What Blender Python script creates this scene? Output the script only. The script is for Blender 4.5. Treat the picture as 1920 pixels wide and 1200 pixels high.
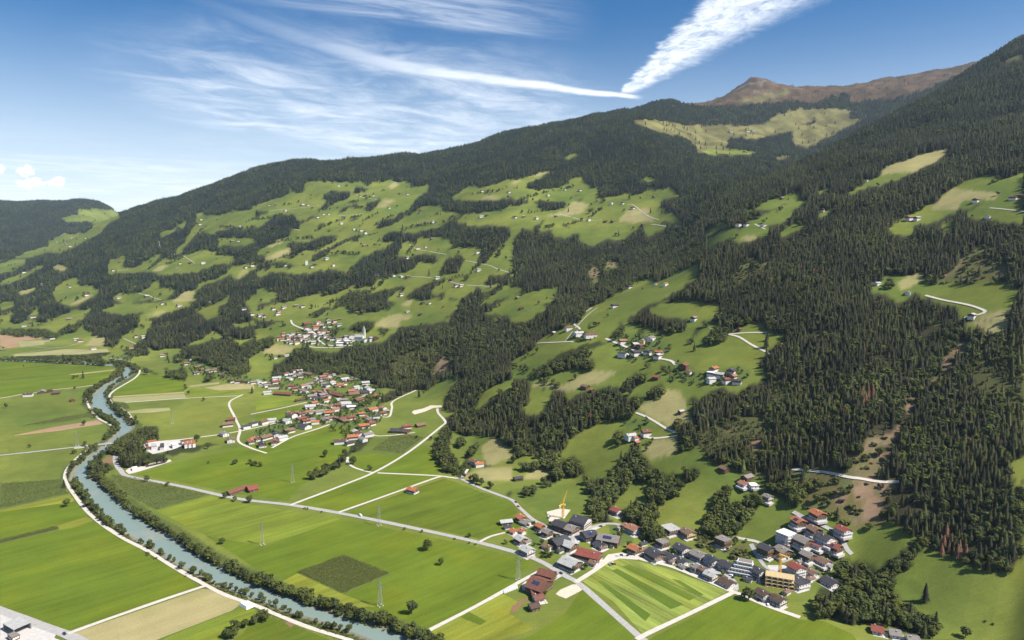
import bpy, bmesh, math, random
import numpy as np
from mathutils import Vector, Matrix
from mathutils.geometry import delaunay_2d_cdt

# ------------------------------------------------------------------ clear
for o in list(bpy.data.objects):
    bpy.data.objects.remove(o)
scene = bpy.context.scene
COL = scene.collection
RNG = np.random.default_rng(11)
random.seed(5)

# ------------------------------------------------------------------ camera (a drone 341 m above the valley floor)
CAM_H = 341.0
FPX = 1297.0                      # focal length in photo pixels (1920 wide)
PITCH = math.atan(150.0 / FPX)    # looking slightly down
cam_d = bpy.data.cameras.new('camera')
cam_d.sensor_width = 36.0
cam_d.sensor_fit = 'HORIZONTAL'
cam_d.lens = FPX / 1920.0 * 36.0
cam_d.clip_start = 1.0
cam_d.clip_end = 80000.0
cam = bpy.data.objects.new('camera', cam_d)
cam.location = (0, 0, CAM_H)
cam.rotation_euler = (math.pi / 2 - PITCH, 0, 0)
COL.objects.link(cam)
scene.camera = cam

# ------------------------------------------------------------------ sky, sun, exposure
SUN_AZ = Vector((0.93, -0.37, 0)).normalized()
SUN_EL = math.radians(49)
SKY_STRENGTH = 0.069
SUN_STRENGTH = 5.0
EXPOSURE = 0.71
HAZE_DENSITY = 2.0e-5

class NT:
    """small helper to write node expressions"""
    def __init__(self, tree):
        self.t = tree
    def n(self, typ, **kw):
        nd = self.t.nodes.new(typ)
        for k, v in kw.items():
            setattr(nd, k, v)
        return nd
    def set(self, sock, v):
        if hasattr(v, 'is_linked') or isinstance(v, bpy.types.NodeSocket):
            self.t.links.new(v, sock)
        else:
            sock.default_value = v
    def m(self, op, a, b=0.0, c=0.0, clamp=False):
        nd = self.n('ShaderNodeMath', operation=op, use_clamp=clamp)
        self.set(nd.inputs[0], a); self.set(nd.inputs[1], b); self.set(nd.inputs[2], c)
        return nd.outputs[0]
    def vm(self, op, a, b=(0, 0, 0)):
        nd = self.n('ShaderNodeVectorMath', operation=op)
        self.set(nd.inputs[0], a); self.set(nd.inputs[1], b)
        return nd.outputs[0]
    def sep(self, v):
        nd = self.n('ShaderNodeSeparateXYZ'); self.set(nd.inputs[0], v)
        return nd.outputs[0], nd.outputs[1], nd.outputs[2]
    def comb(self, x, y, z=0.0):
        nd = self.n('ShaderNodeCombineXYZ')
        self.set(nd.inputs[0], x); self.set(nd.inputs[1], y); self.set(nd.inputs[2], z)
        return nd.outputs[0]
    def noise(self, vec, scale=1.0, detail=4.0, rough=0.55, dist=0.0):
        nd = self.n('ShaderNodeTexNoise')
        self.set(nd.inputs['Vector'], vec)
        nd.inputs['Scale'].default_value = scale
        nd.inputs['Detail'].default_value = detail
        nd.inputs['Roughness'].default_value = rough
        nd.inputs['Distortion'].default_value = dist
        return nd.outputs[0]
    def ss(self, v, a, b, lo=0.0, hi=1.0):
        nd = self.n('ShaderNodeMapRange', interpolation_type='SMOOTHSTEP')
        self.set(nd.inputs[0], v); self.set(nd.inputs[1], a); self.set(nd.inputs[2], b)
        self.set(nd.inputs[3], lo); self.set(nd.inputs[4], hi)
        return nd.outputs[0]
    def lin(self, v, a, b, lo=0.0, hi=1.0):
        nd = self.n('ShaderNodeMapRange')
        self.set(nd.inputs[0], v); self.set(nd.inputs[1], a); self.set(nd.inputs[2], b)
        self.set(nd.inputs[3], lo); self.set(nd.inputs[4], hi)
        return nd.outputs[0]
    def mix(self, f, a, b, blend='MIX'):
        nd = self.n('ShaderNodeMix', data_type='RGBA', blend_type=blend)
        self.set(nd.inputs[0], f)
        for s, v in ((nd.inputs[6], a), (nd.inputs[7], b)):
            if isinstance(v, tuple) and len(v) == 3:
                v = (*v, 1.0)
            self.set(s, v)
        return nd.outputs[2]

world = bpy.data.worlds.new('World')
scene.world = world
world.use_nodes = True
world.cycles.sampling_method = 'MANUAL'
world.cycles.sample_map_resolution = 256
wt = world.node_tree
wt.nodes.clear()
W = NT(wt)
sky = W.n('ShaderNodeTexSky', sky_type='NISHITA')
sky.sun_disc = False
sky.sun_elevation = SUN_EL
sky.sun_rotation = math.atan2(SUN_AZ.x, SUN_AZ.y)
sky.altitude = 900
sky.air_density = 1.0
sky.dust_density = 2.6
sky.ozone_density = 3.0
d = W.n('ShaderNodeTexCoord').outputs['Generated']
dx, dy, dz = W.sep(d)
dzc = W.m('MAXIMUM', dz, 0.015)
PX, PY = W.m('DIVIDE', dx, dzc), W.m('DIVIDE', dy, dzc)     # position on a cloud layer one unit overhead
P = W.comb(PX, PY)
ax_ = W.m('DIVIDE', dx, W.m('MAXIMUM', dy, 0.02))            # azimuth tangent, elevation tangent
el_ = W.m('DIVIDE', dz, W.m('MAXIMUM', dy, 0.02))
above = W.ss(dz, 0.01, 0.05)
# broad contrail running towards the viewer
t_ = W.m('SUBTRACT', 4.86, PY)
wob = W.m('MULTIPLY', W.m('SUBTRACT', W.noise(P, 6.0, 6, 0.65, 0.6), 0.5), 0.34)
off = W.m('ADD', W.m('SUBTRACT', PX, W.m('ADD', 0.79, W.m('MULTIPLY', t_, 0.125))), W.m('MULTIPLY', wob, W.m('ADD', 0.35, W.m('MULTIPLY', t_, 0.3))))
hw = W.m('ADD', 0.055, W.m('MULTIPLY', t_, 0.082))
q = W.m('DIVIDE', off, hw)
band = W.m('MULTIPLY', W.ss(q, -1.25, -0.7), W.ss(q, 1.7, 0.1))
puff = W.noise(W.comb(W.m('MULTIPLY', PX, 11.0), W.m('MULTIPLY', PY, 6.5)), 1.0, 8, 0.68, 0.8)
trailA = W.m('MULTIPLY', W.m('MULTIPLY', band, W.ss(t_, -0.1, 0.08)), W.ss(puff, 0.22, 0.62, 0.15, 1.0))
trailA = W.m('MULTIPLY', trailA, W.ss(PY, -3.0, 0.5))
# long thin contrail
xl = W.m('MINIMUM', W.m('ADD', PX, 0.4), 0.0)
yc = W.m('SUBTRACT', W.m('ADD', 4.56, W.m('MULTIPLY', PX, 0.55)), W.m('MULTIPLY', W.m('MULTIPLY', xl, xl), 0.9))
offB = W.m('ADD', W.m('SUBTRACT', PY, yc), W.m('MULTIPLY', W.m('SUBTRACT', W.noise(P, 3.0, 5, 0.6), 0.5), 0.22))
fib_b = W.noise(W.comb(W.m('MULTIPLY', PX, 2.0), W.m('MULTIPLY', PY, 4.0), 2.0), 1.6, 7, .65, .4)
hwB = W.lin(PX, 0.9, -0.9, 0.07, 0.30)
bandB = W.ss(W.m('ABSOLUTE', W.m('DIVIDE', offB, hwB)), 1.2, 0.15)
trailB = W.m('MULTIPLY', W.m('MULTIPLY', bandB, W.ss(PX, -1.5, -0.3)), W.ss(PX, 0.95, 0.80))
trailB = W.m('MULTIPLY', trailB, W.m('MULTIPLY', W.lin(PX, 0.6, -0.9, 1.0, 0.80), W.ss(fib_b, 0.20, 0.55, 0.60, 1.0)))
# upper wing of cirrus
offC = W.m('SUBTRACT', PY, W.m('ADD', 3.42, W.m('MULTIPLY', PX, 0.42)))
fib = W.noise(W.comb(W.m('ADD', W.m('MULTIPLY', PX, 1.2), W.m('MULTIPLY', PY, 0.8)), W.m('SUBTRACT', W.m('MULTIPLY', PY, 5.5), W.m('MULTIPLY', PX, 2.6))), 1.3, 7, 0.62, 0.5)
wing = W.m('MULTIPLY', W.m('MULTIPLY', W.ss(offC, -0.85, -0.15), W.ss(offC, 0.22, 0.0)), W.m('MULTIPLY', W.ss(PX, -1.5, -0.5), W.ss(PX, 0.46, -0.25)))
wing = W.m('MULTIPLY', wing, W.ss(fib, 0.30, 0.70, 0.06, 0.50))
# field of cirrus streaks
wv = W.m('MULTIPLY', W.m('SUBTRACT', W.noise(P, 0.9, 3, .5), 0.5), 1.6)
fib2 = W.noise(W.comb(W.m('ADD', W.m('MULTIPLY', PX, 1.15), W.m('MULTIPLY', PY, 0.10)), W.m('ADD', wv, W.m('SUBTRACT', W.m('MULTIPLY', PY, 1.25), W.m('MULTIPLY', PX, 0.62)))), 1.25, 10, 0.68, 0.35)
patch = W.noise(W.comb(W.m('MULTIPLY', PX, 0.45), W.m('MULTIPLY', PY, 0.42), 4.2), 1.0, 3, 0.5)
ex = W.m('DIVIDE', W.m('ADD', PX, 1.05), 1.75)
ey = W.m('DIVIDE', W.m('SUBTRACT', PY, 5.9), 2.6)
ell = W.ss(W.m('ADD', W.m('MULTIPLY', ex, ex), W.m('MULTIPLY', ey, ey)), 1.35, 0.35)
far_ = W.m('MULTIPLY', W.ss(PY, 5.0, 11.0), W.ss(patch, 0.30, 0.62))
cirrus = W.m('MULTIPLY', W.m('MAXIMUM', ell, W.m('MULTIPLY', far_, 0.75)), W.ss(fib2, 0.34, 0.82, 0.03, 0.76))
# small heaped clouds low over the far valley
puf = W.noise(W.comb(W.m('MULTIPLY', ax_, 1.0), W.m('MULTIPLY', el_, 1.3), 1.7), 110.0, 6, 0.6)
cum = None
for (cu, ce, ru, re) in ((-0.685, 0.0805, .021, .0075), (-0.690, 0.098, .013, .0085), (-0.648, 0.0815, .012, .0085), (-0.727, 0.100, .007, .007)):
    e1 = W.m('DIVIDE', W.m('SUBTRACT', ax_, cu), ru)
    e2 = W.m('DIVIDE', W.m('SUBTRACT', el_, ce), re)
    g = W.m('SUBTRACT', W.m('ADD', W.m('MULTIPLY', e1, e1), W.m('MULTIPLY', e2, e2)), W.m('MULTIPLY', W.m('SUBTRACT', puf, 0.5), 5.0))
    g = W.ss(g, 1.25, 0.2)
    cum = g if cum is None else W.m('MAXIMUM', cum, g)
cloud = W.m('MAXIMUM', W.m('MAXIMUM', trailA, trailB), W.m('MAXIMUM', W.m('ADD', wing, cirrus, clamp=True), cum))
cloud = W.m('MULTIPLY', cloud, above, clamp=True)
hs = W.n('ShaderNodeHueSaturation'); hs.inputs['Saturation'].default_value = 1.52; hs.inputs['Hue'].default_value = 0.503
wt.links.new(sky.outputs[0], hs.inputs['Color'])
ccol = W.mix(W.ss(dz, 0.0, 0.30), (15.5, 15.6, 15.7), (11.2, 11.7, 12.4))
veil = W.m('MULTIPLY', W.m('POWER', W.ss(dz, 0.34, -0.02), 1.5), 0.74)
clear = W.mix(veil, hs.outputs[0], (11.6, 12.5, 13.2))
skycol = W.mix(W.m('MULTIPLY', cloud, 0.86), clear, ccol)
bg = W.n('ShaderNodeBackground'); bg.inputs['Strength'].default_value = SKY_STRENGTH
wt.links.new(skycol, bg.inputs['Color'])
wo = W.n('ShaderNodeOutputWorld')
wt.links.new(bg.outputs[0], wo.inputs['Surface'])

sun_d = bpy.data.lights.new('sun', 'SUN')
sun_d.energy = SUN_STRENGTH
sun_d.angle = math.radians(0.53)
sun_d.color = (1.0, 0.955, 0.87)
sun = bpy.data.objects.new('sun', sun_d)
sv = Vector((SUN_AZ.x * math.cos(SUN_EL), SUN_AZ.y * math.cos(SUN_EL), math.sin(SUN_EL)))
sun.rotation_euler = sv.to_track_quat('Z', 'Y').to_euler()
sun.location = (300, -200, 900)
COL.objects.link(sun)

vs = scene.view_settings
vs.view_transform = 'Standard'
vs.look = 'None'
vs.exposure = EXPOSURE
vs.gamma = 1.0
vs.use_curve_mapping = False
scene.render.engine = 'CYCLES'
scene.cycles.use_denoising = True
scene.cycles.max_bounces = 5
scene.cycles.diffuse_bounces = 2
scene.cycles.glossy_bounces = 2
scene.cycles.transmission_bounces = 2
scene.cycles.transparent_max_bounces = 4
scene.cycles.volume_bounces = 0
scene.cycles.sample_clamp_indirect = 4.0

# ------------------------------------------------------------------ pixel <-> place
CT, ST = math.cos(PITCH), math.sin(PITCH)
def ray(px, py):
    """pixel of the photograph -> (x/y, z/y) slopes of its line of sight"""
    u = (np.asarray(px, float) - 960.0) / FPX
    v = (600.0 - np.asarray(py, float)) / FPX
    y = CT + v * ST
    return u / y, (v * CT - ST) / y
def project(x, y, z):
    zz = z - CAM_H
    f = y * CT - zz * ST
    v = (y * ST + zz * CT) / np.maximum(f, 1e-3)
    u = x / np.maximum(f, 1e-3)
    return 960 + u * FPX, 600 - v * FPX

TILE = {'A': (0, 300, 4), 'B': (480, 300, 4), 'C': (960, 300, 4), 'D': (1440, 300, 4), 'E': (0, 600, 4), 'F': (480, 600, 4),
        'G': (960, 600, 4), 'H': (1440, 600, 4), 'I': (0, 900, 4), 'J': (480, 900, 4), 'K': (900, 900, 4), 'L': (1120, 900, 4),
        'M': (1340, 900, 4), 'N': (1560, 840, 10 / 3), 'O': (960, 0, 2), 'Q': (0, 0, 2), 'X': (0, 0, 1),
        'V': (480, 680, 8), 'U': (500, 590, 8), 'Y': (1020, 950, 12), 'Z': (1400, 960, 9.6), 'W': (0, 330, 2), 'S': (240, 800, 12), 'R': (0, 1130, 14.77)}
def px(tile, pts):
    ox, oy, s = TILE[tile]
    return [(ox + p[0] / s, oy + p[1] / s) for p in pts]

# ------------------------------------------------------------------ terrain
def vnoise(x, y, seed=0):
    xi, yi = np.floor(x).astype(np.int64), np.floor(y).astype(np.int64)
    fx, fy = x - xi, y - yi
    fx, fy = fx * fx * fx * (fx * (fx * 6 - 15) + 10), fy * fy * fy * (fy * (fy * 6 - 15) + 10)
    def h(a, b):
        n = (a * 374761393 + b * 668265263 + seed * 974634233) & 0xFFFFFFFF
        n = ((n ^ (n >> 13)) * 1274126177) & 0xFFFFFFFF
        n = ((n ^ (n >> 16)) * 2246822519) & 0xFFFFFFFF
        return ((n ^ (n >> 15)) & 0xFFFF) / 65535.0
    return (h(xi, yi) * (1 - fx) + h(xi + 1, yi) * fx) * (1 - fy) + (h(xi, yi + 1) * (1 - fx) + h(xi + 1, yi + 1) * fx) * fy
def fbm(x, y, seed=0, octv=4):
    s, a, tot = 0, 1.0, 0
    for i in range(octv):
        s = s + a * (vnoise(x * 2 ** i + 17.3 * i, y * 2 ** i - 9.1 * i, seed + i) - 0.5)
        tot += a; a *= 0.5
    return s / tot * 2
def sstep(v, a, b):
    t = np.clip((v - a) / (b - a), 0, 1)
    return t * t * (3 - 2 * t)

# measured points of the slopes: pixel column, pixel row, distance
CTRL = [
 # near slope on the right
 (1900,1150,576),(1900,1000,648),(1900,800,778),(1900,600,975),(1900,450,1215),(1900,300,1640),(1900,200,2200),(1915,82,3400),(1840,128,3250),
 (1700,1150,606),(1700,1000,690),(1700,800,840),(1700,600,1080),(1700,450,1390),(1700,300,1930),(1700,250,2350),(1700,208,2950),
 (1780,170,3120),(1600,1050,690),(1600,900,775),(1600,700,960),(1600,500,1310),(1600,350,1800),(1600,262,2700),
 (1500,1000,730),(1500,800,905),(1500,600,1180),(1500,450,1530),(1500,370,1880),(1500,308,2420),(1440,345,2180),
 (1350,1000,765),(1350,900,853),(1350,800,960),(1350,600,1280),(1350,500,1530),(1350,435,1800),(1400,385,1950),
 (1200,900,905),(1200,800,1020),(1200,700,1180),(1200,600,1395),(1220,540,1590),
 (1050,900,965),(1050,800,1096),(1050,700,1276),(1060,620,1480),(950,800,1150),(950,715,1340),
 # gully floor
 (960,690,1420),(1090,590,1570),(1190,540,1700),(1290,490,1790),(1345,438,1880),
 # far mountain beyond the gully
 (860,718,1460),(800,650,1790),(950,640,1620),(950,560,1960),(950,480,2370),(950,400,2900),(950,330,3600),(950,290,4200),(950,251,5000),
 (800,700,1660),(800,600,2000),(800,520,2400),(800,440,3000),(800,360,3700),(800,320,4350),(800,292,5000),
 (640,620,2060),(640,560,2360),(640,512,2660),(640,430,3270),(640,345,4100),(640,308,5300),
 (480,620,2160),(480,560,2520),(480,480,3120),(480,400,3900),(480,340,5000),(480,322,5700),
 (330,620,2260),(330,560,2720),(330,480,3500),(330,420,4500),(330,373,6100),(560,309,5400),(740,297,5200),(410,347,5850),
 (200,600,2560),(200,540,3120),(200,470,4000),(200,430,4900),(250,404,6600),(215,412,5800),
 (100,590,2820),(100,540,3350),(100,500,3950),(0,560,3300),(0,520,4100),
 (60,472,5400),(0,492,4900),(150,432,6400),(170,407,7200),(100,378,8500),(0,384,8500),(190,388,8200),(205,395,8300),
 (-300,560,3300),(-300,490,5000),(-300,392,8500),
 (1100,540,1920),(1150,500,2080),(1250,470,2180),(1100,450,2460),(1100,400,2760),(1100,340,3260),(1100,280,3900),(1100,222,4700),
 (1220,430,2450),(1220,380,2750),(1220,320,3150),(1220,255,3800),(1030,238,4850),
 (1210,226,4250),(1300,262,4500),(1350,290,4050),(1450,262,4700),(1550,222,5150),(1600,215,5200),(1240,197,5400),(1330,193,5700),(1180,210,5000),
 (1405,178,6100),(1440,172,6150),(1540,162,6200),(1640,152,6250),(1740,128,6350),(1840,117,6500),(1920,105,6600),
 (1320,400,2230),(1320,350,2720),(1320,300,3400),(1400,340,2750),(1400,308,3350),(1450,300,3600),
]
HIDDEN = [  # slope of sight line, distance, height: ground out of sight
 (0.42,2900,600),(0.52,3400,760),(0.6,4200,1000),(0.35,3100,560),(0.75,4300,1250),(0.95,3500,1500),
 (-0.5,9800,420),(-0.3,8500,420),(-0.1,7200,700),(0.1,7000,900),(0.3,8000,1200),(0.5,8500,1300),(0.75,8500,1300),
 (-0.56,7600,420),(-0.75,11000,500),(-1.0,9000,400),(-1.0,5000,150),(0.95,1000,290),(0.95,760,160),(0.93,600,85),(0.95,2000,780),(0.9,480,42),(0.9,380,18),(0.9,5000,1300),
 (-0.5,13000,350),(0.0,13000,500),(0.6,13000,700),
]
FOOT_PX = [(1660,1260),(1590,1185),(1500,1135),(1400,1092),(1300,1062),(1180,1035),(1060,985),(990,950),(940,925),(880,893),(845,850),
           (835,815),(800,785),(740,758),(690,728),(640,705),(560,695),(480,700),(430,708),(345,690),(300,672),(240,660),(180,648),(100,636),(0,618),(-200,600)]
def floor_pt(p):
    a, t = ray(p[0], p[1])
    y = -CAM_H / t
    return float(a * y), float(y)
FOOT = [floor_pt(p) for p in FOOT_PX]
FLOOR_POLY = [(900, -400)] + FOOT + [(-9000, 3300), (-9000, -400)]
def seg_dist(x, y, pts):
    best = np.full(x.shape, 1e9)
    for (x0, y0), (x1, y1) in zip(pts[:-1], pts[1:]):
        ddx, ddy = x1 - x0, y1 - y0
        t = np.clip(((x - x0) * ddx + (y - y0) * ddy) / (ddx * ddx + ddy * ddy + 1e-9), 0, 1)
        best = np.minimum(best, np.hypot(x - x0 - t * ddx, y - y0 - t * ddy))
    return best
def inside(x, y, poly):
    c = np.zeros(x.shape, bool)
    n = len(poly)
    for i in range(n):
        (x0, y0), (x1, y1) = poly[i], poly[(i + 1) % n]
        if y0 == y1:
            continue
        c ^= ((y0 > y) != (y1 > y)) & (x < (x1 - x0) * (y - y0) / (y1 - y0) + x0)
    return c
KA, KL = 2.2, 1.0
ca, cl, cv = [], [], []
for (px_, py_, D) in CTRL:
    a, t = ray(px_, py_)
    ca.append(a); cl.append(math.log(D)); cv.append(t)
for (a, D, z) in HIDDEN:
    ca.append(a); cl.append(math.log(D)); cv.append((z - CAM_H) / D)
for (fx, fy) in FOOT:
    ca.append(fx / fy); cl.append(math.log(fy)); cv.append(-CAM_H / fy)
ca, cl, cv = np.array(ca) * KA, np.array(cl) * KL, np.array(cv)
def tps_k(r2):
    return 0.5 * r2 * np.log(r2 + 1e-12)
nC = len(ca)
Kmat = np.zeros((nC + 3, nC + 3))
Kmat[:nC, :nC] = tps_k((ca[:, None] - ca[None]) ** 2 + (cl[:, None] - cl[None]) ** 2) + np.eye(nC) * 2e-4
Kmat[:nC, nC] = 1; Kmat[:nC, nC + 1] = ca; Kmat[:nC, nC + 2] = cl
Kmat[nC:, :nC] = Kmat[:nC, nC:].T
coef = np.linalg.solve(Kmat, np.concatenate([cv, np.zeros(3)]))
def tps(a, l):
    out = coef[nC] + coef[nC + 1] * a + coef[nC + 2] * l
    for i in range(nC):
        out = out + coef[i] * tps_k((a - ca[i]) ** 2 + (l - cl[i]) ** 2)
    return out

RIVER_R = px('J', [(1500,1290),(1210,1190),(1000,1120),(700,1030),(420,940),(240,870),(0,780)]) + px('I', [(1700,670),(1500,560),(1300,420),(1100,310),(950,200),(820,90),(740,10)]) + \
          px('E', [(690,1190),(665,1090),(720,1020),(800,970),(870,890),(990,810),(960,770),(900,720),(850,670),(805,600),(810,540),(870,480),(960,430),(1005,390),(960,352),(890,335),(700,316),(400,306),(0,291),(-500,275)])
RIVER_L = px('J', [(1250,1310),(900,1200),(800,1160),(500,1050),(200,960),(0,880)]) + px('I', [(1750,820),(1550,730),(1300,600),(1100,480),(960,390),(820,290),(700,190),(640,100),(560,0)]) + \
          px('E', [(545,1190),(570,1110),(650,1040),(740,970),(820,910),(880,850),(880,790),(830,730),(740,680),(695,650),(690,590),(720,540),(800,480),(880,430),(920,390),(925,362),(870,344),(800,338),(600,326),(400,316),(0,300),(-500,284)])
def smooth_line(pts, n=4):
    p = [np.array(q, float) for q in pts]
    p = [2 * p[0] - p[1]] + p + [2 * p[-1] - p[-2]]
    out = []
    for i in range(1, len(p) - 2):
        for k in range(n):
            t = k / n
            out.append(tuple(0.5 * ((2 * p[i]) + (-p[i - 1] + p[i + 1]) * t + (2 * p[i - 1] - 5 * p[i] + 4 * p[i + 1] - p[i + 2]) * t * t + (-p[i - 1] + 3 * p[i] - 3 * p[i + 1] + p[i + 2]) * t ** 3)))
    out.append(tuple(p[-2]))
    return out
RR = smooth_line([floor_pt(p) for p in RIVER_R], 3)
RL = smooth_line([floor_pt(p) for p in RIVER_L], 3)
RIVER_POLY = RR + RL[::-1]

YOFF = 150.0
rows = np.concatenate([np.linspace(-120, 380, 30)[:-1], np.exp(np.linspace(math.log(380 + YOFF), math.log(14000 + YOFF), 590)) - YOFF])
cols = np.linspace(-1.06, 1.06, 860)
def height_raw(x, y):
    yy = np.maximum(y, 350.0)
    a, l = np.clip(x / yy, -1.3, 0.92), np.log(yy)
    z = CAM_H + tps(a * KA, l * KL) * yy
    dist = seg_dist(x, y, FOOT)
    ins = inside(x, y, FLOOR_POLY)
    sd = np.where(ins, -dist, dist)
    w = sstep(sd, 0.0, 130.0)
    z = np.maximum(z, 0.012 * np.maximum(sd, 0))
    # rolling relief: spurs and hollows run down towards the valley
    s_ = 0.78 * x + 0.62 * y
    r_ = -0.62 * x + 0.78 * y
    amp = np.interp(yy, [500, 1200, 2500, 5000, 9000], [5, 9, 20, 42, 60])
    sc = np.interp(yy, [500, 1200, 2500, 5000, 9000], [130, 190, 300, 520, 700])
    n1 = vnoise(r_ / 260 + 3.1, s_ / 620 + 1.7, 3) * 2 - 1
    n2 = fbm(r_ / 170, s_ / 260, 9, 3)
    n3 = fbm(x / 600, y / 600, 21, 4)
    z = z + w * (amp * 0.45 * n1 + amp * 0.5 * n2 + np.interp(yy, [500, 2500, 6000, 9000], [3, 14, 30, 40]) * n3)
    hi_ = sstep(yy, 5200, 6000) * sstep(x / yy, .18, .26)
    z = z + hi_ * (16 * fbm(x / 150, y / 220, 33, 4) + 7 * fbm(x / 45, y / 60, 35, 3))
    z = np.maximum(z * w, 0.0)
    return z, sd
XX = cols[None, :] * (rows[:, None] + YOFF)
YY = np.repeat(rows[:, None], len(cols), 1)
# the spline is smooth: evaluate coarsely, then interpolate
ZZ, SD = height_raw(XX, YY)
# stony summit pyramid and its shoulder
sx, sy = [float(v) for v in (lambda a, D: (a * D, D))(ray(1405, 150)[0], 6100.0)]
rs = np.hypot((XX - sx) / 1.25, (YY - sy) / 1.6)
rs = rs * (1 + .22 * fbm(XX / 90, YY / 90, 63, 3))
ZZ += (np.clip(1 - rs / 300, 0, 1) ** 1.1) * 104 + np.clip(1 - np.hypot(XX - sx, (YY - sy) / 1.5) / 110, 0, 1) * 24
# river bed
rin = inside(XX, YY, RIVER_POLY)
near = (np.abs(SD) < 1e9) & (YY < 3500) & (YY > 300) & (XX < 200)
rd = np.full(XX.shape, 1e6)
rd[near] = np.minimum(seg_dist(XX[near], YY[near], RR), seg_dist(XX[near], YY[near], RL))
rsd = np.where(rin, -rd, rd)
ZZ = ZZ - sstep(-rsd, -5.0, 7.0) * 3.2
DFOOT = SD

def Hq(x, y):
    x, y = np.asarray(x, float), np.asarray(y, float)
    i = np.clip(np.searchsorted(rows, y) - 1, 0, len(rows) - 2)
    fy = np.clip((y - rows[i]) / (rows[i + 1] - rows[i]), 0, 1)
    def at(ii):
        c = (x / (rows[ii] + YOFF) - cols[0]) / (cols[1] - cols[0])
        j = np.clip(np.floor(c).astype(int), 0, len(cols) - 2)
        f = np.clip(c - j, 0, 1)
        return ZZ[ii, j] * (1 - f) + ZZ[ii, j + 1] * f
    return at(i) * (1 - fy) + at(i + 1) * fy
YS = np.exp(np.linspace(math.log(320), math.log(9500), 900))
def hit(p, h=0.0):
    """where the line of sight of a photo pixel meets the ground (raised by h)"""
    a, t = ray(p[0], p[1])
    z = CAM_H + t * YS
    g = Hq(a * YS, YS) + h
    k = np.nonzero(g >= z)[0]
    if len(k) == 0:
        return None
    k = int(k[0])
    if k == 0:
        y = YS[0]
    else:
        d0, d1 = z[k - 1] - g[k - 1], z[k] - g[k]
        y = YS[k - 1] + (YS[k] - YS[k - 1]) * d0 / (d0 - d1 + 1e-9)
    return Vector((float(a * y), float(y), float(Hq(a * y, y))))
# how far one sees along each direction
UA = np.linspace(-0.95, 0.95, 760)
YV = np.exp(np.linspace(math.log(330), math.log(12000), 620))
TV = (Hq(UA[None, :] * YV[:, None], np.repeat(YV[:, None], len(UA), 1)) - CAM_H) / YV[:, None]
CM = np.maximum.accumulate(TV, 0)
def seen(x, y, z):
    j = np.clip(((x / y) - UA[0]) / (UA[1] - UA[0]), 0, len(UA) - 1).astype(int)
    i = np.clip(np.searchsorted(YV, y) - 2, 0, len(YV) - 1)
    return (z - CAM_H) / y >= CM[i, j] - 0.0015
# ------------------------------------------------------------------ land cover, traced on the photograph
RS = 2                                     # raster: one cell per 2 photo pixels
GW, GH = 1920 // RS, 1200 // RS
MEADOW, SPRUCE, LEAFY, SHRUB, DIRT, HEATH, STRAW, GOLD, GARDEN, YOUNG, MIXED = range(11)
CLS = np.zeros((GH, GW), np.uint8)
def paint(tile, cls, *polys):
    for poly in polys:
        q = [(a / RS, b / RS) for a, b in px(tile, poly)]
        x0, x1 = max(0, int(min(p[0] for p in q))), min(GW, int(max(p[0] for p in q)) + 2)
        y0, y1 = max(0, int(min(p[1] for p in q))), min(GH, int(max(p[1] for p in q)) + 2)
        if x1 <= x0 or y1 <= y0:
            continue
        gx, gy = np.meshgrid(np.arange(x0, x1) + 0.5, np.arange(y0, y1) + 0.5)
        # ragged, natural outlines
        jx = (vnoise(gx / 5.0, gy / 5.0, 31) - 0.5) * 3.2
        jy = (vnoise(gx / 5.0, gy / 5.0, 47) - 0.5) * 2.4
        if cls in (STRAW,):
            jx, jy = jx * 0.2, jy * 0.2
        m = inside(gx + jx, gy + jy, q)
        CLS[y0:y1, x0:x1][m] = cls
# broad base of forest
paint('X', SPRUCE, [(-20,-20),(1940,-20),(1940,306),(-20,306)], [(-20,296),(483,296),(483,604),(-20,604)], [(961,296),(1940,296),(1940,606),(961,606)], [(1434,596),(1940,596),(1940,904),(1434,904)])
# -- high ground
paint('O', HEATH, [(620,388),(640,370),(720,368),(800,320),(880,280),(960,250),(1180,200),(1400,200),(1650,180),(1790,190),(1772,224),(1700,272),(1560,332),(1440,372),(1330,378),(1250,392),(1120,384),(1050,380),(900,392),(780,396),(700,400)])
paint('O', GOLD, [(450,450),(520,445),(650,465),(870,470),(930,465),(1000,430),(1050,410),(1230,405),(1330,430),(1210,500),(1110,555),(1060,540),(900,575),(700,565),(690,540),(640,510),(560,500)], [(820,382),(960,350),(1040,336),(1050,350),(930,380)], [(985,590),(1050,580),(1020,600)], [(1810,235),(1920,195),(1920,222)])
paint('O', SPRUCE, [(800,555),(820,515),(870,515),(900,520),(1050,490),(1050,520),(1080,560),(1000,590),(880,560)], [(1080,470),(1140,440),(1140,460)], [(1250,440),(1270,415),(1330,425),(1310,440)], [(1140,385),(1250,350),(1280,380),(1230,405),(1100,405)])
paint('O', MEADOW, [(190,590),(240,575),(260,580),(215,600)], [(700,570),(760,560),(900,565),(890,578),(740,580)])
paint('O', STRAW, [(1390,650),(1440,620),(1490,590),(1560,565),(1650,550),(1610,590),(1500,640),(1410,655)])
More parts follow.
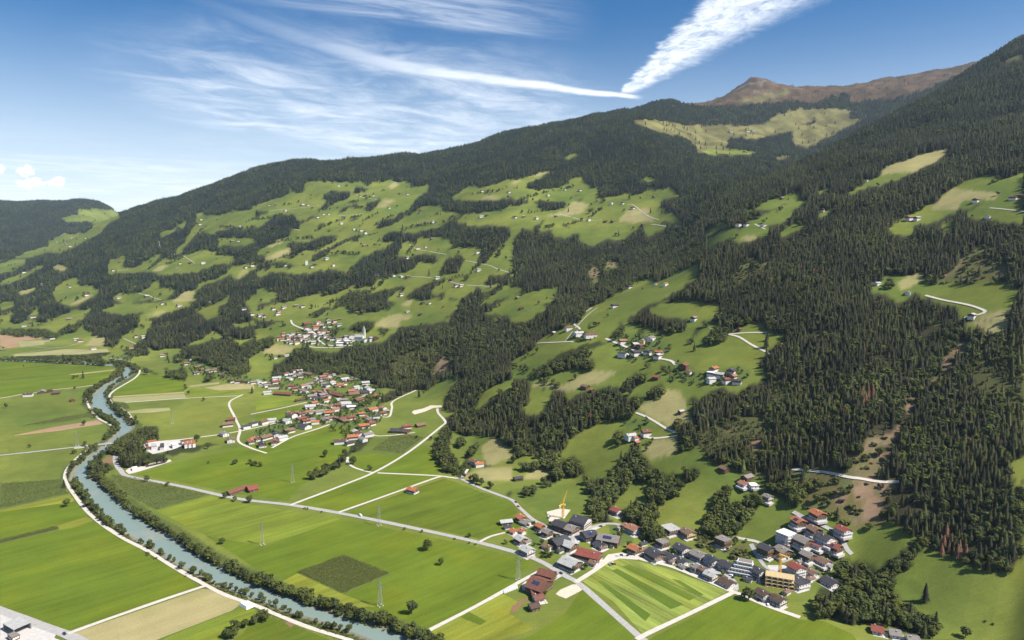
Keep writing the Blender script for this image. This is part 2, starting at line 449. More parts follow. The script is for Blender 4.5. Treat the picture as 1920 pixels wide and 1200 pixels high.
# -- tile A
paint('A', MEADOW,
 [(120,715),(370,645),(370,610),(450,565),(640,550),(710,490),(690,455),(500,455),(480,430),(585,415),(580,375),(720,370),(870,390),(890,430),(830,450),(775,500),(770,530),(640,600),(540,650),(450,690),(340,690),(200,730)],
 [(0,780),(110,745),(200,765),(130,820),(0,840)], [(0,925),(120,865),(320,785),(310,805),(140,890),(0,945)], [(1200,545),(1330,500),(1320,515),(1230,570),(1195,565)],
 [(1330,480),(1410,450),(1390,490),(1350,500)],
 [(1490,400),(1600,410),(1720,400),(1760,375),(1820,390),(1920,335),(1920,500),(1820,505),(1640,520),(1580,550),(1500,535),(1430,600),(1380,640),(1340,690),(1330,670),(1430,560),(1450,480),(1480,420)],
 [(830,755),(940,720),(900,810),(890,815),(1000,805),(1130,740),(1220,690),(1150,760),(1260,735),(1350,740),(1450,700),(1560,670),(1680,720),(1760,720),(1760,770),(1600,780),(1480,830),(1200,860),(1130,830),(980,845),(810,845)],
 [(1640,600),(1670,580),(1820,585),(1920,590),(1920,610),(1800,640),(1650,635)], [(405,950),(470,920),(520,895),(580,875),(590,940),(750,965),(690,1020),(560,1090),(420,1060)],
 [(850,1035),(900,990),(1060,1000),(1160,910),(1205,905),(1190,960),(1320,965),(1250,1020),(1180,1050),(1090,1040),(940,1070),(850,1050)],
 [(1440,975),(1480,945),(1640,880),(1740,835),(1760,850),(1600,905),(1490,955)], [(1710,830),(1800,790),(1920,760),(1920,815),(1860,840),(1790,895),(1750,860)],
 [(760,1120),(860,1090),(1000,1080),(1180,1085),(1260,1050),(1440,1080),(1380,1100),(1260,1130),(1060,1200),(1050,1170),(1180,1100),(1040,1140),(900,1150)],
 [(350,1200),(600,1120),(680,1110),(600,1200)], [(0,1070),(110,1058),(100,1090),(0,1120)], [(0,1160),(100,1150),(60,1200),(0,1200)], [(210,1170),(290,1100),(280,1150),(230,1200)],
 [(1470,1120),(1580,1085),(1720,1015),(1700,1060),(1620,1100),(1650,1150),(1540,1190)], [(1840,1060),(1920,990),(1920,1200),(1860,1100)])
paint('A', STRAW, [(400,800),(430,785),(500,800),(490,830),(410,815)], [(1280,1060),(1420,970),(1460,985),(1440,1035),(1500,1035),(1400,1060)], [(140,985),(280,960),(200,1000),(150,1005)], [(520,1080),(680,1010),(700,1020),(570,1090)], [(1140,830),(1200,790),(1270,790),(1190,835)], [(1310,820),(1340,795),(1350,820)], [(1770,880),(1830,825),(1860,830),(1790,890)], [(1110,1170),(1200,1125),(1260,1130),(1160,1165)])
paint('A', LEAFY, [(1480,560),(1520,510),(1560,530),(1510,570)], [(560,1040),(600,1000),(580,1050)], [(1120,800),(1180,750),(1230,720),(1210,750),(1130,810)])
# -- tile B
paint('B', SPRUCE,
 [(0,-40),(160,-60),(400,-80),(1920,-200),(1920,140),(1760,195),(1640,200),(1560,220),(1480,270),(1500,300),(1480,330),(1400,330),(1240,350),(1170,400),(1060,460),(1000,495),(920,510),(890,490),(930,460),(1000,440),(1090,390),(1150,370),(1190,280),(1290,225),(1300,180),(1150,215),(1150,165),(960,160),(830,185),(800,190),(790,160),(700,170),(600,170),(540,155),(365,170),(380,235),(300,255),(260,210),(220,275),(60,320),(0,335)],
 [(490,260),(560,225),(700,225),(720,270),(640,310),(550,350),(460,400),(460,370),(540,310),(500,270)], [(720,215),(760,190),(840,205),(830,240),(720,245)], [(600,400),(640,350),(780,310),(770,350),(680,375),(610,410)],
 [(830,310),(880,300),(950,270),(940,310),(890,370),(830,395),(820,370)], [(680,300),(730,295),(740,320),(690,320)], [(0,370),(100,380),(90,420),(0,425)],
 [(90,430),(120,400),(300,405),(300,440),(370,440),(450,400),(440,430),(380,465),(330,500),(240,570),(160,610),(70,650),(0,680),(0,500),(60,470)],
 [(210,650),(260,600),(400,600),(520,560),(620,560),(600,600),(470,660),(390,680),(300,720),(200,755),(250,690)], [(410,720),(560,640),(640,600),(740,560),(820,560),(810,590),(680,620),(560,690),(430,760)],
 [(930,610),(960,550),(1040,525),(1170,540),(1300,515),(1400,480),(1500,420),(1560,400),(1580,410),(1500,460),(1640,490),(1700,480),(1900,500),(1920,520),(1920,560),(1880,610),(1790,690),(1720,780),(1650,780),(1650,740),(1700,650),(1560,650),(1490,660),(1430,700),(1420,660),(1470,640),(1440,590),(1380,575),(1230,585),(1180,620),(1050,605),(990,615)],
 [(700,800),(730,780),(850,690),(950,660),(1050,605),(1110,610),(1110,660),(1050,730),(1160,730),(1250,700),(1350,710),(1370,770),(1240,765),(1160,820),(1030,870),(960,880),(860,950),(780,960),(720,945),(600,1000),(480,1035),(480,990),(380,1020),(300,1050),(200,1070),(40,1110),(0,1110),(0,1080),(130,1050),(170,1000),(100,980),(0,970),(0,880),(120,840),(230,840),(300,850),(420,840),(540,810),(680,830)],
 [(1380,830),(1400,760),(1480,710),(1560,700),(1570,750),(1530,800),(1530,830),(1480,850),(1370,860)], [(1715,930),(1740,860),(1870,850),(1920,740),(1920,940)],
 [(1110,1050),(1160,980),(1330,900),(1400,880),(1440,880),(1420,900),(1330,960),(1340,1010),(1420,975),(1430,1040),(1340,1050),(1200,1040)],
 [(1500,1130),(1530,1030),(1620,990),(1640,950),(1700,955),(1690,1000),(1850,930),(1870,950),(1780,1010),(1660,1080),(1740,1070),(1900,1010),(1920,1030),(1830,1080),(1760,1120),(1700,1150),(1800,1150),(1920,1170),(1920,1200),(1400,1200),(1440,1160)],
 [(1400,380),(1400,330),(1500,290),(1700,300),(1850,290),(1920,270),(1920,340),(1840,370),(1700,390),(1560,410),(1500,385)])
paint('B', MIXED, [(350,570),(430,550),(440,580),(360,590)], [(540,705),(800,710),(800,724),(560,728)], [(0,720),(60,700),(110,740),(200,760),(300,790),(240,820),(130,810),(0,850)],
 [(570,1110),(590,1050),(720,980),(850,960),(860,1000),(1000,950),(1100,930),(1130,990),(1060,1000),(990,1040),(1060,1080),(1000,1120),(700,1150),(690,1100)], [(1440,1050),(1460,1020),(1520,1030),(1510,1055)], [(400,1180),(410,1140),(520,1090),(600,1110),(640,1100),(540,1140),(430,1190)],
 [(455,530),(460,490),(530,440),(520,480),(480,530)], [(510,545),(530,515),(590,530),(560,550)], [(690,460),(720,430),(780,420),(760,460)], [(600,540),(690,480),(720,475),(620,550)], [(1450,1180),(1500,1130),(1520,1190)])
paint('B', STRAW, [(910,350),(960,300),(1050,300),(1010,330),(960,355)], [(75,655),(240,580),(200,620),(110,660)], [(55,740),(130,700),(270,655),(250,700),(130,750)], [(990,210),(1030,165),(1075,175),(1040,215)], [(1095,1085),(1150,1050),(1180,1055),(1150,1100)], [(930,1200),(1060,1150),(1180,1165),(1140,1200)], [(1670,300),(1740,265),(1830,270),(1790,300)])
# -- tile C
paint('C', MEADOW,
 [(0,170),(110,125),(250,80),(290,90),(220,120),(160,150),(100,190),(120,220),(300,215),(430,170),(440,140),(520,130),(580,190),(640,220),(650,280),(700,280),(960,255),(1000,230),(1180,210),(1250,260),(1130,290),(1110,330),(1160,380),(1220,420),(1290,475),(1200,470),(1150,450),(1010,480),(940,500),(930,520),(860,570),(800,590),(720,580),(610,640),(510,600),(520,540),(450,540),(400,580),(320,570),(300,520),(180,530),(80,510),(0,590)],
 [(1010,480),(1140,490),(1160,520),(1080,540),(1000,570)], [(0,955),(100,960),(0,1005)], [(0,1040),(80,1010),(250,970),(350,965),(310,1030),(220,1080),(240,1120),(170,1140),(120,1200),(0,1200)],
 [(510,1200),(590,1110),(700,1060),(830,980),(960,910),(1050,880),(1040,920),(1140,900),(1280,830),(1400,790),(1400,830),(1340,900),(1280,940),(1180,990),(1110,1040),(1000,1080),(890,1160),(840,1200)],
 [(1040,1130),(1130,1080),(1290,1060),(1450,1060),(1560,1090),(1540,1130),(1490,1190),(1440,1200),(1180,1160),(1060,1150)],
 [(1440,540),(1600,470),(1590,490),(1470,550)], [(1445,650),(1490,600),(1640,520),(1690,510),(1640,560),(1500,620)], [(1640,570),(1720,530),(1800,500),(1920,510),(1920,540),(1840,560),(1780,590),(1700,610)], [(1780,460),(1920,410),(1920,490),(1800,480)], [(1730,390),(1920,315),(1920,360),(1850,350)], [(975,150),(1010,130),(1055,140),(1050,155)])
paint('C', SPRUCE, [(100,190),(130,160),(260,110),(420,90),(430,165),(300,215),(200,230)], [(0,300),(60,270),(150,300),(120,330),(0,350)], [(160,320),(200,290),(300,300),(410,310),(400,360),(320,370),(230,385),(190,350)])
paint('C', MIXED, [(540,400),(550,370),(610,345),(610,390)], [(640,310),(700,280),(700,320),(640,340)], [(1040,390),(1060,360),(1160,380),(1150,400)], [(470,320),(500,280),(540,270),(520,310)], [(890,1010),(980,940),(1010,950),(900,1030)], [(370,500),(380,470),(440,470),(430,520)], [(430,360),(460,330),(450,365)], [(160,500),(200,470),(240,440),(270,430),(240,470),(180,530)],
 [(600,830),(720,740),(800,740),(860,780),(900,700),(1000,620),(1120,640),(1150,720),(1000,850),(850,900),(700,900),(620,880)])
paint('C', STRAW, [(240,430),(400,370),(460,310),(580,330),(520,400),(430,420)], [(790,460),(870,370),(1000,360),(1040,380),(1020,410),(1065,460),(920,470)], [(1690,590),(1780,565),(1840,570),(1780,600)], [(0,160),(80,140),(40,175),(0,185)], [(130,125),(250,80),(285,90),(200,120)])
paint('C', SHRUB, [(1660,880),(1700,800),(1760,720),(1850,740),(1920,760),(1920,840),(1800,900),(1700,940)])
paint('C', DIRT, [(590,880),(600,800),(640,800),(650,870),(630,930)], [(700,800),(740,760),(800,765),(780,800)])
# -- tile D
paint('D', MEADOW, [(0,300),(60,290),(220,240),(230,260),(170,310),(100,330),(0,370)], [(0,410),(60,380),(180,330),(280,300),(200,350),(150,370),(170,410),(130,450),(50,470),(0,470)], [(390,245),(480,190),(440,220)],
 [(570,270),(700,190),(790,150),(880,120),(1000,95),(1100,80),(1000,110),(980,140),(900,150),(830,180),(700,200)], [(90,560),(180,500),(260,465),(250,490),(130,550)], [(380,420),(430,380),(500,360),(420,410)],
 [(910,520),(960,480),(1030,440),(1110,400),(1200,350),(1300,310),(1310,260),(1390,210),(1500,150),(1640,120),(1840,130),(1920,90),(1920,460),(1820,455),(1700,440),(1490,410),(1560,360),(1500,370),(1460,360),(1400,390),(1330,400),(1240,460),(1090,480),(1060,560),(990,555),(940,540)], [(1310,490),(1390,455),(1380,500),(1320,520)],
 [(830,890),(900,850),(1000,850),(1090,840),(1170,830),(1170,890),(1210,920),(1280,910),(1450,920),(1600,905),(1830,915),(1830,960),(1880,960),(1860,1050),(1800,1110),(1810,1200),(1400,1200),(1440,1170),(1420,1110),(1300,1080),(1180,1040),(1110,1000),(1000,1070),(960,1080),(900,1000),(760,990),(770,930),(850,900)])
paint('D', STRAW, [(860,80),(930,40),(990,10),(1100,-20),(1200,-40),(1150,40),(1110,70),(950,100),(880,105)], [(1200,370),(1300,310),(1320,260),(1390,215),(1720,245),(1740,260),(1710,290),(1590,300),(1460,310),(1400,380)], [(960,930),(1080,850),(1170,835),(1160,890),(1050,970),(1000,970)], [(1580,1180),(1640,1150),(1830,1110),(1810,1200),(1560,1200)])
paint('D', LEAFY, [(1480,370),(1560,320),(1720,285),(1720,305),(1600,350),(1500,395)], [(860,940),(880,880),(940,890),(950,950)])
paint('D', SPRUCE, [(1410,390),(1430,320),(1460,310),(1470,390)], [(1060,860),(1070,790),(1085,860)])
paint('D', SHRUB, [(1210,910),(1380,820),(1500,690),(1560,640),(1740,620),(1740,660),(1600,720),(1780,780),(1830,850),(1700,900),(1480,910),(1280,910)], [(1030,660),(1100,620),(1190,610),(1250,590),(1200,640),(1100,660)], [(840,690),(870,660),(900,690)])
paint('D', DIRT, [(1300,890),(1390,800),(1480,720),(1500,730),(1420,800),(1340,880)])
# -- tile E
paint('E', LEAFY, [(0,70),(60,60),(200,70),(330,65),(420,100),(460,130),(400,140),(330,125),(200,115),(0,110)], [(430,90),(520,30),(650,0),(700,0),(640,30),(560,80),(460,110)],
 [(0,280),(60,270),(300,270),(560,260),(640,250),(840,240),(820,260),(700,290),(640,318),(400,303),(70,295),(0,288)], [(640,320),(760,280),(800,300),(780,330)], [(1235,420),(1240,370),(1400,360),(1400,440)],
 [(670,1060),(720,1000),(800,960),(860,920),(880,990),(800,1000),(740,1040),(720,1070),(830,1090),(880,1120),(800,1140),(740,1190),(690,1180),(670,1120)], [(1240,970),(1340,930),(1480,930),(1640,920),(1480,990),(1300,1020),(1240,1010)], [(1540,450),(1550,390),(1600,400),(1600,450)], [(1060,390),(1070,350),(1120,370),(1180,400),(1130,405)])
paint('E', SPRUCE, [(660,70),(620,10),(700,0),(1060,0),(1040,40),(980,80),(900,140),(850,190),(780,200),(800,130),(690,110),(690,80)],
 [(1115,70),(1150,0),(1500,0),(1750,0),(1760,40),(1830,60),(1920,30),(1920,110),(1810,140),(1690,110),(1600,70),(1540,110),(1400,190),(1200,220),(1120,200),(1030,200),(1000,200),(1090,130)])
paint('E', MIXED, [(1300,300),(1300,270),(1390,200),(1600,150),(1700,110),(1810,180),(1920,120),(1920,250),(1850,300),(1880,350),(1860,380),(1780,430),(1720,430),(1700,380),(1600,370),(1500,330),(1380,290),(1340,320)],
 [(880,1000),(850,920),(880,880),(950,850),(1050,800),(1180,800),(1190,880),(1100,910),(1070,940),(1090,980),(1130,1000),(1240,1010),(1240,1050),(1100,1080),(980,1100),(900,1090)], [(900,230),(960,200),(1120,215),(1120,250),(1000,260),(910,240)])
paint('E', STRAW, [(640,190),(700,130),(800,130),(780,200)])
# -- tile F
paint('F', SPRUCE, [(120,400),(130,330),(220,290),(300,210),(390,200),(440,230),(600,240),(700,190),(800,180),(930,170),(970,140),(1080,60),(1300,20),(1400,0),(1920,0),(1920,430),(1870,450),(1800,470),(1720,520),(1690,580),(1650,640),(1650,680),(1540,650),(1470,690),(1410,660),(1400,600),(1450,570),(1440,540),(1470,490),(1560,420),(1500,405),(1360,450),(1330,480),(1290,510),(1200,520),(1030,590),(960,620),(880,640),(800,680),(790,640),(850,600),(950,560),(1090,500),(1100,490),(1000,500),(870,490),(820,450),(760,420),(700,400),(620,380),(560,400),(430,400),(330,370),(200,390),(120,430)],
 [(0,60),(140,30),(290,10),(260,0),(0,0)], [(1420,740),(1500,690),(1650,690),(1700,640),(1830,550),(1920,520),(1920,960),(1860,900),(1800,860),(1690,860),(1630,850),(1540,850),(1450,790)])
paint('F', MIXED, [(120,400),(150,340),(300,220),(440,235),(640,240),(800,300),(1000,380),(1200,300),(1330,330),(1300,430),(1340,470),(1200,520),(870,490),(700,400),(430,400),(200,390)], [(1400,600),(1450,560),(1560,470),(1700,520),(1650,680),(1410,660)])
paint('F', YOUNG, [(1000,330),(1100,250),(1300,170),(1400,200),(1360,290),(1280,390),(1200,430),(1050,420)], [(1380,410),(1470,330),(1490,380),(1440,430)])
paint('F', LEAFY, [(0,150),(130,120),(150,180),(0,245)], [(690,60),(760,10),(900,0),(880,50),(820,80),(700,90)], [(1390,880),(1400,810),(1450,800),(1460,870),(1440,950),(1520,1060),(1520,1140),(1430,1140),(1360,1020),(1320,970),(1340,910)],
 [(370,1190),(480,1110),(560,1070),(600,1040),(680,960),(830,880),(870,890),(800,950),(700,1020),(620,1100),(520,1150),(420,1190)], [(1500,940),(1500,890),(1540,870),(1560,880),(1560,950),(1520,955)], [(1580,1010),(1620,940),(1670,925),(1675,960),(1620,1025)], [(1550,1055),(1560,1015),(1600,1020),(1600,1070)], [(540,120),(600,60),(690,50),(560,110)], [(900,80),(950,50),(1010,70),(970,95),(920,95)], [(1500,1180),(1540,1090),(1600,1060),(1620,1110),(1540,1180)], [(1690,1110),(1720,1030),(1770,1050),(1760,1100)])
paint('F', DIRT, [(1300,400),(1350,310),(1400,270),(1450,300),(1460,350),(1400,390),(1340,410)])
paint('F', STRAW, [(30,240),(150,180),(285,200),(270,230),(200,260)], [(890,50),(930,0),(1100,-30),(1070,60)], [(1690,950),(1790,880),(1900,960),(1920,1030),(1730,1100)], [(1590,1150),(1740,1100),(1920,1100),(1920,1200),(1550,1200)])
# -- tile G
paint('G', SPRUCE, [(0,0),(490,0),(460,20),(300,90),(210,140),(150,220),(20,290),(0,330)], [(690,20),(700,0),(1340,0),(1310,60),(1190,110),(1080,70),(900,30),(850,40)], [(0,430),(100,430),(150,470),(130,540),(150,610),(80,650),(120,700),(0,740)],
 [(0,740),(110,700),(130,720),(220,690),(270,630),(280,560),(340,500),(400,530),(430,590),(520,540),(620,530),(720,490),(800,490),(830,560),(900,570),(1000,560),(1000,610),(930,680),(900,740),(780,760),(650,760),(600,790),(530,830),(430,900),(420,960),(340,1010),(250,1050),(110,1000),(0,1060)],
 [(810,520),(830,450),(940,390),(1020,410),(1020,450),(900,510),(840,550)], [(1010,620),(1010,520),(1070,490),(1150,480),(1140,530),(1120,580),(1060,610)], [(1840,350),(1850,270),(1880,260),(1920,290),(1920,350)],
 [(1300,610),(1320,570),(1420,580),(1500,520),(1580,490),(1640,540),(1700,540),(1760,490),(1860,460),(1870,430),(1920,410),(1920,1200),(1850,1160),(1730,1150),(1640,1110),(1540,1080),(1450,1030),(1400,950),(1350,900),(1270,880),(1210,850),(1210,780),(1340,760),(1370,730),(1310,680),(1370,640)])
paint('G', YOUNG, [(1400,900),(1420,820),(1500,780),(1700,720),(1920,700),(1920,1180),(1730,1150),(1540,1080),(1450,1030)])
paint('G', MIXED, [(0,760),(200,740),(330,860),(420,960),(340,1010),(250,1050),(110,1000),(0,1060)])
paint('G', LEAFY, [(715,130),(760,70),(820,30),(850,60),(830,130),(760,150)], [(890,150),(920,100),(980,50),(990,70),(1040,60),(930,160)], [(1090,140),(1100,90),(1140,110),(1130,150)], [(1290,220),(1300,170),(1380,60),(1490,0),(1500,10),(1420,90),(1380,130),(1310,220)], [(1430,190),(1470,100),(1520,40),(1600,30),(1650,0),(1800,0),(1740,40),(1620,100),(1600,170),(1520,180)],
 [(160,440),(160,380),(330,260),(430,220),(560,170),(700,150),(720,180),(600,230),(540,260),(600,290),(630,370),(570,385),(450,360),(330,400),(240,440)], [(1030,420),(1040,370),(1070,370),(1060,420)], [(990,370),(990,310),(1040,310),(1030,360)], [(1100,380),(1110,330),(1150,340),(1180,350),(1130,390)], [(1180,900),(1250,880),(1350,900),(1380,960),(1260,1000),(1210,980),(1240,930)],
 [(680,1200),(740,1130),(830,1020),(880,960),(950,970),(1020,1060),(1060,1110),(1180,1160),(1220,1140),(1260,1200)], [(70,1120),(80,1060),(200,1080),(260,1020),(360,1010),(400,1050),(460,1010),(500,1080),(540,1140),(580,1200),(500,1160),(400,1180),(360,1200),(250,1200),(320,1130)], [(1290,1200),(1290,1100),(1340,1120),(1400,1110),(1400,1160),(1360,1200)],
 [(760,920),(770,840),(830,820),(830,900),(790,940)], [(880,960),(900,930),(1000,930),(960,970)], [(560,30),(580,5),(610,10),(610,50),(570,55)], [(230,545),(240,500),(265,500),(260,540)])
paint('G', STRAW, [(140,500),(180,465),(300,480),(390,490),(540,400),(640,380),(800,390),(640,480),(560,490),(420,540),(270,500)], [(940,660),(1010,620),(1110,600),(1150,520),(1260,530),(1310,620),(1300,680),(1360,750),(1210,780),(1190,815),(1050,740)], [(970,980),(1080,890),(1200,900),(1240,930),(1210,1000),(1040,1050)], [(100,1150),(200,1110),(300,1120),(240,1200),(90,1190)])
paint('G', DIRT, [(1580,820),(1660,800),(1670,830),(1600,850)], [(1760,950),(1830,880),(1880,890),(1870,940),(1800,980)])
# -- tile H
paint('H', MEADOW, [(0,90),(120,90),(110,130),(60,170),(0,230)], [(1250,20),(1340,0),(1250,50)], [(1820,1150),(1850,1030),(1920,1030),(1920,1200),(1810,1180)], [(1470,20),(1540,40),(1600,60),(1480,90)])
paint('H', STRAW, [(1480,15),(1800,0),(1810,40),(1700,130),(1600,60)])
paint('H', YOUNG, [(0,500),(200,450),(420,470),(500,550),(600,620),(540,700),(400,850),(300,1000),(100,1060),(0,1060)], [(1450,200),(1600,160),(1920,140),(1920,850),(1800,820),(1560,500)])
paint('H', SHRUB, [(180,1120),(400,1130),(640,1110),(560,1000),(830,980),(860,1050),(780,1110),(650,1200),(300,1200),(160,1180)], [(300,110),(520,60),(540,110),(400,130)], [(220,450),(330,400),(380,440),(300,465)])
paint('H', DIRT, [(1290,380),(1330,300),(1400,200),(1440,140),(1520,150),(1460,240),(1370,300),(1350,360)], [(1190,510),(1240,450),(1290,380),(1250,480)], [(1030,650),(1040,570),(1100,560),(1110,640),(1060,700)], [(700,960),(760,890),(930,870),(970,800),(1000,780),(960,920),(860,940),(800,960)], [(600,1160),(640,1110),(780,1110),(860,1000),(950,1000),(860,1090),(800,1160),(700,1190)])
# -- lower right
paint('X', SHRUB, [(1490,900),(1640,895),(1690,900),(1690,950),(1650,990),(1600,990),(1560,965),(1500,945),(1480,930)])
paint('N', DIRT, [(150,150),(200,140),(250,180),(400,240),(330,300),(280,430),(150,470),(120,400),(200,380),(240,300),(170,330),(140,290)], [(0,310),(60,280),(110,300),(40,360)], [(250,60),(330,40),(330,110),(250,130)])
paint('N', SPRUCE, [(340,110),(380,-60),(1140,-60),(1120,170),(1100,200),(1180,270),(1130,320),(1100,330),(1170,600),(1170,680),(1100,780),(900,740),(800,690),(640,640),(560,620),(520,560),(440,490),(300,440),(280,430),(330,290),(400,280),(400,150)])
paint('N', LEAFY, [(1100,330),(1200,300),(1200,700),(1160,680)], [(310,780),(330,730),(380,690),(450,630),(520,590),(570,600),(570,640),(530,660),(500,720),(460,750),(400,790),(380,800)], [(1030,330),(1100,250),(1200,240),(1200,300),(1100,340)],
 [(0,780),(40,690),(130,690),(230,720),(310,770),(380,810),(370,860),(430,960),(500,980),(560,1060),(640,1040),(670,1110),(650,1170),(560,1190),(330,1110),(200,1100),(100,1070),(0,1060)])
paint('N', MEADOW, [(1110,150),(1130,60),(1200,50),(1200,200),(1160,205)])
paint('M', LEAFY, [(0,420),(-20,180),(20,80),(100,40),(120,110),(80,200),(170,170),(200,230),(270,90),(330,90),(340,160),(310,200),(240,290),(170,400),(60,410)], [(330,20),(560,20),(720,60),(680,150),(600,200),(560,190),(480,130),(400,60)], [(760,880),(800,800),(950,780),(1000,640),(1100,640),(1200,620),(1200,1000),(1000,1040),(760,1020)])
paint('K', LEAFY, [(840,100),(800,50),(760,0),(1100,0),(1110,80),(1040,120),(1000,200),(960,280),(1000,320),(870,330),(840,250),(790,190),(850,170)], [(1070,250),(1110,200),(1200,160),(1200,330),(1130,310)], [(300,100),(340,60),(430,40),(430,90),(340,120)], [(450,50),(480,0),(600,0),(540,40)], [(190,110),(200,70),(250,80),(245,125)])
paint('L', LEAFY, [(200,250),(240,190),(340,180),(390,220),(430,250),(430,310),(340,330),(250,290)], [(380,180),(370,70),(420,0),(680,0),(640,60),(540,140),(460,190),(400,220)], [(430,480),(330,400),(340,330),(430,310),(480,360),(480,430)], [(800,330),(820,240),(890,240),(890,130),(930,70),(1000,60),(990,140),(960,200),(1080,180),(1120,110),(1180,110),(1190,200),(1150,260),(1080,340),(1040,410),(950,400),(880,410),(820,390)])
paint('L', SHRUB, [(720,480),(760,420),(880,430),(890,480),(1000,500),(1090,470),(1150,560),(1060,590),(930,540)])
# gardens of the villages (single trees between the houses)
paint('K', GARDEN, [(340,310),(500,300),(560,380),(640,400),(560,420),(480,460),(460,540),(380,480),(360,400)], [(960,340),(1100,360),(1150,460),(1060,500),(1000,460)], [(420,520),(600,500),(620,540),(520,580)])
paint('L', GARDEN, [(330,560),(560,560),(800,690),(1000,740),(960,690),(700,590),(560,520),(400,500)])
paint('M', GARDEN, [(400,540),(660,480),(900,560),(900,720),(700,720),(660,620)])
paint('V', GARDEN, [(100,260),(400,160),(900,140),(1280,200),(1700,260),(1900,400),(1900,800),(1700,1050),(1400,1100),(1000,880),(600,1000),(200,1100),(0,1150),(0,1000),(350,860),(800,600),(500,420)])
paint('U', GARDEN, [(150,340),(430,240),(560,130),(900,60),(1100,130),(950,300),(1250,380),(1600,330),(1650,380),(1250,470),(1000,470),(640,460),(300,430)])
paint('G', GARDEN, [(780,100),(1100,110),(1200,180),(1130,290),(820,290)], [(1150,350),(1250,300),(1400,400),(1700,340),(1800,400),(1700,470),(1400,470),(1180,440)], [(820,770),(1000,720),(1060,780),(960,840)], [(400,40),(640,110),(560,160),(480,150)])
paint('E', GARDEN, [(1370,280),(1500,300),(1720,390),(1900,440),(1880,470),(1640,430),(1450,400)], [(800,270),(960,260),(1000,290),(880,320)])
# meadow inside the villages
paint('V', MEADOW, [(560,280),(800,230),(880,260),(780,330),(620,330)], [(1190,420),(1430,280),(1480,310),(1330,440),(1260,450)], [(860,360),(1000,320),(1000,370),(880,420)])
# thin belts: pull the woods of the terraced slope back a little; open the cut clearings
wood = np.isin(CLS, (SPRUCE, MIXED, LEAFY))
er = wood.copy()
er[1:-1, 1:-1] &= wood[:-2, 1:-1] & wood[2:, 1:-1] & wood[1:-1, :-2] & wood[1:-1, 2:]
zone = np.zeros_like(wood); zone[165:305, 0:660] = True
CLS[wood & ~er & zone] = MEADOW
for _ in range(1):
    dd_ = (CLS == DIRT); g_ = dd_.copy()
    g_[1:-1, 1:-1] |= dd_[:-2, 1:-1] | dd_[2:, 1:-1] | dd_[1:-1, :-2] | dd_[1:-1, 2:]
    z2 = np.zeros_like(g_); z2[300:500, 700:] = True
    CLS[g_ & z2] = DIRT

def cls_at(x, y, z):
    u, v = project(x, y, z)
    iu, iv = (u / RS).astype(int), (v / RS).astype(int)
    ok = (iu >= 0) & (iu < GW) & (iv >= 0) & (iv < GH)
    return np.where(ok, CLS[np.clip(iv, 0, GH - 1), np.clip(iu, 0, GW - 1)], 255)

for (r0, r1, c0_, c1_, n_) in ((150, 245, 655, 960, 2), (245, 430, 480, 740, 1)):
    for _ in range(n_):
        for cl_ in (MEADOW, STRAW):
            dd_ = (CLS == cl_); g_ = dd_.copy()
            g_[1:-1, 1:-1] |= dd_[:-2, 1:-1] | dd_[2:, 1:-1] | dd_[1:-1, :-2] | dd_[1:-1, 2:]
            z2 = np.zeros_like(g_); z2[r0:r1, c0_:c1_] = True
            CLS[g_ & z2 & np.isin(CLS, (SPRUCE, MIXED, LEAFY, YOUNG))] = cl_

# ------------------------------------------------------------------ materials
MATS = {}
def base_mat(name, rough=0.85, spec=0.2):
    m = bpy.data.materials.new(name)
    m.use_nodes = True
    t = NT(m.node_tree)
    b = m.node_tree.nodes['Principled BSDF']
    b.inputs['Roughness'].default_value = rough
    b.inputs['Specular IOR Level'].default_value = spec
    MATS[name] = m
    return m, t, b
def world_pos(t):
    return t.n('ShaderNodeNewGeometry').outputs['Position']
def plain(name, c, rough=0.85, spec=0.2, var=0.18, scale=0.6, metal=0.0):
    m, t, b = base_mat(name, rough, spec)
    n = t.noise(world_pos(t), scale, 4, 0.6)
    f = t.lin(n, 0.25, 0.75, 1 - var, 1 + var)
    col = t.n('ShaderNodeVectorMath', operation='SCALE')
    col.inputs[0].default_value = c
    t.set(col.inputs['Scale'], f)
    t.set(b.inputs['Base Color'], col.outputs[0])
    b.inputs['Metallic'].default_value = metal
    return m
def link_list(*names):
    return [MATS[n] for n in names]

# ground: colour of the land cover carried by the sheet, grain and mowing by noise
LAND = {MEADOW: (.120, .150, .027), SPRUCE: (.036, .034, .018), LEAFY: (.035, .042, .015), SHRUB: (.075, .085, .030), DIRT: (.20, .135, .085), HEATH: (.086, .056, .033),
        STRAW: (.25, .225, .095), GOLD: (.136, .126, .046), GARDEN: (.090, .125, .030), YOUNG: (.070, .074, .026), MIXED: (.034, .040, .015)}
m, t, b = base_mat('ground', 0.95, 0.05)
pos = world_pos(t)
att = t.n('ShaderNodeAttribute', attribute_name='land')
n_big = t.noise(pos, 0.004, 5, 0.6)
n_mid = t.noise(pos, 0.03, 5, 0.65)
rot = t.vm('MULTIPLY', pos, (1, 1, 0.2))
mp = t.n('ShaderNodeMapping'); mp.inputs['Rotation'].default_value = (0, 0, math.radians(-38)); mp.inputs['Scale'].default_value = (0.06, 0.5, 0.1)
t.set(mp.inputs[0], pos)
n_str = t.noise(mp.outputs[0], 1.0, 3, 0.5)
n_fin = t.noise(pos, 0.6, 4, 0.7)
f = t.m('ADD', t.lin(n_big, .3, .7, .80, 1.18), t.m('ADD', t.lin(n_mid, .25, .75, -.16, .16), t.m('ADD', t.lin(n_str, .3, .7, -.07, .07), t.lin(n_fin, .25, .75, -.17, .17))))
sc_ = t.n('ShaderNodeVectorMath', operation='SCALE'); t.set(sc_.inputs[0], att.outputs['Color']); t.set(sc_.inputs['Scale'], f)
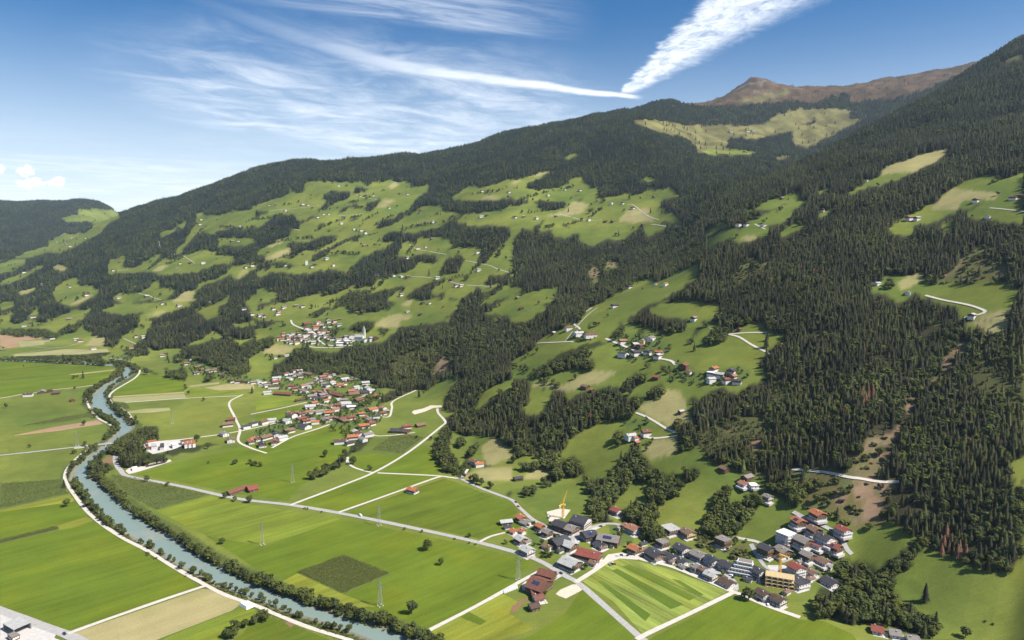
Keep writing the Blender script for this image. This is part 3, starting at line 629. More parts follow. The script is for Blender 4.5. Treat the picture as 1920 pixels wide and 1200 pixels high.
c2 = t.mix(t.ss(t.noise(pos, 0.011, 4, .6), .52, .72, 0, .45), sc_.outputs[0], t.vm('MULTIPLY', sc_.outputs[0], (1.28, 1.08, .95)))
t.set(b.inputs['Base Color'], c2)
bp = t.n('ShaderNodeBump'); bp.inputs['Strength'].default_value = 0.5; bp.inputs['Distance'].default_value = 0.6
t.set(bp.inputs['Height'], n_fin); t.set(b.inputs['Normal'], bp.outputs[0])

def field_mat(name, c, ang=0.0, streak=0.16, width=5.0, c2=None):
    m, t, b = base_mat(name, 0.95, 0.05)
    pos = world_pos(t)
    mp = t.n('ShaderNodeMapping'); mp.inputs['Rotation'].default_value = (0, 0, -ang)
    t.set(mp.inputs[0], pos)
    x, y, z = t.sep(mp.outputs[0])
    lines = t.noise(t.comb(t.m('MULTIPLY', x, 0.012), t.m('MULTIPLY', y, 1.0 / width)), 1.0, 5, 0.6)
    wide = t.noise(t.comb(t.m('MULTIPLY', x, 0.006), t.m('MULTIPLY', y, 0.18 / width)), 1.0, 3, 0.5)
    n1 = t.noise(pos, 0.02, 5, .65)
    n2 = t.noise(pos, 0.55, 4, .72)
    f = t.m('ADD', t.lin(lines, .3, .7, 1 - streak, 1 + streak), t.m('ADD', t.lin(n1, .25, .75, -.12, .12), t.m('ADD', t.lin(n2, .25, .75, -.18, .18), t.lin(wide, .3, .7, -streak, streak))))
    sc = t.n('ShaderNodeVectorMath', operation='SCALE')
    src = t.mix(t.ss(t.noise(pos, .013, 4, .6), .45, .7), c, c2 or tuple(v * k for v, k in zip(c, (1.22, 1.08, .92))))
    t.set(sc.inputs[0], src); t.set(sc.inputs['Scale'], f)
    t.set(b.inputs['Base Color'], sc.outputs[0])
    bp = t.n('ShaderNodeBump'); bp.inputs['Strength'].default_value = 0.4; bp.inputs['Distance'].default_value = 0.4
    t.set(bp.inputs['Height'], n2); t.set(b.inputs['Normal'], bp.outputs[0])
    return m
plain('gravel_road', (.50, .455, .39), .95, .1, .14, .25)
plain('track_gravel', (.36, .335, .28), .95, .1, .18, .25)
plain('asphalt', (.34, .325, .305), .95, .1, .16, .3)
plain('concrete_yard', (.47, .44, .41), .95, .1, .16, .25)
plain('sand', (.52, .46, .36), .95, .05, .12, .3)
plain('bare_soil', (.20, .12, .07), .95, .05, .25, .5)

m, t, b = base_mat('river_water', 0.34, 0.18)
pos = world_pos(t)
n = t.noise(pos, 0.016, 4, .6)
n2 = t.noise(pos, 0.12, 5, .6)
col = t.mix(t.ss(n, .52, .72), (.185, .240, .212), (.250, .258, .222))
col = t.mix(t.ss(n2, .3, .75, 0, .35), col, (.160, .222, .200))
t.set(b.inputs['Base Color'], col)
bp = t.n('ShaderNodeBump'); bp.inputs['Strength'].default_value = 0.25; bp.inputs['Distance'].default_value = 0.25
t.set(bp.inputs['Height'], t.noise(pos, 0.7, 5, .6)); t.set(b.inputs['Normal'], bp.outputs[0])

# ------------------------------------------------------------------ mesh helpers
def mesh_np(name, verts, faces, mats=(), smooth=False):
    me = bpy.data.meshes.new(name)
    v = np.asarray(verts, np.float32); f = np.asarray(faces, np.int32)
    k = f.shape[1]
    me.vertices.add(len(v)); me.vertices.foreach_set('co', v.ravel())
    me.loops.add(f.size); me.loops.foreach_set('vertex_index', f.ravel())
    me.polygons.add(len(f)); me.polygons.foreach_set('loop_start', np.arange(0, f.size, k, dtype=np.int32))
    if smooth:
        me.polygons.foreach_set('use_smooth', np.ones(len(f), bool))
    me.update(calc_edges=True)
    for mt in mats:
        me.materials.append(mt)
    return me
def link(o, parent=None):
    COL.objects.link(o)
    if parent is not None:
        o.parent = parent
    return o
def tag(o, label=None, cat=None, group=None, kind=None):
    if label: o['label'] = label
    if cat: o['category'] = cat
    if group: o['group'] = group
    if kind: o['kind'] = kind
    return o

# ------------------------------------------------------------------ ground sheet
nr, nc = ZZ.shape
idx = np.arange(nr * nc).reshape(nr, nc)
quads = np.stack([idx[:-1, :-1], idx[:-1, 1:], idx[1:, 1:], idx[1:, :-1]], -1).reshape(-1, 4)
gm = mesh_np('ground', np.stack([XX, YY, ZZ], -1).reshape(-1, 3), quads, link_list('ground'), True)
vis = seen(XX, np.maximum(YY, 300), ZZ + 1)
cc = cls_at(XX, YY, ZZ)
onfloor = (DFOOT < 10)
cc = np.where(cc == 255, np.where(onfloor, MEADOW, np.where(vnoise(XX / 260, YY / 260, 77) > 0.5, SPRUCE, MEADOW)), cc)
cc = np.where(~vis & (YY > 2500), SPRUCE, cc)
cc = np.where(onfloor & np.isin(cc, (SPRUCE, MIXED)) & (YY > 1500) & (XX < -700), cc, cc)
lut = np.array([LAND[i] for i in range(11)])
landc = lut[cc]
# blur the borders a little
for _ in range(1):
    p_ = np.pad(landc, ((1, 1), (1, 1), (0, 0)), 'edge')
    landc = (p_[1:-1, 1:-1] * 4 + p_[:-2, 1:-1] + p_[2:, 1:-1] + p_[1:-1, :-2] + p_[1:-1, 2:]) / 8
# parcels of meadow differ in tone: cut, grown, grazed
par = vnoise((-0.62 * XX + 0.78 * YY) / 130, (0.78 * XX + 0.62 * YY) / 95, 61)
par = np.floor(par * 5) / 4
isM = (cc == MEADOW)[..., None]
landc = np.where(isM, landc * (np.stack([.80 + .48 * par, .86 + .30 * par, .92 + .30 * par], -1)), landc)
mott = sstep(fbm(XX / 16, YY / 16, 17, 4), -.12, .28)[..., None]
landc = np.where((cc == DIRT)[..., None], landc * (1 - .62 * mott) + np.array(LAND[SHRUB]) * .62 * mott, landc)
landc = np.where((cc == SHRUB)[..., None], landc * (.75 + .5 * mott) + (1 - mott) * np.array((.05, .028, .012)), landc)
landc = np.where(((cc == HEATH) | (cc == GOLD))[..., None], landc * (.72 + .55 * sstep(fbm(XX / 55, YY / 80, 19, 4), -.4, .4))[..., None], landc)
# stony flanks of the summit
rockn = sstep(fbm(XX / 45, YY / 45, 91, 4), .10, .35) * sstep(300 - rs, 0, 200)
landc = landc * (1 - rockn[..., None]) + np.array((.17, .145, .125)) * rockn[..., None]
wet = ((rsd < 4) & (rsd > -1.5))[..., None]
landc = np.where(wet, np.array((.21, .19, .15)), landc)
landc = np.where((rsd >= 4)[..., None] & (rsd < 16)[..., None], np.array((.075, .095, .026)), landc)
ca_ = gm.attributes.new('land', 'FLOAT_COLOR', 'POINT')
ca_.data.foreach_set('color', np.concatenate([landc, np.ones(landc.shape[:2] + (1,))], -1).astype(np.float32).ravel())
tag(link(bpy.data.objects.new('ground', gm)), 'valley floor and mountain slopes of meadow and forest', kind='structure')

# far range closing the valley
xs = np.linspace(-10500, -4500, 120); dep = np.linspace(0, 1900, 14)
prof = 840 + 200 * fbm(xs / 1700, xs * 0, 5, 5)
FX, FY = np.meshgrid(xs, dep)
ridge = 1 - np.abs(FY - 950) / 950
FZ = (prof[None] * ridge ** .8) + 120 * fbm(FX / 700, FY / 700, 8, 4) * ridge - 20
ii = np.arange(FX.size).reshape(FX.shape)
plain('far_woodland', (.045, .060, .030), .95, .05, .3, .004)
fm = mesh_np('distant_mountain', np.stack([FX, FY + 12300, FZ], -1).reshape(-1, 3), np.stack([ii[:-1, :-1], ii[:-1, 1:], ii[1:, 1:], ii[1:, :-1]], -1).reshape(-1, 4), link_list('far_woodland'), True)
tag(link(bpy.data.objects.new('distant_mountain', fm)), 'pale blue mountain range closing the far valley', kind='structure')
# river surface
def drape(name, poly, mat, lift, step=20.0, flat=None, lab=None, kind='structure', dens=8.0):
    """a sheet laid over the ground inside a plan polygon"""
    pts = []
    n = len(poly)
    for i in range(n):
        a, b_ = np.array(poly[i][:2], float), np.array(poly[(i + 1) % n][:2], float)
        k = max(1, int(np.linalg.norm(b_ - a) / dens))
        for j in range(k):
            pts.append(tuple(a + (b_ - a) * j / k))
    nb = len(pts)
    edges = [(i, (i + 1) % nb) for i in range(nb)]
    P_ = np.array(pts)
    gx, gy = np.meshgrid(np.arange(P_[:, 0].min(), P_[:, 0].max(), step), np.arange(P_[:, 1].min(), P_[:, 1].max(), step))
    gx, gy = gx.ravel(), gy.ravel()
    m_ = inside(gx, gy, pts) & (seg_dist(gx, gy, pts + pts[:1]) > step * 0.4)
    allp = [Vector(p) for p in pts] + [Vector((float(x), float(y))) for x, y in zip(gx[m_], gy[m_])]
    vco, e_, f_, _, _, _ = delaunay_2d_cdt(allp, edges, [], 1, 1e-4)
    xy = np.array([(v.x, v.y) for v in vco])
    z = np.full(len(xy), flat) if flat is not None else Hq(xy[:, 0], xy[:, 1]) + lift
    f_ = [f for f in f_ if len(f) == 3]
    me = mesh_np(name, np.column_stack([xy, z]), np.array(f_), [MATS[mat]], True)
    # all faces up
    o = link(bpy.data.objects.new(name, me))
    tag(o, lab, kind=kind)
    return o
wide = []
def offset_line(line, dist):
    L = [np.array(p) for p in line]
    out = []
    for i in range(len(L)):
        a, b_ = L[max(0, i - 1)], L[min(len(L) - 1, i + 1)]
        d_ = b_ - a; n_ = np.array((d_[1], -d_[0])) / (np.linalg.norm(d_) + 1e-9)
        out.append(tuple(L[i] + n_ * dist))
    return out
drape('river', offset_line(RR, 4.5) + offset_line(RL, -4.5)[::-1], 'river_water', 0, 40.0, flat=-1.45, lab='turquoise glacial river winding through the valley', dens=400)

# ------------------------------------------------------------------ fields on the valley floor
def ang_of(p, q):
    a, b_ = floor_pt(p), floor_pt(q)
    return math.atan2(b_[1] - a[1], b_[0] - a[0])
STRIP = ang_of((0, 1075), (250, 1010))
field_mat('grass_mid', (.099, .138, .014), STRIP, .13, 7)
field_mat('grass_light', (.132, .168, .022), STRIP, .20, 7)
field_mat('grass_dark', (.090, .124, .014), STRIP, .15, 7)
field_mat('grass_yellow', (.170, .188, .026), STRIP, .2, 6)
field_mat('stubble', (.31, .265, .125), STRIP, .07, 5, (.27, .24, .10))
field_mat('pale_stubble', (.25, .245, .115), STRIP, .09, 5)
field_mat('ploughed', (.28, .19, .115), STRIP, .08, 4)
field_mat('maize_soil', (.110, .140, .040), STRIP, .12, 3)
field_mat('hay_swath', (.175, .215, .045), ang_of((1110, 1090), (1250, 1165)), .34, 3.4)
field_mat('hay_dark', (.085, .130, .018), ang_of((1110, 1090), (1250, 1165)), .10, 4.2)
MAIZE = []
LEVEL = [0.05]
def field(name, tile, pts, mat, lab):
    poly = []
    for p in px(tile, pts):
        h_ = hit(p)
        if h_ is not None:
            poly.append((h_.x, h_.y))
    LEVEL[0] += 0.004
    o = drape(name, poly, mat, LEVEL[0], 26.0, lab=lab)
    if mat == 'maize_soil':
        MAIZE.append(poly)
    return o
field('meadow', 'I', [(0,240),(530,112),(600,190),(660,270),(440,340),(0,440)], 'grass_mid', 'mown meadow strip beside the riverside track')
field('meadow', 'I', [(0,240),(0,228),(525,112),(560,150),(540,165)], 'grass_yellow', 'yellowish mown edge below the maize')
field('meadow', 'I', [(0,485),(445,377),(655,285),(760,345),(1100,545),(1500,790),(490,1135),(210,1045),(0,955)], 'grass_mid', 'large green meadow between the river track and the lane')
field('meadow', 'I', [(440,340),(650,275),(700,310),(540,360),(445,375)], 'grass_yellow', 'pale patch of mown grass')
field('stubble_field', 'I', [(545,1150),(1520,815),(1600,825),(1820,920),(1740,980),(1260,1165),(1150,1210),(600,1210)], 'stubble', 'straw coloured stubble field by the river')
field('meadow', 'I', [(1270,1170),(1745,985),(1820,960),(1920,970),(1920,1060),(1700,1150),(1650,1230),(1160,1230)], 'grass_light', 'striped light green meadow below the stubble field')
field('meadow', 'J', [(0,1010),(110,1030),(280,1085),(560,1200),(-200,1230),(-100,1150)], 'grass_dark', 'dark green meadow between hedge and river track')
field('maize_field', 'I', [(0,30),(480,-4),(490,20),(518,105),(0,222)], 'maize_soil', 'broad dark maize field at the left edge')
field('maize_field', 'I', [(0,452),(430,350),(445,375),(0,480)], 'maize_soil', 'narrow maize strip in the large meadow')
field('maize_field', 'X', [(205,890),(250,896),(395,928),(292,957),(235,928)], 'maize_soil', 'maize field between road and river hedge')
field('meadow', 'X', [(292,958),(395,930),(470,946),(640,972),(497,1024),(385,1003)], 'grass_light', 'streaky light meadow beside the country road')
field('meadow', 'X', [(385,1004),(497,1025),(640,973),(880,1022),(998,1054),(960,1096),(805,1180),(760,1163),(600,1112),(480,1066)], 'grass_mid', 'wide green meadow between road and river')
field('meadow', 'J', [(200,760),(310,700),(655,858),(900,950),(700,960),(450,880)], 'grass_yellow', 'mown margin along the river hedge')
field('maize_field', 'J', [(305,695),(660,565),(1015,705),(655,855)], 'maize_soil', 'diamond shaped maize field in the wide meadow')
field('meadow', 'X', [(808,1184),(905,1135),(940,1112),(975,1130),(955,1150),(1000,1180),(900,1215),(840,1215)], 'grass_yellow', 'pale cut meadow near the farm lane')
field('meadow', 'J', [(1530,1030),(1600,990),(1730,1060),(1680,1090)], 'grass_dark', 'small dark green plot in the cut meadow')
field('meadow', 'X', [(548,944),(640,909),(700,888),(815,894),(640,957)], 'grass_mid', 'triangular meadow between two lanes')
field('meadow', 'X', [(652,961),(832,897),(960,943),(985,985),(900,1010)], 'grass_dark', 'meadow beside the tree lined road')
field('meadow', 'X', [(255,890),(330,868),(420,845),(545,820),(615,800),(665,800),(655,845),(600,885),(560,915),(540,940),(440,925),(330,902)], 'grass_mid', 'open meadow below the village')
field('hay_meadow', 'X', [(1092,1090),(1135,1057),(1162,1045),(1250,1066),(1366,1109),(1206,1190),(1150,1128)], 'hay_swath', 'freshly mown hay meadow with swaths beside the near village')
for q_ in ([(108,680),(150,665),(650,935),(550,970)], [(185,650),(240,635),(745,880),(690,905)], [(555,740),(620,755),(800,860),(760,875)], [(0,760),(40,760),(400,1010),(360,1060)]):
    field('uncut_grass', 'L', q_, 'hay_dark', 'uncut dark strip left standing in the hay meadow')
field('meadow', 'X', [(1215,1200),(1380,1116),(1430,1137),(1500,1162),(1545,1165),(1600,1190),(1620,1230),(1215,1230)], 'grass_mid', 'bright meadow in front of the near village')
field('meadow', 'X', [(1000,1190),(1060,1150),(1095,1100),(1130,1135),(1200,1200),(1000,1230),(900,1230)], 'grass_mid', 'meadow below the riding arena')
field('sand_arena', 'K', [(568,855),(600,825),(690,785),(735,782),(772,812),(760,830),(645,890),(590,870)], 'sand', 'pale sand riding arena by the crossroads')
field('maize_field', 'E', [(150,800),(420,740),(690,697),(712,728),(420,775)], 'maize_soil', 'long dark crop strip left of the river')
field('ploughed_field', 'E', [(105,865),(420,800),(730,750),(775,780),(420,835),(115,868)], 'ploughed', 'long brown ploughed strip left of the river')
field('crop_field', 'E', [(0,305),(600,330),(830,340),(858,365),(510,410),(0,460)], 'grass_dark', 'olive crop field at the river bend')
field('stubble_field', 'E', [(510,408),(855,372),(850,380),(560,412)], 'stubble', 'thin straw strip at the river bend')
field('meadow', 'E', [(0,470),(500,415),(850,385),(790,450),(730,490),(400,515),(170,555),(0,580)], 'grass_mid', 'green meadow behind the lonely farm')
field('meadow', 'E', [(845,530),(930,480),(1060,400),(1240,420),(1385,450),(1380,535),(1100,555),(850,570)], 'grass_mid', 'green meadow inside the river bend')
field('stubble_field', 'E', [(848,572),(1380,540),(1385,550),(850,582)], 'stubble', 'thin straw strip in the river bend meadow')
field('stubble_field', 'E', [(840,586),(1385,554),(1395,585),(930,618),(848,610)], 'pale_stubble', 'pale cut field in the river bend')
field('maize_field', 'E', [(868,625),(940,622),(985,665),(920,675)], 'maize_soil', 'small dark maize plot by the river path')
field('stubble_field', 'E', [(930,690),(1100,665),(1270,658),(1280,680),(1150,695),(960,700)], 'pale_stubble', 'pale rounded cut strip near the pylon')
field('stubble_field', 'E', [(1530,510),(1700,480),(1900,478),(1910,515),(1640,530)], 'stubble', 'straw field below the village houses')
field('stubble_field', 'E', [(1420,492),(1650,465),(1640,480),(1430,505)], 'pale_stubble', 'narrow pale cut strip')
field('meadow', 'E', [(1420,515),(1640,532),(1820,535),(1790,565),(1420,580)], 'grass_light', 'light green meadow below the straw field')
field('stubble_field', 'E', [(0,112),(280,118),(320,140),(130,160),(140,200),(60,212),(0,190)], 'ploughed', 'brownish field at the far end of the floor')
field('stubble_field', 'E', [(130,160),(340,150),(330,185),(150,205)], 'pale_stubble', 'pale field at the far end of the floor')
field('meadow', 'E', [(110,258),(500,218),(660,222),(800,215),(820,240),(600,258),(100,272)], 'pale_stubble', 'long pale strip before the river hedge')
field('meadow', 'F', [(0,600),(120,575),(360,565),(380,590),(280,630),(0,690)], 'grass_light', 'light meadow beside the long barn')
field('meadow', 'F', [(0,790),(170,745),(240,720),(360,640),(0,712)], 'grass_mid', 'meadow strip between the two village lanes')
field('meadow', 'F', [(715,1010),(860,1000),(1090,1015),(930,1130),(860,1138),(740,1105),(695,1060)], 'grass_mid', 'meadow inside the lane loop')
field('meadow', 'F', [(960,1128),(1240,940),(1330,970),(1400,1130),(1340,1165),(980,1148)], 'grass_mid', 'meadow between lane and dark hedge')
field('orchard_plot', 'F', [(865,975),(1020,872),(1170,865),(1262,885),(1100,1010)], 'maize_soil', 'dark fruit plantation plot beside the lane')
field('gravel_pile', 'F', [(1168,695),(1180,680),(1250,665),(1310,640),(1390,640),(1395,655),(1330,660),(1260,690),(1190,710)], 'sand', 'pale gravel heap strip in the meadow')
field('bare_soil', 'J', [(215,1075),(250,1055),(300,1075),(260,1110)], 'bare_soil', 'reddish bare soil patch beside the river track')
field('bare_soil', 'K', [(228,990),(240,950),(330,890),(375,885),(300,950),(260,1000)], 'bare_soil', 'trampled brown paddock soil behind the farm')
field('bare_soil', 'E', [(740,1065),(860,1010),(880,1000),(860,1080)], 'bare_soil', 'brown bare plot by the wood')
field('paved_yard', 'R', [(0,270),(420,440),(900,560),(1560,880),(1500,980),(1800,1100),(1500,1500),(0,1500)], 'concrete_yard', 'pale paved yard of the depot')
field('paved_yard', 'S', [(330,350),(650,330),(1130,290),(1420,270),(1300,400),(1000,520),(700,590),(560,620),(420,550)], 'concrete_yard', 'pale works yard beside the wood')
field('paved_yard', 'S', [(-60,1000),(60,900),(400,860),(830,760),(940,740),(990,780),(840,830),(430,960),(160,1040),(20,1070)], 'gravel_road', 'gravel storage yard below the wood')
field('paved_yard', 'K', [(310,790),(340,760),(420,790),(530,750),(600,700),(620,720),(480,800),(400,840),(320,830)], 'concrete_yard', 'farmyard paving')
field('paved_yard', 'K', [(700,400),(760,370),(860,345),(960,330),(900,360),(780,420),(745,470),(700,500),(690,450)], 'concrete_yard', 'village square paving between hotels')
field('paved_yard', 'K', [(880,650),(960,560),(1060,545),(1200,585),(1180,600),(1050,590),(960,620)], 'gravel_road', 'car park beside the hay meadow')
field('paved_yard', 'K', [(500,240),(600,215),(680,225),(640,280),(560,300),(520,320)], 'sand', 'sandy building site by the crane')
field('paved_yard', 'M', [(395,640),(520,640),(700,740),(740,770),(650,800),(560,700),(420,700)], 'concrete_yard', 'pale construction site yard')

# ------------------------------------------------------------------ roads
def road(tile, pts, w, lab, mat='gravel_road', name='road'):
    wp = [hit(p) for p in px(tile, pts)]
    wp = [(p.x, p.y) for p in wp if p is not None]
    sm = smooth_line(wp, 6)
    L = [np.array(p) for p in sm]
    # even spacing
    out = [L[0]]
    for p in L[1:]:
        if np.linalg.norm(p - out[-1]) > 4:
            out.append(p)
    v, f = [], []
    for i, p in enumerate(out):
        a, b_ = out[max(0, i - 1)], out[min(len(out) - 1, i + 1)]
        d_ = b_ - a; n_ = np.array((-d_[1], d_[0])) / (np.linalg.norm(d_) + 1e-9)
        ww = w * (1 + 0.06 * math.sin(i * 0.7)) / 2
        for s in (-1, 0, 1):
            q = p + n_ * ww * s
            v.append((q[0], q[1], float(Hq(q[0], q[1]))))
    lift = 0.28 + 0.01 * (len(ROADS) % 9)
    v = np.array(v)
    v[:, 2] += lift
    # the edges of a road on a slope are cut level
    zc = v[1::3, 2]
    for k in (0, 2):
        v[k::3, 2] = np.maximum(v[k::3, 2], zc - 0.5)
    for i in range(len(out) - 1):
        for k in (0, 1):
            f.append((3 * i + k, 3 * i + k + 1, 3 * i + k + 4, 3 * i + k + 3))
    me = mesh_np(name, v, np.array(f), [MATS[mat]], True)
    o = link(bpy.data.objects.new(name, me))
    tag(o, lab, kind='structure')
    ROADS.append(out)
    return o
ROADS = []
road('X', [(217,852),(217,868),(226,882),(243,894),(330,910),(445,935),(545,947),(640,963),(750,985),(900,1018),(1000,1047),(1060,1080),(1085,1094),(1130,1133),(1200,1195),(1225,1215)], 7.0, 'country road crossing the valley floor to the near village', 'asphalt')
road('X', [(545,947),(640,911),(705,884),(770,845),(827,800),(835,791),(822,775),(820,766)], 4.6, 'lane curving up to the forest edge')
road('X', [(700,886),(692,885),(665,877),(652,867),(652,857)], 4.2, 'lane loop by the hedge')
road('X', [(708,887),(815,892),(860,897),(870,890),(877,880)], 4.2, 'lane to the house in the trees')
road('X', [(635,961),(720,931),(812,898),(830,893)], 4.2, 'straight field lane')
road('X', [(900,1016),(920,1006),(947,999)], 3.6, 'short lane into the village')
road('X', [(865,898),(900,915),(932,927),(960,938),(972,950),(985,962),(1000,975),(1020,985)], 5.5, 'tree lined road into the near village', 'asphalt')
road('X', [(1080,1092),(1122,1065),(1150,1045),(1170,1040),(1207,1050),(1260,1063),(1315,1085),(1372,1109),(1390,1115),(1427,1132),(1465,1146),(1500,1158)], 5.5, 'village street along the mown meadow')
road('X', [(1375,1111),(1295,1150),(1207,1192),(1190,1203)], 5.0, 'pale lane along the mown meadow')
road('X', [(790,1191),(805,1182),(900,1133),(982,1087),(1010,1072)], 4.6, 'lane from the farm to the river')
road('X', [(-60,1122),(0,1144),(50,1163),(120,1188),(160,1206)], 9.0, 'main road at the lower left corner', 'asphalt')
road('X', [(128,1188),(200,1162),(300,1127),(387,1098)], 4.8, 'field lane to the river track')
road('X', [(170,838),(140,863),(125,882),(122,900),(135,922),(160,955),(187,980),(232,1010),(275,1032),(325,1063),(387,1098),(425,1117),(480,1136),(517,1152),(580,1177),(660,1202),(720,1225)], 4.6, 'riverside track on the left bank')
road('X', [(-80,862),(0,854),(75,846),(165,836)], 5.5, 'road leading to the river bridge', 'asphalt')
road('X', [(-60,755),(0,747),(45,739),(75,735)], 4.2, 'lane to the lonely farm')
road('X', [(98,731),(140,727),(187,721)], 4.0, 'lane from the lonely farm to the river')
road('X', [(250,790),(240,775),(225,765),(210,756),(205,744),(215,732),(250,711),(261,700),(262,694)], 4.6, 'pale path on the right river bank')
road('X', [(213,800),(200,793),(185,785),(171,770),(164,755),(162,747)], 4.0, 'pale path on the left river bank')
road('X', [(232,755),(347,747),(452,742)], 4.0, 'field lane inside the river bend')
road('X', [(455,740),(430,755),(440,782),(450,805),(447,827),(470,840),(500,850)], 4.4, 'winding lane past the farm group')
road('X', [(290,835),(327,826),(405,816),(447,809),(480,802),(525,791),(560,780)], 4.6, 'lane linking the works to the village')
road('X', [(510,840),(547,820),(590,806),(618,796)], 4.6, 'lane below the lower village row')
road('X', [(470,777),(530,765),(577,754)], 4.2, 'lane across the meadow to the village')
road('X', [(577,754),(620,760),(665,750),(690,735),(680,715),(655,705)], 6.0, 'village street through the old centre', 'asphalt')
road('X', [(520,790),(560,782),(590,770),(620,768)], 4.6, 'lower village street')
road('X', [(715,782),(730,781),(735,765),(738,752),(780,732)], 4.2, 'lane by the terraced houses')
road('X', [(694,808),(703,817),(727,817),(750,815),(778,811)], 4.0, 'lane to the long dark barn')
road('X', [(1135,635),(1162,646),(1200,661),(1220,666),(1235,672),(1258,677),(1266,684)], 5.0, 'road through the hillside hamlet')
road('X', [(1082,597),(1077,608),(1087,617),(1075,625)], 4.0, 'bend above the red roofed farm')
road('X', [(1110,577),(1098,585),(1084,597)], 3.6, 'track down the spur meadow')
road('X', [(1007,644),(1040,642),(1075,641)], 3.6, 'farm track across the slope')
road('X', [(1365,627),(1385,632),(1410,647),(1445,664)], 4.2, 'pale curved track on the slope meadow')
road('X', [(1365,627),(1400,624),(1440,624)], 3.6, 'level track on the slope meadow')
road('X', [(1192,774),(1222,787),(1255,807),(1269,811)], 3.8, 'track along the pale cut slope')
road('X', [(1205,817),(1225,822),(1270,817)], 3.8, 'farm drive on the slope')
road('X', [(1735,554),(1765,562),(1815,572),(1840,580),(1847,585),(1832,591),(1802,597)], 4.6, 'hairpin track high on the slope')
road('X', [(1485,880),(1540,885),(1590,895),(1620,899),(1686,904)], 4.2, 'forest road across the clearing')
road('X', [(1375,1007),(1400,1012),(1422,1017),(1440,1030)], 4.0, 'wall lined lane in the village')
road('X', [(1487,960),(1515,975),(1540,985),(1562,997),(1580,1015),(1588,1030),(1602,1044)], 5.5, 'steep village street to the top houses', 'asphalt')
road('X', [(1408,1020),(1416,1035),(1425,1050),(1440,1066),(1475,1076),(1515,1092)], 4.6, 'street past the building site', 'asphalt')
road('X', [(1262,1050),(1300,1060),(1340,1072),(1365,1080),(1380,1096),(1378,1110)], 4.6, 'street between the house rows', 'asphalt')
road('X', [(1020,985),(1050,1003),(1075,1008),(1085,1001),(1112,988),(1140,982),(1170,985)], 5.0, 'street through the near village', 'asphalt')
road('X', [(1075,1008),(1070,1030),(1060,1045),(1040,1063)], 4.5, 'side street of the near village', 'asphalt')
road('X', [(545,600),(552,610),(590,625),(600,640),(620,648),(660,648)], 5.0, 'street through the church village')
road('X', [(580,650),(610,652),(645,651)], 4.0, 'loop road below the church village')
for i_, pts_ in enumerate(([(767,459),(805,471),(837,477)], [(872,489),(915,497),(935,505),(955,511)], [(765,519),(790,519),(810,521)], [(875,535),(905,536),(935,536)], [(838,526),(867,535)], [(635,404),(660,403),(682,400)], [(505,396),(555,391),(602,386)],
                        [(540,427),(562,432)], [(668,365),(690,372),(708,374)], [(1050,401),(1100,413),(1128,412)], [(1175,384),(1190,386),(1235,412)], [(1220,421),(1255,426)], [(1415,420),(1435,430)], [(365,494),(345,480)], [(260,550),(285,557),(302,562)], [(105,452),(125,458),(135,464)],
                        [(220,507),(240,506)], [(298,452),(301,468)], [(320,475),(345,485)], [(1330,615),(1345,622)], [(1855,390),(1920,397)], [(1120,577),(1060,640)], [(590,530),(630,514)], [(55,650),(110,652),(155,642)], [(20,665),(110,652)], [(232,635),(255,645)])):
    road('X', pts_, 3.2 if pts_[0][1] > 450 else 4.2, ['farm track on the terraced slope', 'pale farm lane among the slope meadows', 'narrow track to a slope farm'][i_ % 3], mat='track_gravel', name='track')
# ------------------------------------------------------------------ trees
def tri_mesh(name, V, F, mats, mi=None, smooth=False):
    me = mesh_np(name, V, np.array(F), mats, smooth)
    if mi is not None:
        me.polygons.foreach_set('material_index', np.array(mi, np.int32))
    return me
def leaf_material(name, mode, hue=(1, 1, 1)):
    m, t, b = base_mat(name, 0.75, 0.12)
    if mode == 'inst':
        src = t.n('ShaderNodeAttribute', attribute_type='INSTANCER', attribute_name='tint').outputs['Color']
    else:
        src = t.n('ShaderNodeObjectInfo').outputs['Color']
    n = t.noise(t.n('ShaderNodeTexCoord').outputs['Object'], 0.9, 3, .7)
    sc = t.n('ShaderNodeVectorMath', operation='SCALE')
    t.set(sc.inputs[0], src); t.set(sc.inputs['Scale'], t.lin(n, .3, .7, .66, 1.36))
    t.set(b.inputs['Base Color'], sc.outputs[0])
    out = m.node_tree.nodes['Material Output']
    tr = t.n('ShaderNodeBsdfTranslucent'); t.set(tr.inputs['Color'], t.vm('MULTIPLY', sc.outputs[0], (1.0, 1.05, .6)))
    mx = t.n('ShaderNodeMixShader'); mx.inputs[0].default_value = 0.12
    t.set(mx.inputs[1], b.outputs[0]); t.set(mx.inputs[2], tr.outputs[0])
    t.set(out.inputs['Surface'], mx.outputs[0])
    return m
leaf_material('foliage_scattered', 'inst')
leaf_material('foliage', 'obj')
plain('bark', (.085, .062, .045), .9, .1, .2, 2.0)

def conifer_geo(seed, layers=8, pts=9):
    """a spruce one unit tall: stacked drooping whorls of branches with ragged tips"""
    r = random.Random(seed)
    V, F = [], []
    for i in range(layers):
        k = i / (layers - 1)
        z0 = 0.13 + 0.80 * k ** 0.92
        rad = (0.165 - 0.135 * k) * r.uniform(.86, 1.14) + 0.012
        top = min(1.0, z0 + 0.17 * (1 - 0.45 * k))
        b0 = len(V)
        V.append((r.uniform(-.006, .006), r.uniform(-.006, .006), top))
        ph = r.uniform(0, 6.28)
        n = pts if k < .7 else 6
        for j in range(n * 2):
            a = ph + math.pi * j / n
            rr = rad * (r.uniform(.85, 1.2) if j % 2 == 0 else r.uniform(.38, .62))
            zz = z0 - (rad * .38 if j % 2 == 0 else -rad * .10) + r.uniform(-.012, .012)
            V.append((rr * math.cos(a), rr * math.sin(a), zz))
        for j in range(n * 2):
            F.append((b0, b0 + 1 + j, b0 + 1 + (j + 1) % (n * 2)))
    return V, F
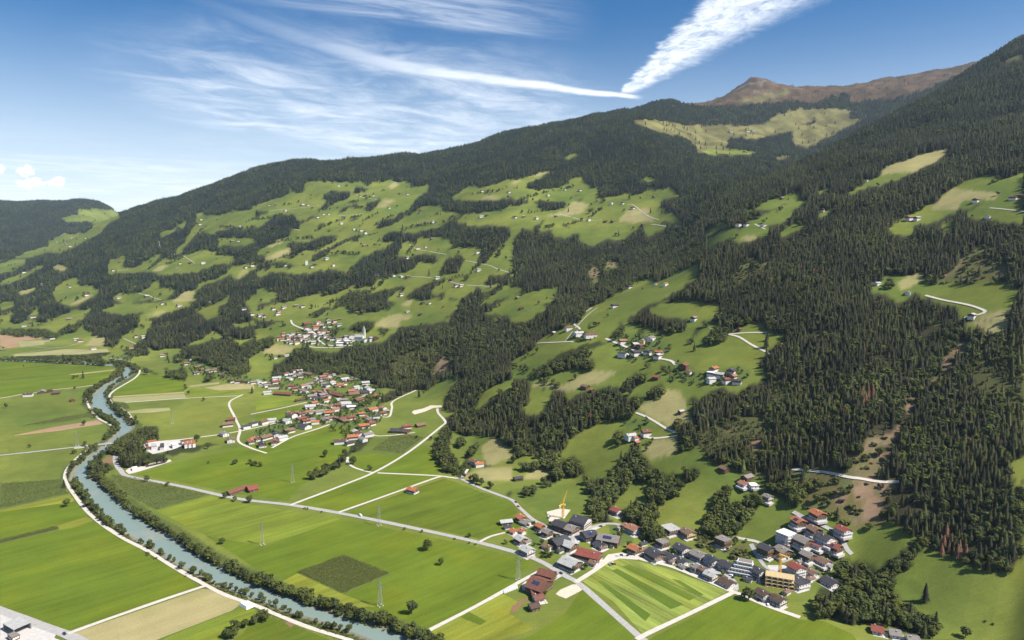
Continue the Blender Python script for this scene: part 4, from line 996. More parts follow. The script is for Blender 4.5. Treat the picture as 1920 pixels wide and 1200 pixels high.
def trunk_geo(h, r0, r1, n=5, base=-0.06):
    V, F = [], []
    for k, (z, r_) in enumerate(((base, r0), (h, r1))):
        for j in range(n):
            a = 2 * math.pi * j / n
            V.append((r_ * math.cos(a), r_ * math.sin(a), z))
    for j in range(n):
        F.append((j, (j + 1) % n, n + (j + 1) % n)); F.append((j, n + (j + 1) % n, n + j))
    return V, F
def leafy_geo(seed, n=190, slim=1.0, size=0.105):
    """a broadleaf crown one unit tall: clumps of small leaf faces spread over several uneven lobes"""
    r = random.Random(seed)
    lobes = [(0, 0, .60, .30, .36)]
    for i in range(r.randint(6, 8)):
        a = i * 2.4 + r.uniform(-.4, .4); d = r.uniform(.12, .26)
        lobes.append((d * math.cos(a), d * math.sin(a), r.uniform(.34, .80), r.uniform(.13, .22), r.uniform(.13, .2)))
    V, F = [], []
    for i in range(n):
        lx, ly, lz, lr, lh = lobes[0] if i % 5 == 0 else r.choice(lobes)
        u = r.uniform(-1, 1); a = r.uniform(0, 6.283); s = math.sqrt(1 - u * u); q = r.uniform(.72, 1.06)
        nx, ny, nz = s * math.cos(a), s * math.sin(a), u
        c = Vector(((lx + nx * lr * q) * slim, (ly + ny * lr * q) * slim, lz + nz * lh * q))
        nrm = (Vector((nx, ny, nz + .35)) + Vector((r.uniform(-.6, .6), r.uniform(-.6, .6), r.uniform(-.6, .6)))).normalized()
        t1 = nrm.orthogonal().normalized(); t1.rotate(Matrix.Rotation(r.uniform(0, 6.28), 3, nrm)); t2 = nrm.cross(t1)
        e = size * r.uniform(.6, 1.25)
        b0 = len(V)
        for (p, q2) in ((-1, -.45), (.1, -.9), (1, .1), (.2, .95), (-.8, .6)):
            w = c + t1 * p * e * .62 + t2 * q2 * e * .62 - nrm * e * .22 * (abs(p) + abs(q2)) * .5
            V.append((w.x, w.y, w.z))
        F += [(b0, b0 + 1, b0 + 2), (b0, b0 + 2, b0 + 3), (b0, b0 + 3, b0 + 4)]
    return V, F
def bundle(*parts):
    V, F, MI = [], [], []
    for (v, f, mi) in parts:
        o_ = len(V); V += v; F += [tuple(i + o_ for i in q) for q in f]; MI += [mi] * len(f)
    return V, F, MI
tree_src = bpy.data.collections.new('tree_shapes')
def src_obj(name, geo, mats):
    V, F, MI = geo
    o = bpy.data.objects.new(name, tri_mesh(name, V, F, [MATS[k] for k in mats], MI))
    tree_src.objects.link(o)
    return o
SCAT = []
for i in range(5):
    SCAT.append(src_obj('shape_%02d_spruce' % i, bundle((*conifer_geo(100 + i, 7 + i % 3, 7), 0), (*trunk_geo(.3, .018, .01, 4), 1)), ('foliage_scattered', 'bark')))
for i in range(5):
    SCAT.append(src_obj('shape_%02d_leafy' % (5 + i), bundle((*leafy_geo(200 + i, 120, (1, .85, 1.1, .75, 1)[i], .135), 0), (*trunk_geo(.5, .03, .012, 4), 1)), ('foliage_scattered', 'bark')))
src_shrub = src_obj('shape_10_shrub', bundle(([(v[0] * 1.5, v[1] * 1.5, (v[2] - .3) * 1.1) for v in leafy_geo(300, 60, 1, .2)[0]], leafy_geo(300, 60, 1, .2)[1], 0)), ('foliage_scattered',))
SCAT.append(src_shrub)
src_log = None

# candidates over the slopes, denser nearby
cand = []
def add_grid(y0, y1, step, umax=0.90):
    ys = np.arange(y0, y1, step)
    for_x = []
    for y in ys:
        xs_ = np.arange(-umax * y - 40, umax * y + 40, step)
        for_x.append(np.column_stack([xs_, np.full(len(xs_), y)]))
    p = np.concatenate(for_x)
    p = p + RNG.uniform(-.5, .5, p.shape) * step
    cand.append(np.column_stack([p, np.full(len(p), step)]))
add_grid(420, 900, 4.6); add_grid(900, 1500, 5.2); add_grid(1500, 2300, 6.4); add_grid(2300, 3400, 8.2); add_grid(3400, 4800, 10.0); add_grid(4800, 7200, 12.0); add_grid(7200, 9000, 16.0)
cand = np.concatenate(cand)
cx_, cy_, cs_ = cand.T
cz_ = Hq(cx_, cy_)
hmean = np.interp(cy_, [500, 900, 1500, 2500, 4000, 9000], [17, 19, 21, 23, 25, 27])
hmean = hmean * np.interp(cy_, [500, 1500, 2500, 9000], [.72, .78, .84, .90])
k_ = cls_at(cx_, cy_, cz_ + hmean * 0.30)
k_hi = cls_at(cx_, cy_, cz_ + hmean * 0.72)
k_tp = cls_at(cx_, cy_, cz_ + hmean * 1.05)
k0 = cls_at(cx_, cy_, cz_ + 2)
vis_ = seen(cx_, cy_, cz_ + hmean * 0.6)
slope_pt = np.minimum(1, seg_dist(cx_, cy_, FOOT))
hid = ~vis_ & (cy_ > 1400)
k_ = np.where(hid, SPRUCE, k_)
out_ = (k_ == 255)
fl_ = inside(cx_, cy_, FLOOR_POLY)
k_ = np.where(out_ & (cy_ > 600) & ~fl_, np.where(vnoise(cx_ / 240, cy_ / 240, 77) > .48, SPRUCE, MEADOW), k_)
u_ = RNG.random(len(cx_))
dens = np.zeros(len(cx_))
for c, dd in ((SPRUCE, .82), (LEAFY, .62), (MIXED, .80), (YOUNG, .70), (SHRUB, .24), (DIRT, .07), (HEATH, .035), (GOLD, .010), (GARDEN, .20), (MEADOW, .0012), (STRAW, .0004)):
    dens = np.where(k_ == c, dd, dens)
open_hi = (np.isin(k_hi, (MEADOW, STRAW, GOLD, DIRT)) | (np.isin(k_tp, (MEADOW, STRAW, GOLD)) & (cy_ > 1300))) & np.isin(k_, (SPRUCE, MIXED, YOUNG, LEAFY)) & ~hid
dens = np.where(open_hi, dens * .06, dens)
dens = np.where(hid, .25, dens)
# gaps and thinner spots inside the forest
gap = vnoise(cx_ / 38, cy_ / 38, 13)
dens = np.where(np.isin(k_, (SPRUCE, MIXED, YOUNG)) & (gap > .76), dens * .35, dens)
dens = np.where((k_ == HEATH) & (vnoise(cx_ / 160, cy_ / 160, 5) > .6), .12, dens)
dens = np.where((k_ == MEADOW) & ~fl_ & (vnoise(cx_ / 36, cy_ / 36, 29) > .80), .022 * (cs_ / 6) ** 2, dens)
dens = np.where(fl_ & (k_ == SPRUCE) & (cy_ > 1900), 0, dens)
keep = u_ < dens
cx_, cy_, cs_, cz_, k_, hmean, vis_, gap = [v[keep] for v in (cx_, cy_, cs_, cz_, k_, hmean, vis_, gap)]
# not on roads, nor in the river
def near_roads(x, y, d):
    m = np.zeros(len(x), bool)
    for line in ROADS:
        L = np.array(line)
        bb = (x > L[:, 0].min() - d) & (x < L[:, 0].max() + d) & (y > L[:, 1].min() - d) & (y < L[:, 1].max() + d)
        if bb.any():
            m[np.nonzero(bb)[0][seg_dist(x[bb], y[bb], [tuple(p) for p in L]) < d]] = True
    return m
HOUSE_XY = []       # filled by the houses' survey below
# ------------------------------------------------------------------ where the houses stand (ridge ends on the photograph)
# (tile, ridge start, ridge end, width m, storeys, roof, walls, flat?)
NEAR = [
 ('K',(445,662),(560,692),13,2,'redbrown','barn',0),('K',(385,722),(505,762),24,2,'redbrown','barn',0),('K',(375,812),(450,800),11,1,'redbrown','barn',0),('K',(398,866),(475,852),10,1,'redbrown','white',0),
 ('K',(368,936),(440,918),8,1,'darkbrown','barn',0),('K',(622,566),(735,612),18,2,'grey','chalet',0),('K',(735,508),(905,548),17,2,'red','chalet',0),('K',(828,594),(880,614),8,1,'brown','white',0),
 ('K',(540,448),(648,414),17,2,'dark','barn',0),('K',(618,442),(718,472),16,2,'grey','chalet',0),('K',(478,472),(540,492),10,1,'brown','white',0),('K',(562,296),(655,326),15,2,'dark','barn',0),
 ('K',(652,328),(722,352),15,2,'greybrown','chalet',0),('K',(700,258),(815,286),19,3,'dark','white',0),('K',(768,392),(862,374),16,2,'dark','chalet',0),('K',(888,396),(1050,424),18,2,'greybrown','barn',0),
 ('K',(862,458),(945,478),11,1,'dark','white',0),('K',(985,202),(1062,214),12,2,'red','white',0),('K',(150,302),(240,292),8,1,'grey','barn',0),('K',(272,258),(340,268),11,2,'orange','chalet',0),
 ('K',(300,292),(385,302),12,1,'greybrown','chalet',0),('K',(224,364),(280,370),10,1,'orange','chalet',0),('K',(288,364),(340,366),9,1,'orange','chalet',0),('K',(266,412),(346,424),13,2,'grey','chalet',0),
 ('K',(308,492),(402,504),14,2,'grey','white',0),('K',(420,322),(482,330),11,2,'orange','chalet',0),('K',(468,362),(538,372),12,2,'greybrown','chalet',0),
 ('L',(225,332),(322,350),13,2,'terracotta','white',0),('L',(192,322),(250,330),10,2,'terracotta','white',0),('L',(235,490),(322,490),12,2,'orange','chalet',0),('L',(368,514),(498,542),14,2,'dark','chalet',0),
 ('L',(445,450),(535,465),13,2,'greybrown','chalet',1),('L',(485,346),(615,366),10,2,'grey','chalet',1),('L',(632,362),(732,380),12,2,'brown','yellow',0),('L',(580,480),(690,498),12,2,'dark','white',0),
 ('L',(490,542),(595,566),12,1,'dark','chalet',0),('L',(600,584),(682,598),10,1,'dark','chalet',0),('L',(710,520),(815,548),14,2,'greybrown','white',0),('L',(812,562),(912,590),13,2,'dark','white',0),
 ('L',(922,598),(1026,628),13,2,'dark','white',0),('L',(702,622),(762,636),10,2,'greybrown','white',0),('L',(760,640),(822,656),9,2,'brown','white',0),('L',(808,676),(896,692),12,2,'grey','white',0),
 ('L',(918,730),(1032,762),13,1,'darkbrown','white',0),('L',(892,436),(996,440),14,3,'greybrown','wood',1),('L',(1062,10),(1142,20),11,1,'terracotta','white',0),
 ('M',(258,40),(322,36),10,1,'white','white',1),('M',(368,104),(436,110),10,2,'greybrown','white',0),('M',(720,232),(832,252),15,2,'orange','chalet',0),('M',(580,286),(682,302),14,2,'orange','wood',0),
 ('M',(698,348),(800,370),14,2,'brown','wood',0),('M',(472,394),(598,412),15,3,'white','white',1),('M',(606,420),(724,456),16,2,'greybrown','chalet',0),('M',(772,412),(888,440),16,2,'dark','white',0),
 ('M',(912,360),(1022,374),14,2,'red','white',0),('M',(855,476),(952,506),13,2,'red','wood',0),('M',(718,486),(822,498),10,1,'red','chalet',1),('M',(330,474),(442,496),15,3,'dark','wood',0),
 ('M',(456,496),(572,514),14,2,'greybrown','chalet',0),('M',(650,534),(752,548),13,2,'greybrown','chalet',0),('M',(766,578),(872,604),14,1,'brown','white',0),('M',(558,616),(672,646),12,3,'red','white',0),
 ('M',(690,664),(778,682),11,1,'brown','white',0),('M',(806,722),(934,752),15,1,'dark','white',0),('M',(556,742),(702,764),16,2,'dark','white',1),('M',(286,640),(378,668),14,3,'dark','white',0),
 ('M',(312,810),(416,838),13,2,'darkbrown','white',0),('M',(428,852),(530,882),13,2,'darkbrown','white',0),
 ('I',(1705,85),(1850,36),10,1,'redbrown','barn',0),('I',(1852,50),(1925,34),15,1,'red','barn',0),('F',(1010,812),(1105,815),14,1,'dark','barn',0),('F',(1105,815),(1150,822),14,1,'darkbrown','barn',0),('V',(285,432),(545,452),13,1,'redbrown','barn',0),('V',(590,546),(725,530),9,1,'darkbrown','barn',0),('V',(1130,430),(1330,480),14,1,'redbrown','barn',0),
 ('N',(255,1108),(316,1122),10,1,'red','wood',0),('N',(360,1132),(428,1142),10,1,'greybrown','white',0),('N',(472,1170),(540,1178),10,1,'greybrown','wood',0),
]
# (tile, x, y, metres long, roof, walls)   smaller in view: seen as walls, roof, a few windows
V_ = 'V'
MIDV = [(V_,40,270,15,'grey','white'),(V_,110,300,14,'grey','white'),(V_,160,330,14,'greybrown','white'),(V_,265,350,24,'darkbrown','white'),(V_,310,220,20,'grey','white'),(V_,290,275,18,'red','white'),(V_,450,155,15,'redbrown','white'),(V_,580,180,14,'greybrown','white'),
 (V_,650,110,14,'grey','white'),(V_,655,185,16,'greybrown','white'),(V_,810,165,22,'brown','barn'),(V_,500,225,16,'grey','white'),(V_,990,200,16,'terracotta','white'),(V_,1095,185,15,'red','white'),(V_,1130,240,12,'orange','white'),(V_,1325,235,20,'grey','white'),
 (V_,170,435,16,'grey','white'),(V_,520,340,14,'redbrown','white'),(V_,585,375,15,'red','white'),(V_,705,335,14,'terracotta','white'),(V_,800,310,14,'greybrown','white'),(V_,690,400,15,'brown','white'),(V_,740,420,13,'greybrown','white'),
 (V_,790,345,14,'grey','white'),(V_,900,265,13,'greybrown','white'),(V_,1060,325,16,'dark','white'),(V_,1145,290,14,'grey','white'),(V_,1255,320,16,'orange','chalet'),(V_,1040,390,14,'terracotta','white'),(V_,885,425,13,'orange','white'),(V_,980,430,14,'terracotta','white'),
 (V_,830,490,20,'greybrown','white'),(V_,1000,470,18,'greybrown','white'),(V_,1140,440,14,'redbrown','white'),(V_,1500,355,14,'grey','white'),(V_,1430,415,16,'orange','white'),(V_,1470,465,22,'brown','barn'),(V_,1610,440,20,'dark','barn'),
 (V_,1680,370,16,'grey','white'),(V_,1725,410,15,'grey','white'),(V_,1640,290,18,'grey','white'),(V_,1810,490,17,'orange','white'),(V_,1540,545,20,'redbrown','chalet'),(V_,1315,545,15,'greybrown','white'),(V_,1350,605,20,'grey','white'),(V_,1430,650,18,'white','white'),
 (V_,1215,625,15,'redbrown','white'),(V_,1115,650,11,'orange','white'),(V_,1190,685,14,'terracotta','white'),(V_,1045,555,13,'orange','white'),(V_,870,590,14,'orange','white'),(V_,810,645,20,'grey','white'),(V_,1090,735,17,'orange','chalet'),
 (V_,955,720,16,'greybrown','white'),(V_,800,725,14,'terracotta','white'),(V_,680,750,14,'redbrown','white'),(V_,540,765,17,'redbrown','white'),(V_,460,860,17,'grey','white'),(V_,235,845,15,'grey','white'),(V_,115,875,14,'redbrown','white'),(V_,680,825,17,'redbrown','white'),
 (V_,750,855,14,'red','white'),(V_,885,875,14,'orange','white'),(V_,1040,840,16,'greybrown','white'),(V_,1300,845,18,'redbrown','barn'),(V_,1425,805,15,'red','white'),(V_,1750,685,18,'orange','white'),(V_,1585,750,12,'orange','white'),(V_,1900,665,14,'terracotta','white'),
 (V_,1900,740,14,'redbrown','white'),(V_,1715,840,16,'greybrown','chalet'),(V_,1800,790,13,'dark','white'),(V_,1735,895,13,'redbrown','white'),(V_,1615,930,19,'orange','wood'),(V_,730,940,20,'dark','white'),(V_,495,1000,17,'brown','white'),(V_,310,1055,17,'dark','white'),
 (V_,140,1100,20,'brown','white'),(V_,390,1110,16,'grey','white'),(V_,15,1120,14,'brown','white'),(V_,280,1170,15,'redbrown','white'),(V_,1450,1095,18,'orange','wood'),(V_,1560,1050,15,'redbrown','white'),(V_,1680,1060,16,'greybrown','white'),(V_,1250,1165,18,'darkbrown','white'),
 (V_,1400,1185,14,'dark','white'),(V_,1600,1130,14,'greybrown','white'),('F',45,925,15,'dark','white'),('F',140,905,13,'redbrown','white'),('F',1130,790,16,'red','white'),('F',1232,785,17,'brown','barn'),('F',1640,1055,14,'redbrown','white'),('F',1672,1072,13,'orange','white')]
CHURCHV = [('U',185,355,13,'orange','white'),('U',235,355,12,'orange','white'),('U',340,300,15,'grey','white'),('U',330,340,14,'terracotta','white'),('U',300,390,15,'grey','white'),('U',360,400,14,'grey','white'),('U',420,340,14,'redbrown','white'),('U',450,410,14,'orange','white'),('U',480,270,16,'orange','white'),
 ('U',520,330,14,'grey','white'),('U',525,360,13,'terracotta','white'),('U',575,310,13,'grey','white'),('U',590,380,16,'greybrown','white'),('U',640,355,15,'greybrown','white'),('U',630,280,13,'red','white'),('U',600,205,20,'redbrown','white'),('U',600,135,22,'redbrown','barn'),('U',640,245,16,'greybrown','white'),
 ('U',735,170,18,'orange','white'),('U',740,195,15,'orange','white'),('U',765,110,16,'terracotta','white'),('U',830,130,16,'brown','white'),('U',850,160,14,'greybrown','white'),('U',780,235,16,'terracotta','white'),('U',860,250,17,'red','white'),('U',720,300,14,'greybrown','white'),('U',790,310,15,'greybrown','white'),
 ('U',880,310,16,'greybrown','white'),('U',930,85,18,'grey','white'),('U',1020,80,16,'terracotta','white'),('U',1090,140,14,'greybrown','white'),('U',700,400,14,'grey','white'),('U',990,350,16,'dark','white'),('U',1070,365,16,'greybrown','white'),('U',1100,425,22,'white','white'),('U',1180,370,16,'grey','white'),
 ('U',1220,395,20,'white','white'),('U',1205,320,18,'greybrown','white'),('U',1275,320,22,'brown','white'),('U',1480,370,17,'greybrown','white'),('U',1560,360,16,'dark','white'),('U',1635,350,18,'redbrown','barn'),('U',210,615,14,'dark','barn'),('U',500,835,14,'greybrown','white')]
SLOPE = [('B',x,y,16) for x, y in ((620,188),(680,190),(820,268),(880,262),(1080,250),(1140,250),(100,335),(150,335),(350,330),(390,335),(220,375),(505,400),(545,400),(460,425),(1000,355),(660,425),(735,515),(790,525),(820,545),(640,472),(1215,480),(1280,465),(1330,463),(1240,375),(810,640),(895,630),(1215,660),(1275,650),(1320,590),(1135,728),(420,795),(440,785),(90,690),(220,785),(530,737),(580,785),(1030,860),(1090,870),(1140,875),(1360,880),(1465,895),(1500,935),(1540,935),(1670,820),(1660,690),(1690,420),(1730,415),(1695,230),(1745,225),(1895,235),(1895,270),(1090,1005),(1250,1070),(1300,1070),(1140,1130),(1235,1155),(760,1140),(910,855),(30,1160),(60,1165),(130,1110),(170,1130),(210,1100),(160,1150),(350,1090),(300,1090))] + \
 [('C',x,y,15) for x, y in ((270,260),(745,322),(830,320),(905,355),(575,445),(700,460),(755,460),(980,485),(330,420),(185,432),(20,425),(90,422),(400,220),(510,222),(1065,275),(1700,480),(1760,475),(1890,485),(1080,925),(1150,925),(880,945),(770,1085),(70,1110),(40,1030),(1365,1180))] + \
 [('D',x,y,14) for x, y in ((105,285),(740,150),(410,370),(1060,430),(1120,430),(1560,295),(1840,275),(1890,265),(1650,420),(820,920),(1050,990),(1530,1160))] + \
 [('A',x,y,18) for x, y in ((960,497),(990,493),(540,585),(640,582),(525,645),(180,840),(225,830),(320,930),(525,945),(650,1008),(1100,1020),(1215,1070),(1345,1085),(895,765),(1260,770),(1350,770),(1430,770),(1525,770),(1315,700),(1500,480),(1510,445),(1660,495),(1740,490),(1800,495),(1740,608),(1790,603),(1840,800),(1890,790),(845,823),(895,1027),(1580,1065),(1830,1110),(1890,1150),(250,1170),(520,1190))] + \
 [('E',x,y,16) for x, y in ((570,140),(600,150),(700,210),(980,205),(1020,115),(1075,120),(1215,260),(1240,250),(835,290),(890,300),(945,280),(1400,320),(1430,290),(1470,390),(1510,370),(1560,375),(1600,370),(1480,350),(1660,410),(1690,395),(1730,450),(1780,455),(1820,460),(1860,460),(1900,460),(350,145),(390,145),(20,220),(230,20),(180,40))] + \
 [('O',x,y,26) for x, y in ((885,492),(905,490),(820,494))]
FLOORH = [('E',210,553,18,'darkbrown','white'),('E',315,535,22,'greybrown','barn'),('E',375,530,14,'darkbrown','barn'),('E',420,546,14,'darkbrown','barn'),('E',542,598,12,'redbrown','barn'),('E',1705,775,18,'brown','chalet'),('E',1732,742,14,'redbrown','barn'),('E',1680,845,16,'greybrown','white'),('E',1730,890,15,'brown','white'),('E',1845,790,13,'dark','white'),('E',1900,770,13,'dark','white'),
 ('E',1880,900,14,'orange','chalet'),('E',1908,880,12,'orange','white'),('J',1175,65,14,'orange','chalet')]
HAMLET = [('G',425,55,15,'redbrown','white'),('G',500,100,20,'grey','white'),('G',590,115,24,'redbrown','white'),('G',310,96,10,'grey','barn'),('G',830,155,14,'terracotta','white'),('G',985,152,14,'greybrown','yellow'),('G',1040,132,15,'greybrown','white'),('G',930,185,15,'grey','barn'),('G',965,190,12,'redbrown','barn'),('G',1020,230,14,'dark','white'),
 ('G',930,242,16,'dark','white'),('G',835,248,17,'dark','white'),('G',1105,238,14,'orange','white'),('G',1095,262,14,'grey','white'),('G',1288,345,17,'redbrown','barn'),('G',1330,382,10,'red','wood'),('G',1080,428,11,'red','barn'),('G',1515,360,15,'orange','white'),('G',1500,392,15,'white','white'),('G',1560,402,15,'grey','white'),('G',1645,378,15,'dark','white'),
 ('G',1612,442,12,'redbrown','wood'),('G',1492,440,13,'grey','white'),('G',1690,450,13,'dark','wood'),('G',1660,415,12,'terracotta','white'),('G',550,495,14,'brown','barn'),('G',600,522,8,'orange','barn'),('G',1270,682,9,'grey','barn'),('G',890,868,15,'grey','white'),('G',935,878,11,'orange','chalet'),('G',1005,838,13,'redbrown','wood'),
 ('G',1590,1112,12,'brown','barn'),('G',1765,1178,14,'greybrown','barn'),('G',45,1185,12,'dark','barn'),('G',1705,66,8,'redbrown','barn'),('G',940,915,7,'orange','barn')]

ROOFC = {'redbrown': (.155, .066, .046), 'red': (.21, .062, .044), 'orange': (.33, .118, .055), 'terracotta': (.28, .130, .080), 'dark': (.050, .048, .055), 'darkbrown': (.085, .055, .042), 'brown': (.17, .105, .075), 'greybrown': (.20, .175, .155), 'grey': (.36, .355, .335), 'white': (.72, .71, .69)}
ROOFW = {'redbrown': 'red-brown', 'red': 'red', 'orange': 'orange', 'terracotta': 'terracotta', 'dark': 'dark slate', 'darkbrown': 'dark brown', 'brown': 'brown', 'greybrown': 'grey-brown', 'grey': 'light grey', 'white': 'white'}
for k, c in ROOFC.items():
    m, t, b = base_mat('roof_' + k, .8, .2)
    tc = t.n('ShaderNodeTexCoord').outputs['Object']
    x, y, z = t.sep(tc)
    course = t.m('PINGPONG', t.m('MULTIPLY', y, 1.6), 0.5)
    n = t.noise(world_pos(t), .35, 5, .7); n2 = t.noise(tc, 3.0, 3, .6)
    f = t.m('ADD', t.lin(n, .25, .75, .74, 1.26), t.m('ADD', t.lin(course, 0, .5, -.08, .08), t.lin(n2, .3, .7, -.12, .12)))
    sc = t.n('ShaderNodeVectorMath', operation='SCALE'); sc.inputs[0].default_value = c; t.set(sc.inputs['Scale'], f)
    t.set(b.inputs['Base Color'], sc.outputs[0])
WALLC = {'white': (.58, .56, .53), 'yellow': (.62, .50, .22), 'wood': (.13, .075, .043), 'barn': (.105, .062, .040)}
for k, c in WALLC.items():
    plain('wall_' + k, c, .9, .1, .10 if k == 'white' else .28, .5)
plain('timber', (.135, .075, .042), .85, .15, .3, 1.2)
plain('window_glass', (.025, .03, .038), .15, .5, .2, 1.0)
plain('window_frame', (.62, .60, .56), .7, .2, .05, 1.0)
plain('chimney_plaster', (.5, .48, .45), .9, .1, .1, 1.0)
plain('solar_glass', (.028, .040, .085), .22, .5, .25, .4)
plain('steel', (.32, .33, .34), .5, .4, .1, .6, .6)
plain('crane_yellow', (.72, .42, .045), .5, .3, .1, .6)
plain('fresh_timber', (.47, .36, .19), .8, .15, .2, .5)
plain('white_film', (.80, .80, .79), .45, .3, .05, .6)
plain('car_white', (.75, .75, .75), .3, .5, .03); plain('car_dark', (.03, .032, .04), .25, .5, .05); plain('car_red', (.42, .03, .025), .25, .5, .05); plain('tyre', (.02, .02, .02), .9, .1)

def boxv(x0, x1, y0, y1, z0, z1):
    V = [(x0, y0, z0), (x1, y0, z0), (x1, y1, z0), (x0, y1, z0), (x0, y0, z1), (x1, y0, z1), (x1, y1, z1), (x0, y1, z1)]
    F = [(0, 3, 2, 1), (4, 5, 6, 7), (0, 1, 5, 4), (1, 2, 6, 5), (2, 3, 7, 6), (3, 0, 4, 7)]
    return V, F
class MB:
    def __init__(self): self.V, self.F, self.M = [], [], []
    def add(self, V, F, mi=0):
        o_ = len(self.V); self.V += list(V); self.F += [tuple(i + o_ for i in f) for f in F]; self.M += [mi] * len(F); return self
    def box(self, *a, mi=0): return self.add(*boxv(*a), mi)
    def bar(self, p, q, r, mi=0, n=4):
        p, q = Vector(p), Vector(q); d_ = (q - p).normalized(); a = d_.orthogonal().normalized(); b_ = d_.cross(a)
        V = [tuple(c + (a * math.cos(2 * math.pi * j / n) + b_ * math.sin(2 * math.pi * j / n)) * r) for c in (p, q) for j in range(n)]
        F = [(j, (j + 1) % n, n + (j + 1) % n, n + j) for j in range(n)] + [tuple(range(n))[::-1], tuple(range(n, 2 * n))]
        return self.add(V, F, mi)
    def mesh(self, name, *mats):
        me = bpy.data.meshes.new(name); me.from_pydata(self.V, [], self.F)
        for k in mats: me.materials.append(MATS[k])
        me.polygons.foreach_set('material_index', np.array(self.M, np.int32)); me.update(); return me
    def obj(self, name, parent, *mats):
        return link(bpy.data.objects.new(name, self.mesh(name, *mats)), parent)
def empty(name, loc, rz=0.0):
    e = bpy.data.objects.new(name, None); e.empty_display_size = 1; e.location = loc; e.rotation_euler = (0, 0, rz)
    return link(e)
# shared small pieces
wb = MB(); wb.box(-.62, .62, -.06, .05, -.78, .78, mi=0); wb.box(-.50, -.04, -.075, .02, -.66, .66, mi=1); wb.box(.04, .50, -.075, .02, -.66, .66, mi=1)
WINDOW = wb.mesh('window', 'window_frame', 'window_glass')
db = MB(); db.box(-.6, .6, -.06, .05, 0, 2.1, mi=0); db.box(-.48, .48, -.08, .02, .1, 2.0, mi=1)
DOOR = db.mesh('door', 'window_frame', 'timber')
cb = MB(); cb.box(-.4, .4, -.4, .4, -1.4, 1.0); cb.box(-.5, .5, -.5, .5, 1.0, 1.15)
CHIM = cb.mesh('chimney', 'chimney_plaster')
def piece(name, me, parent, loc, rz=0, s=(1, 1, 1)):
    o = bpy.data.objects.new(name, me); o.location = loc; o.rotation_euler = (0, 0, rz); o.scale = s
    return link(o, parent)

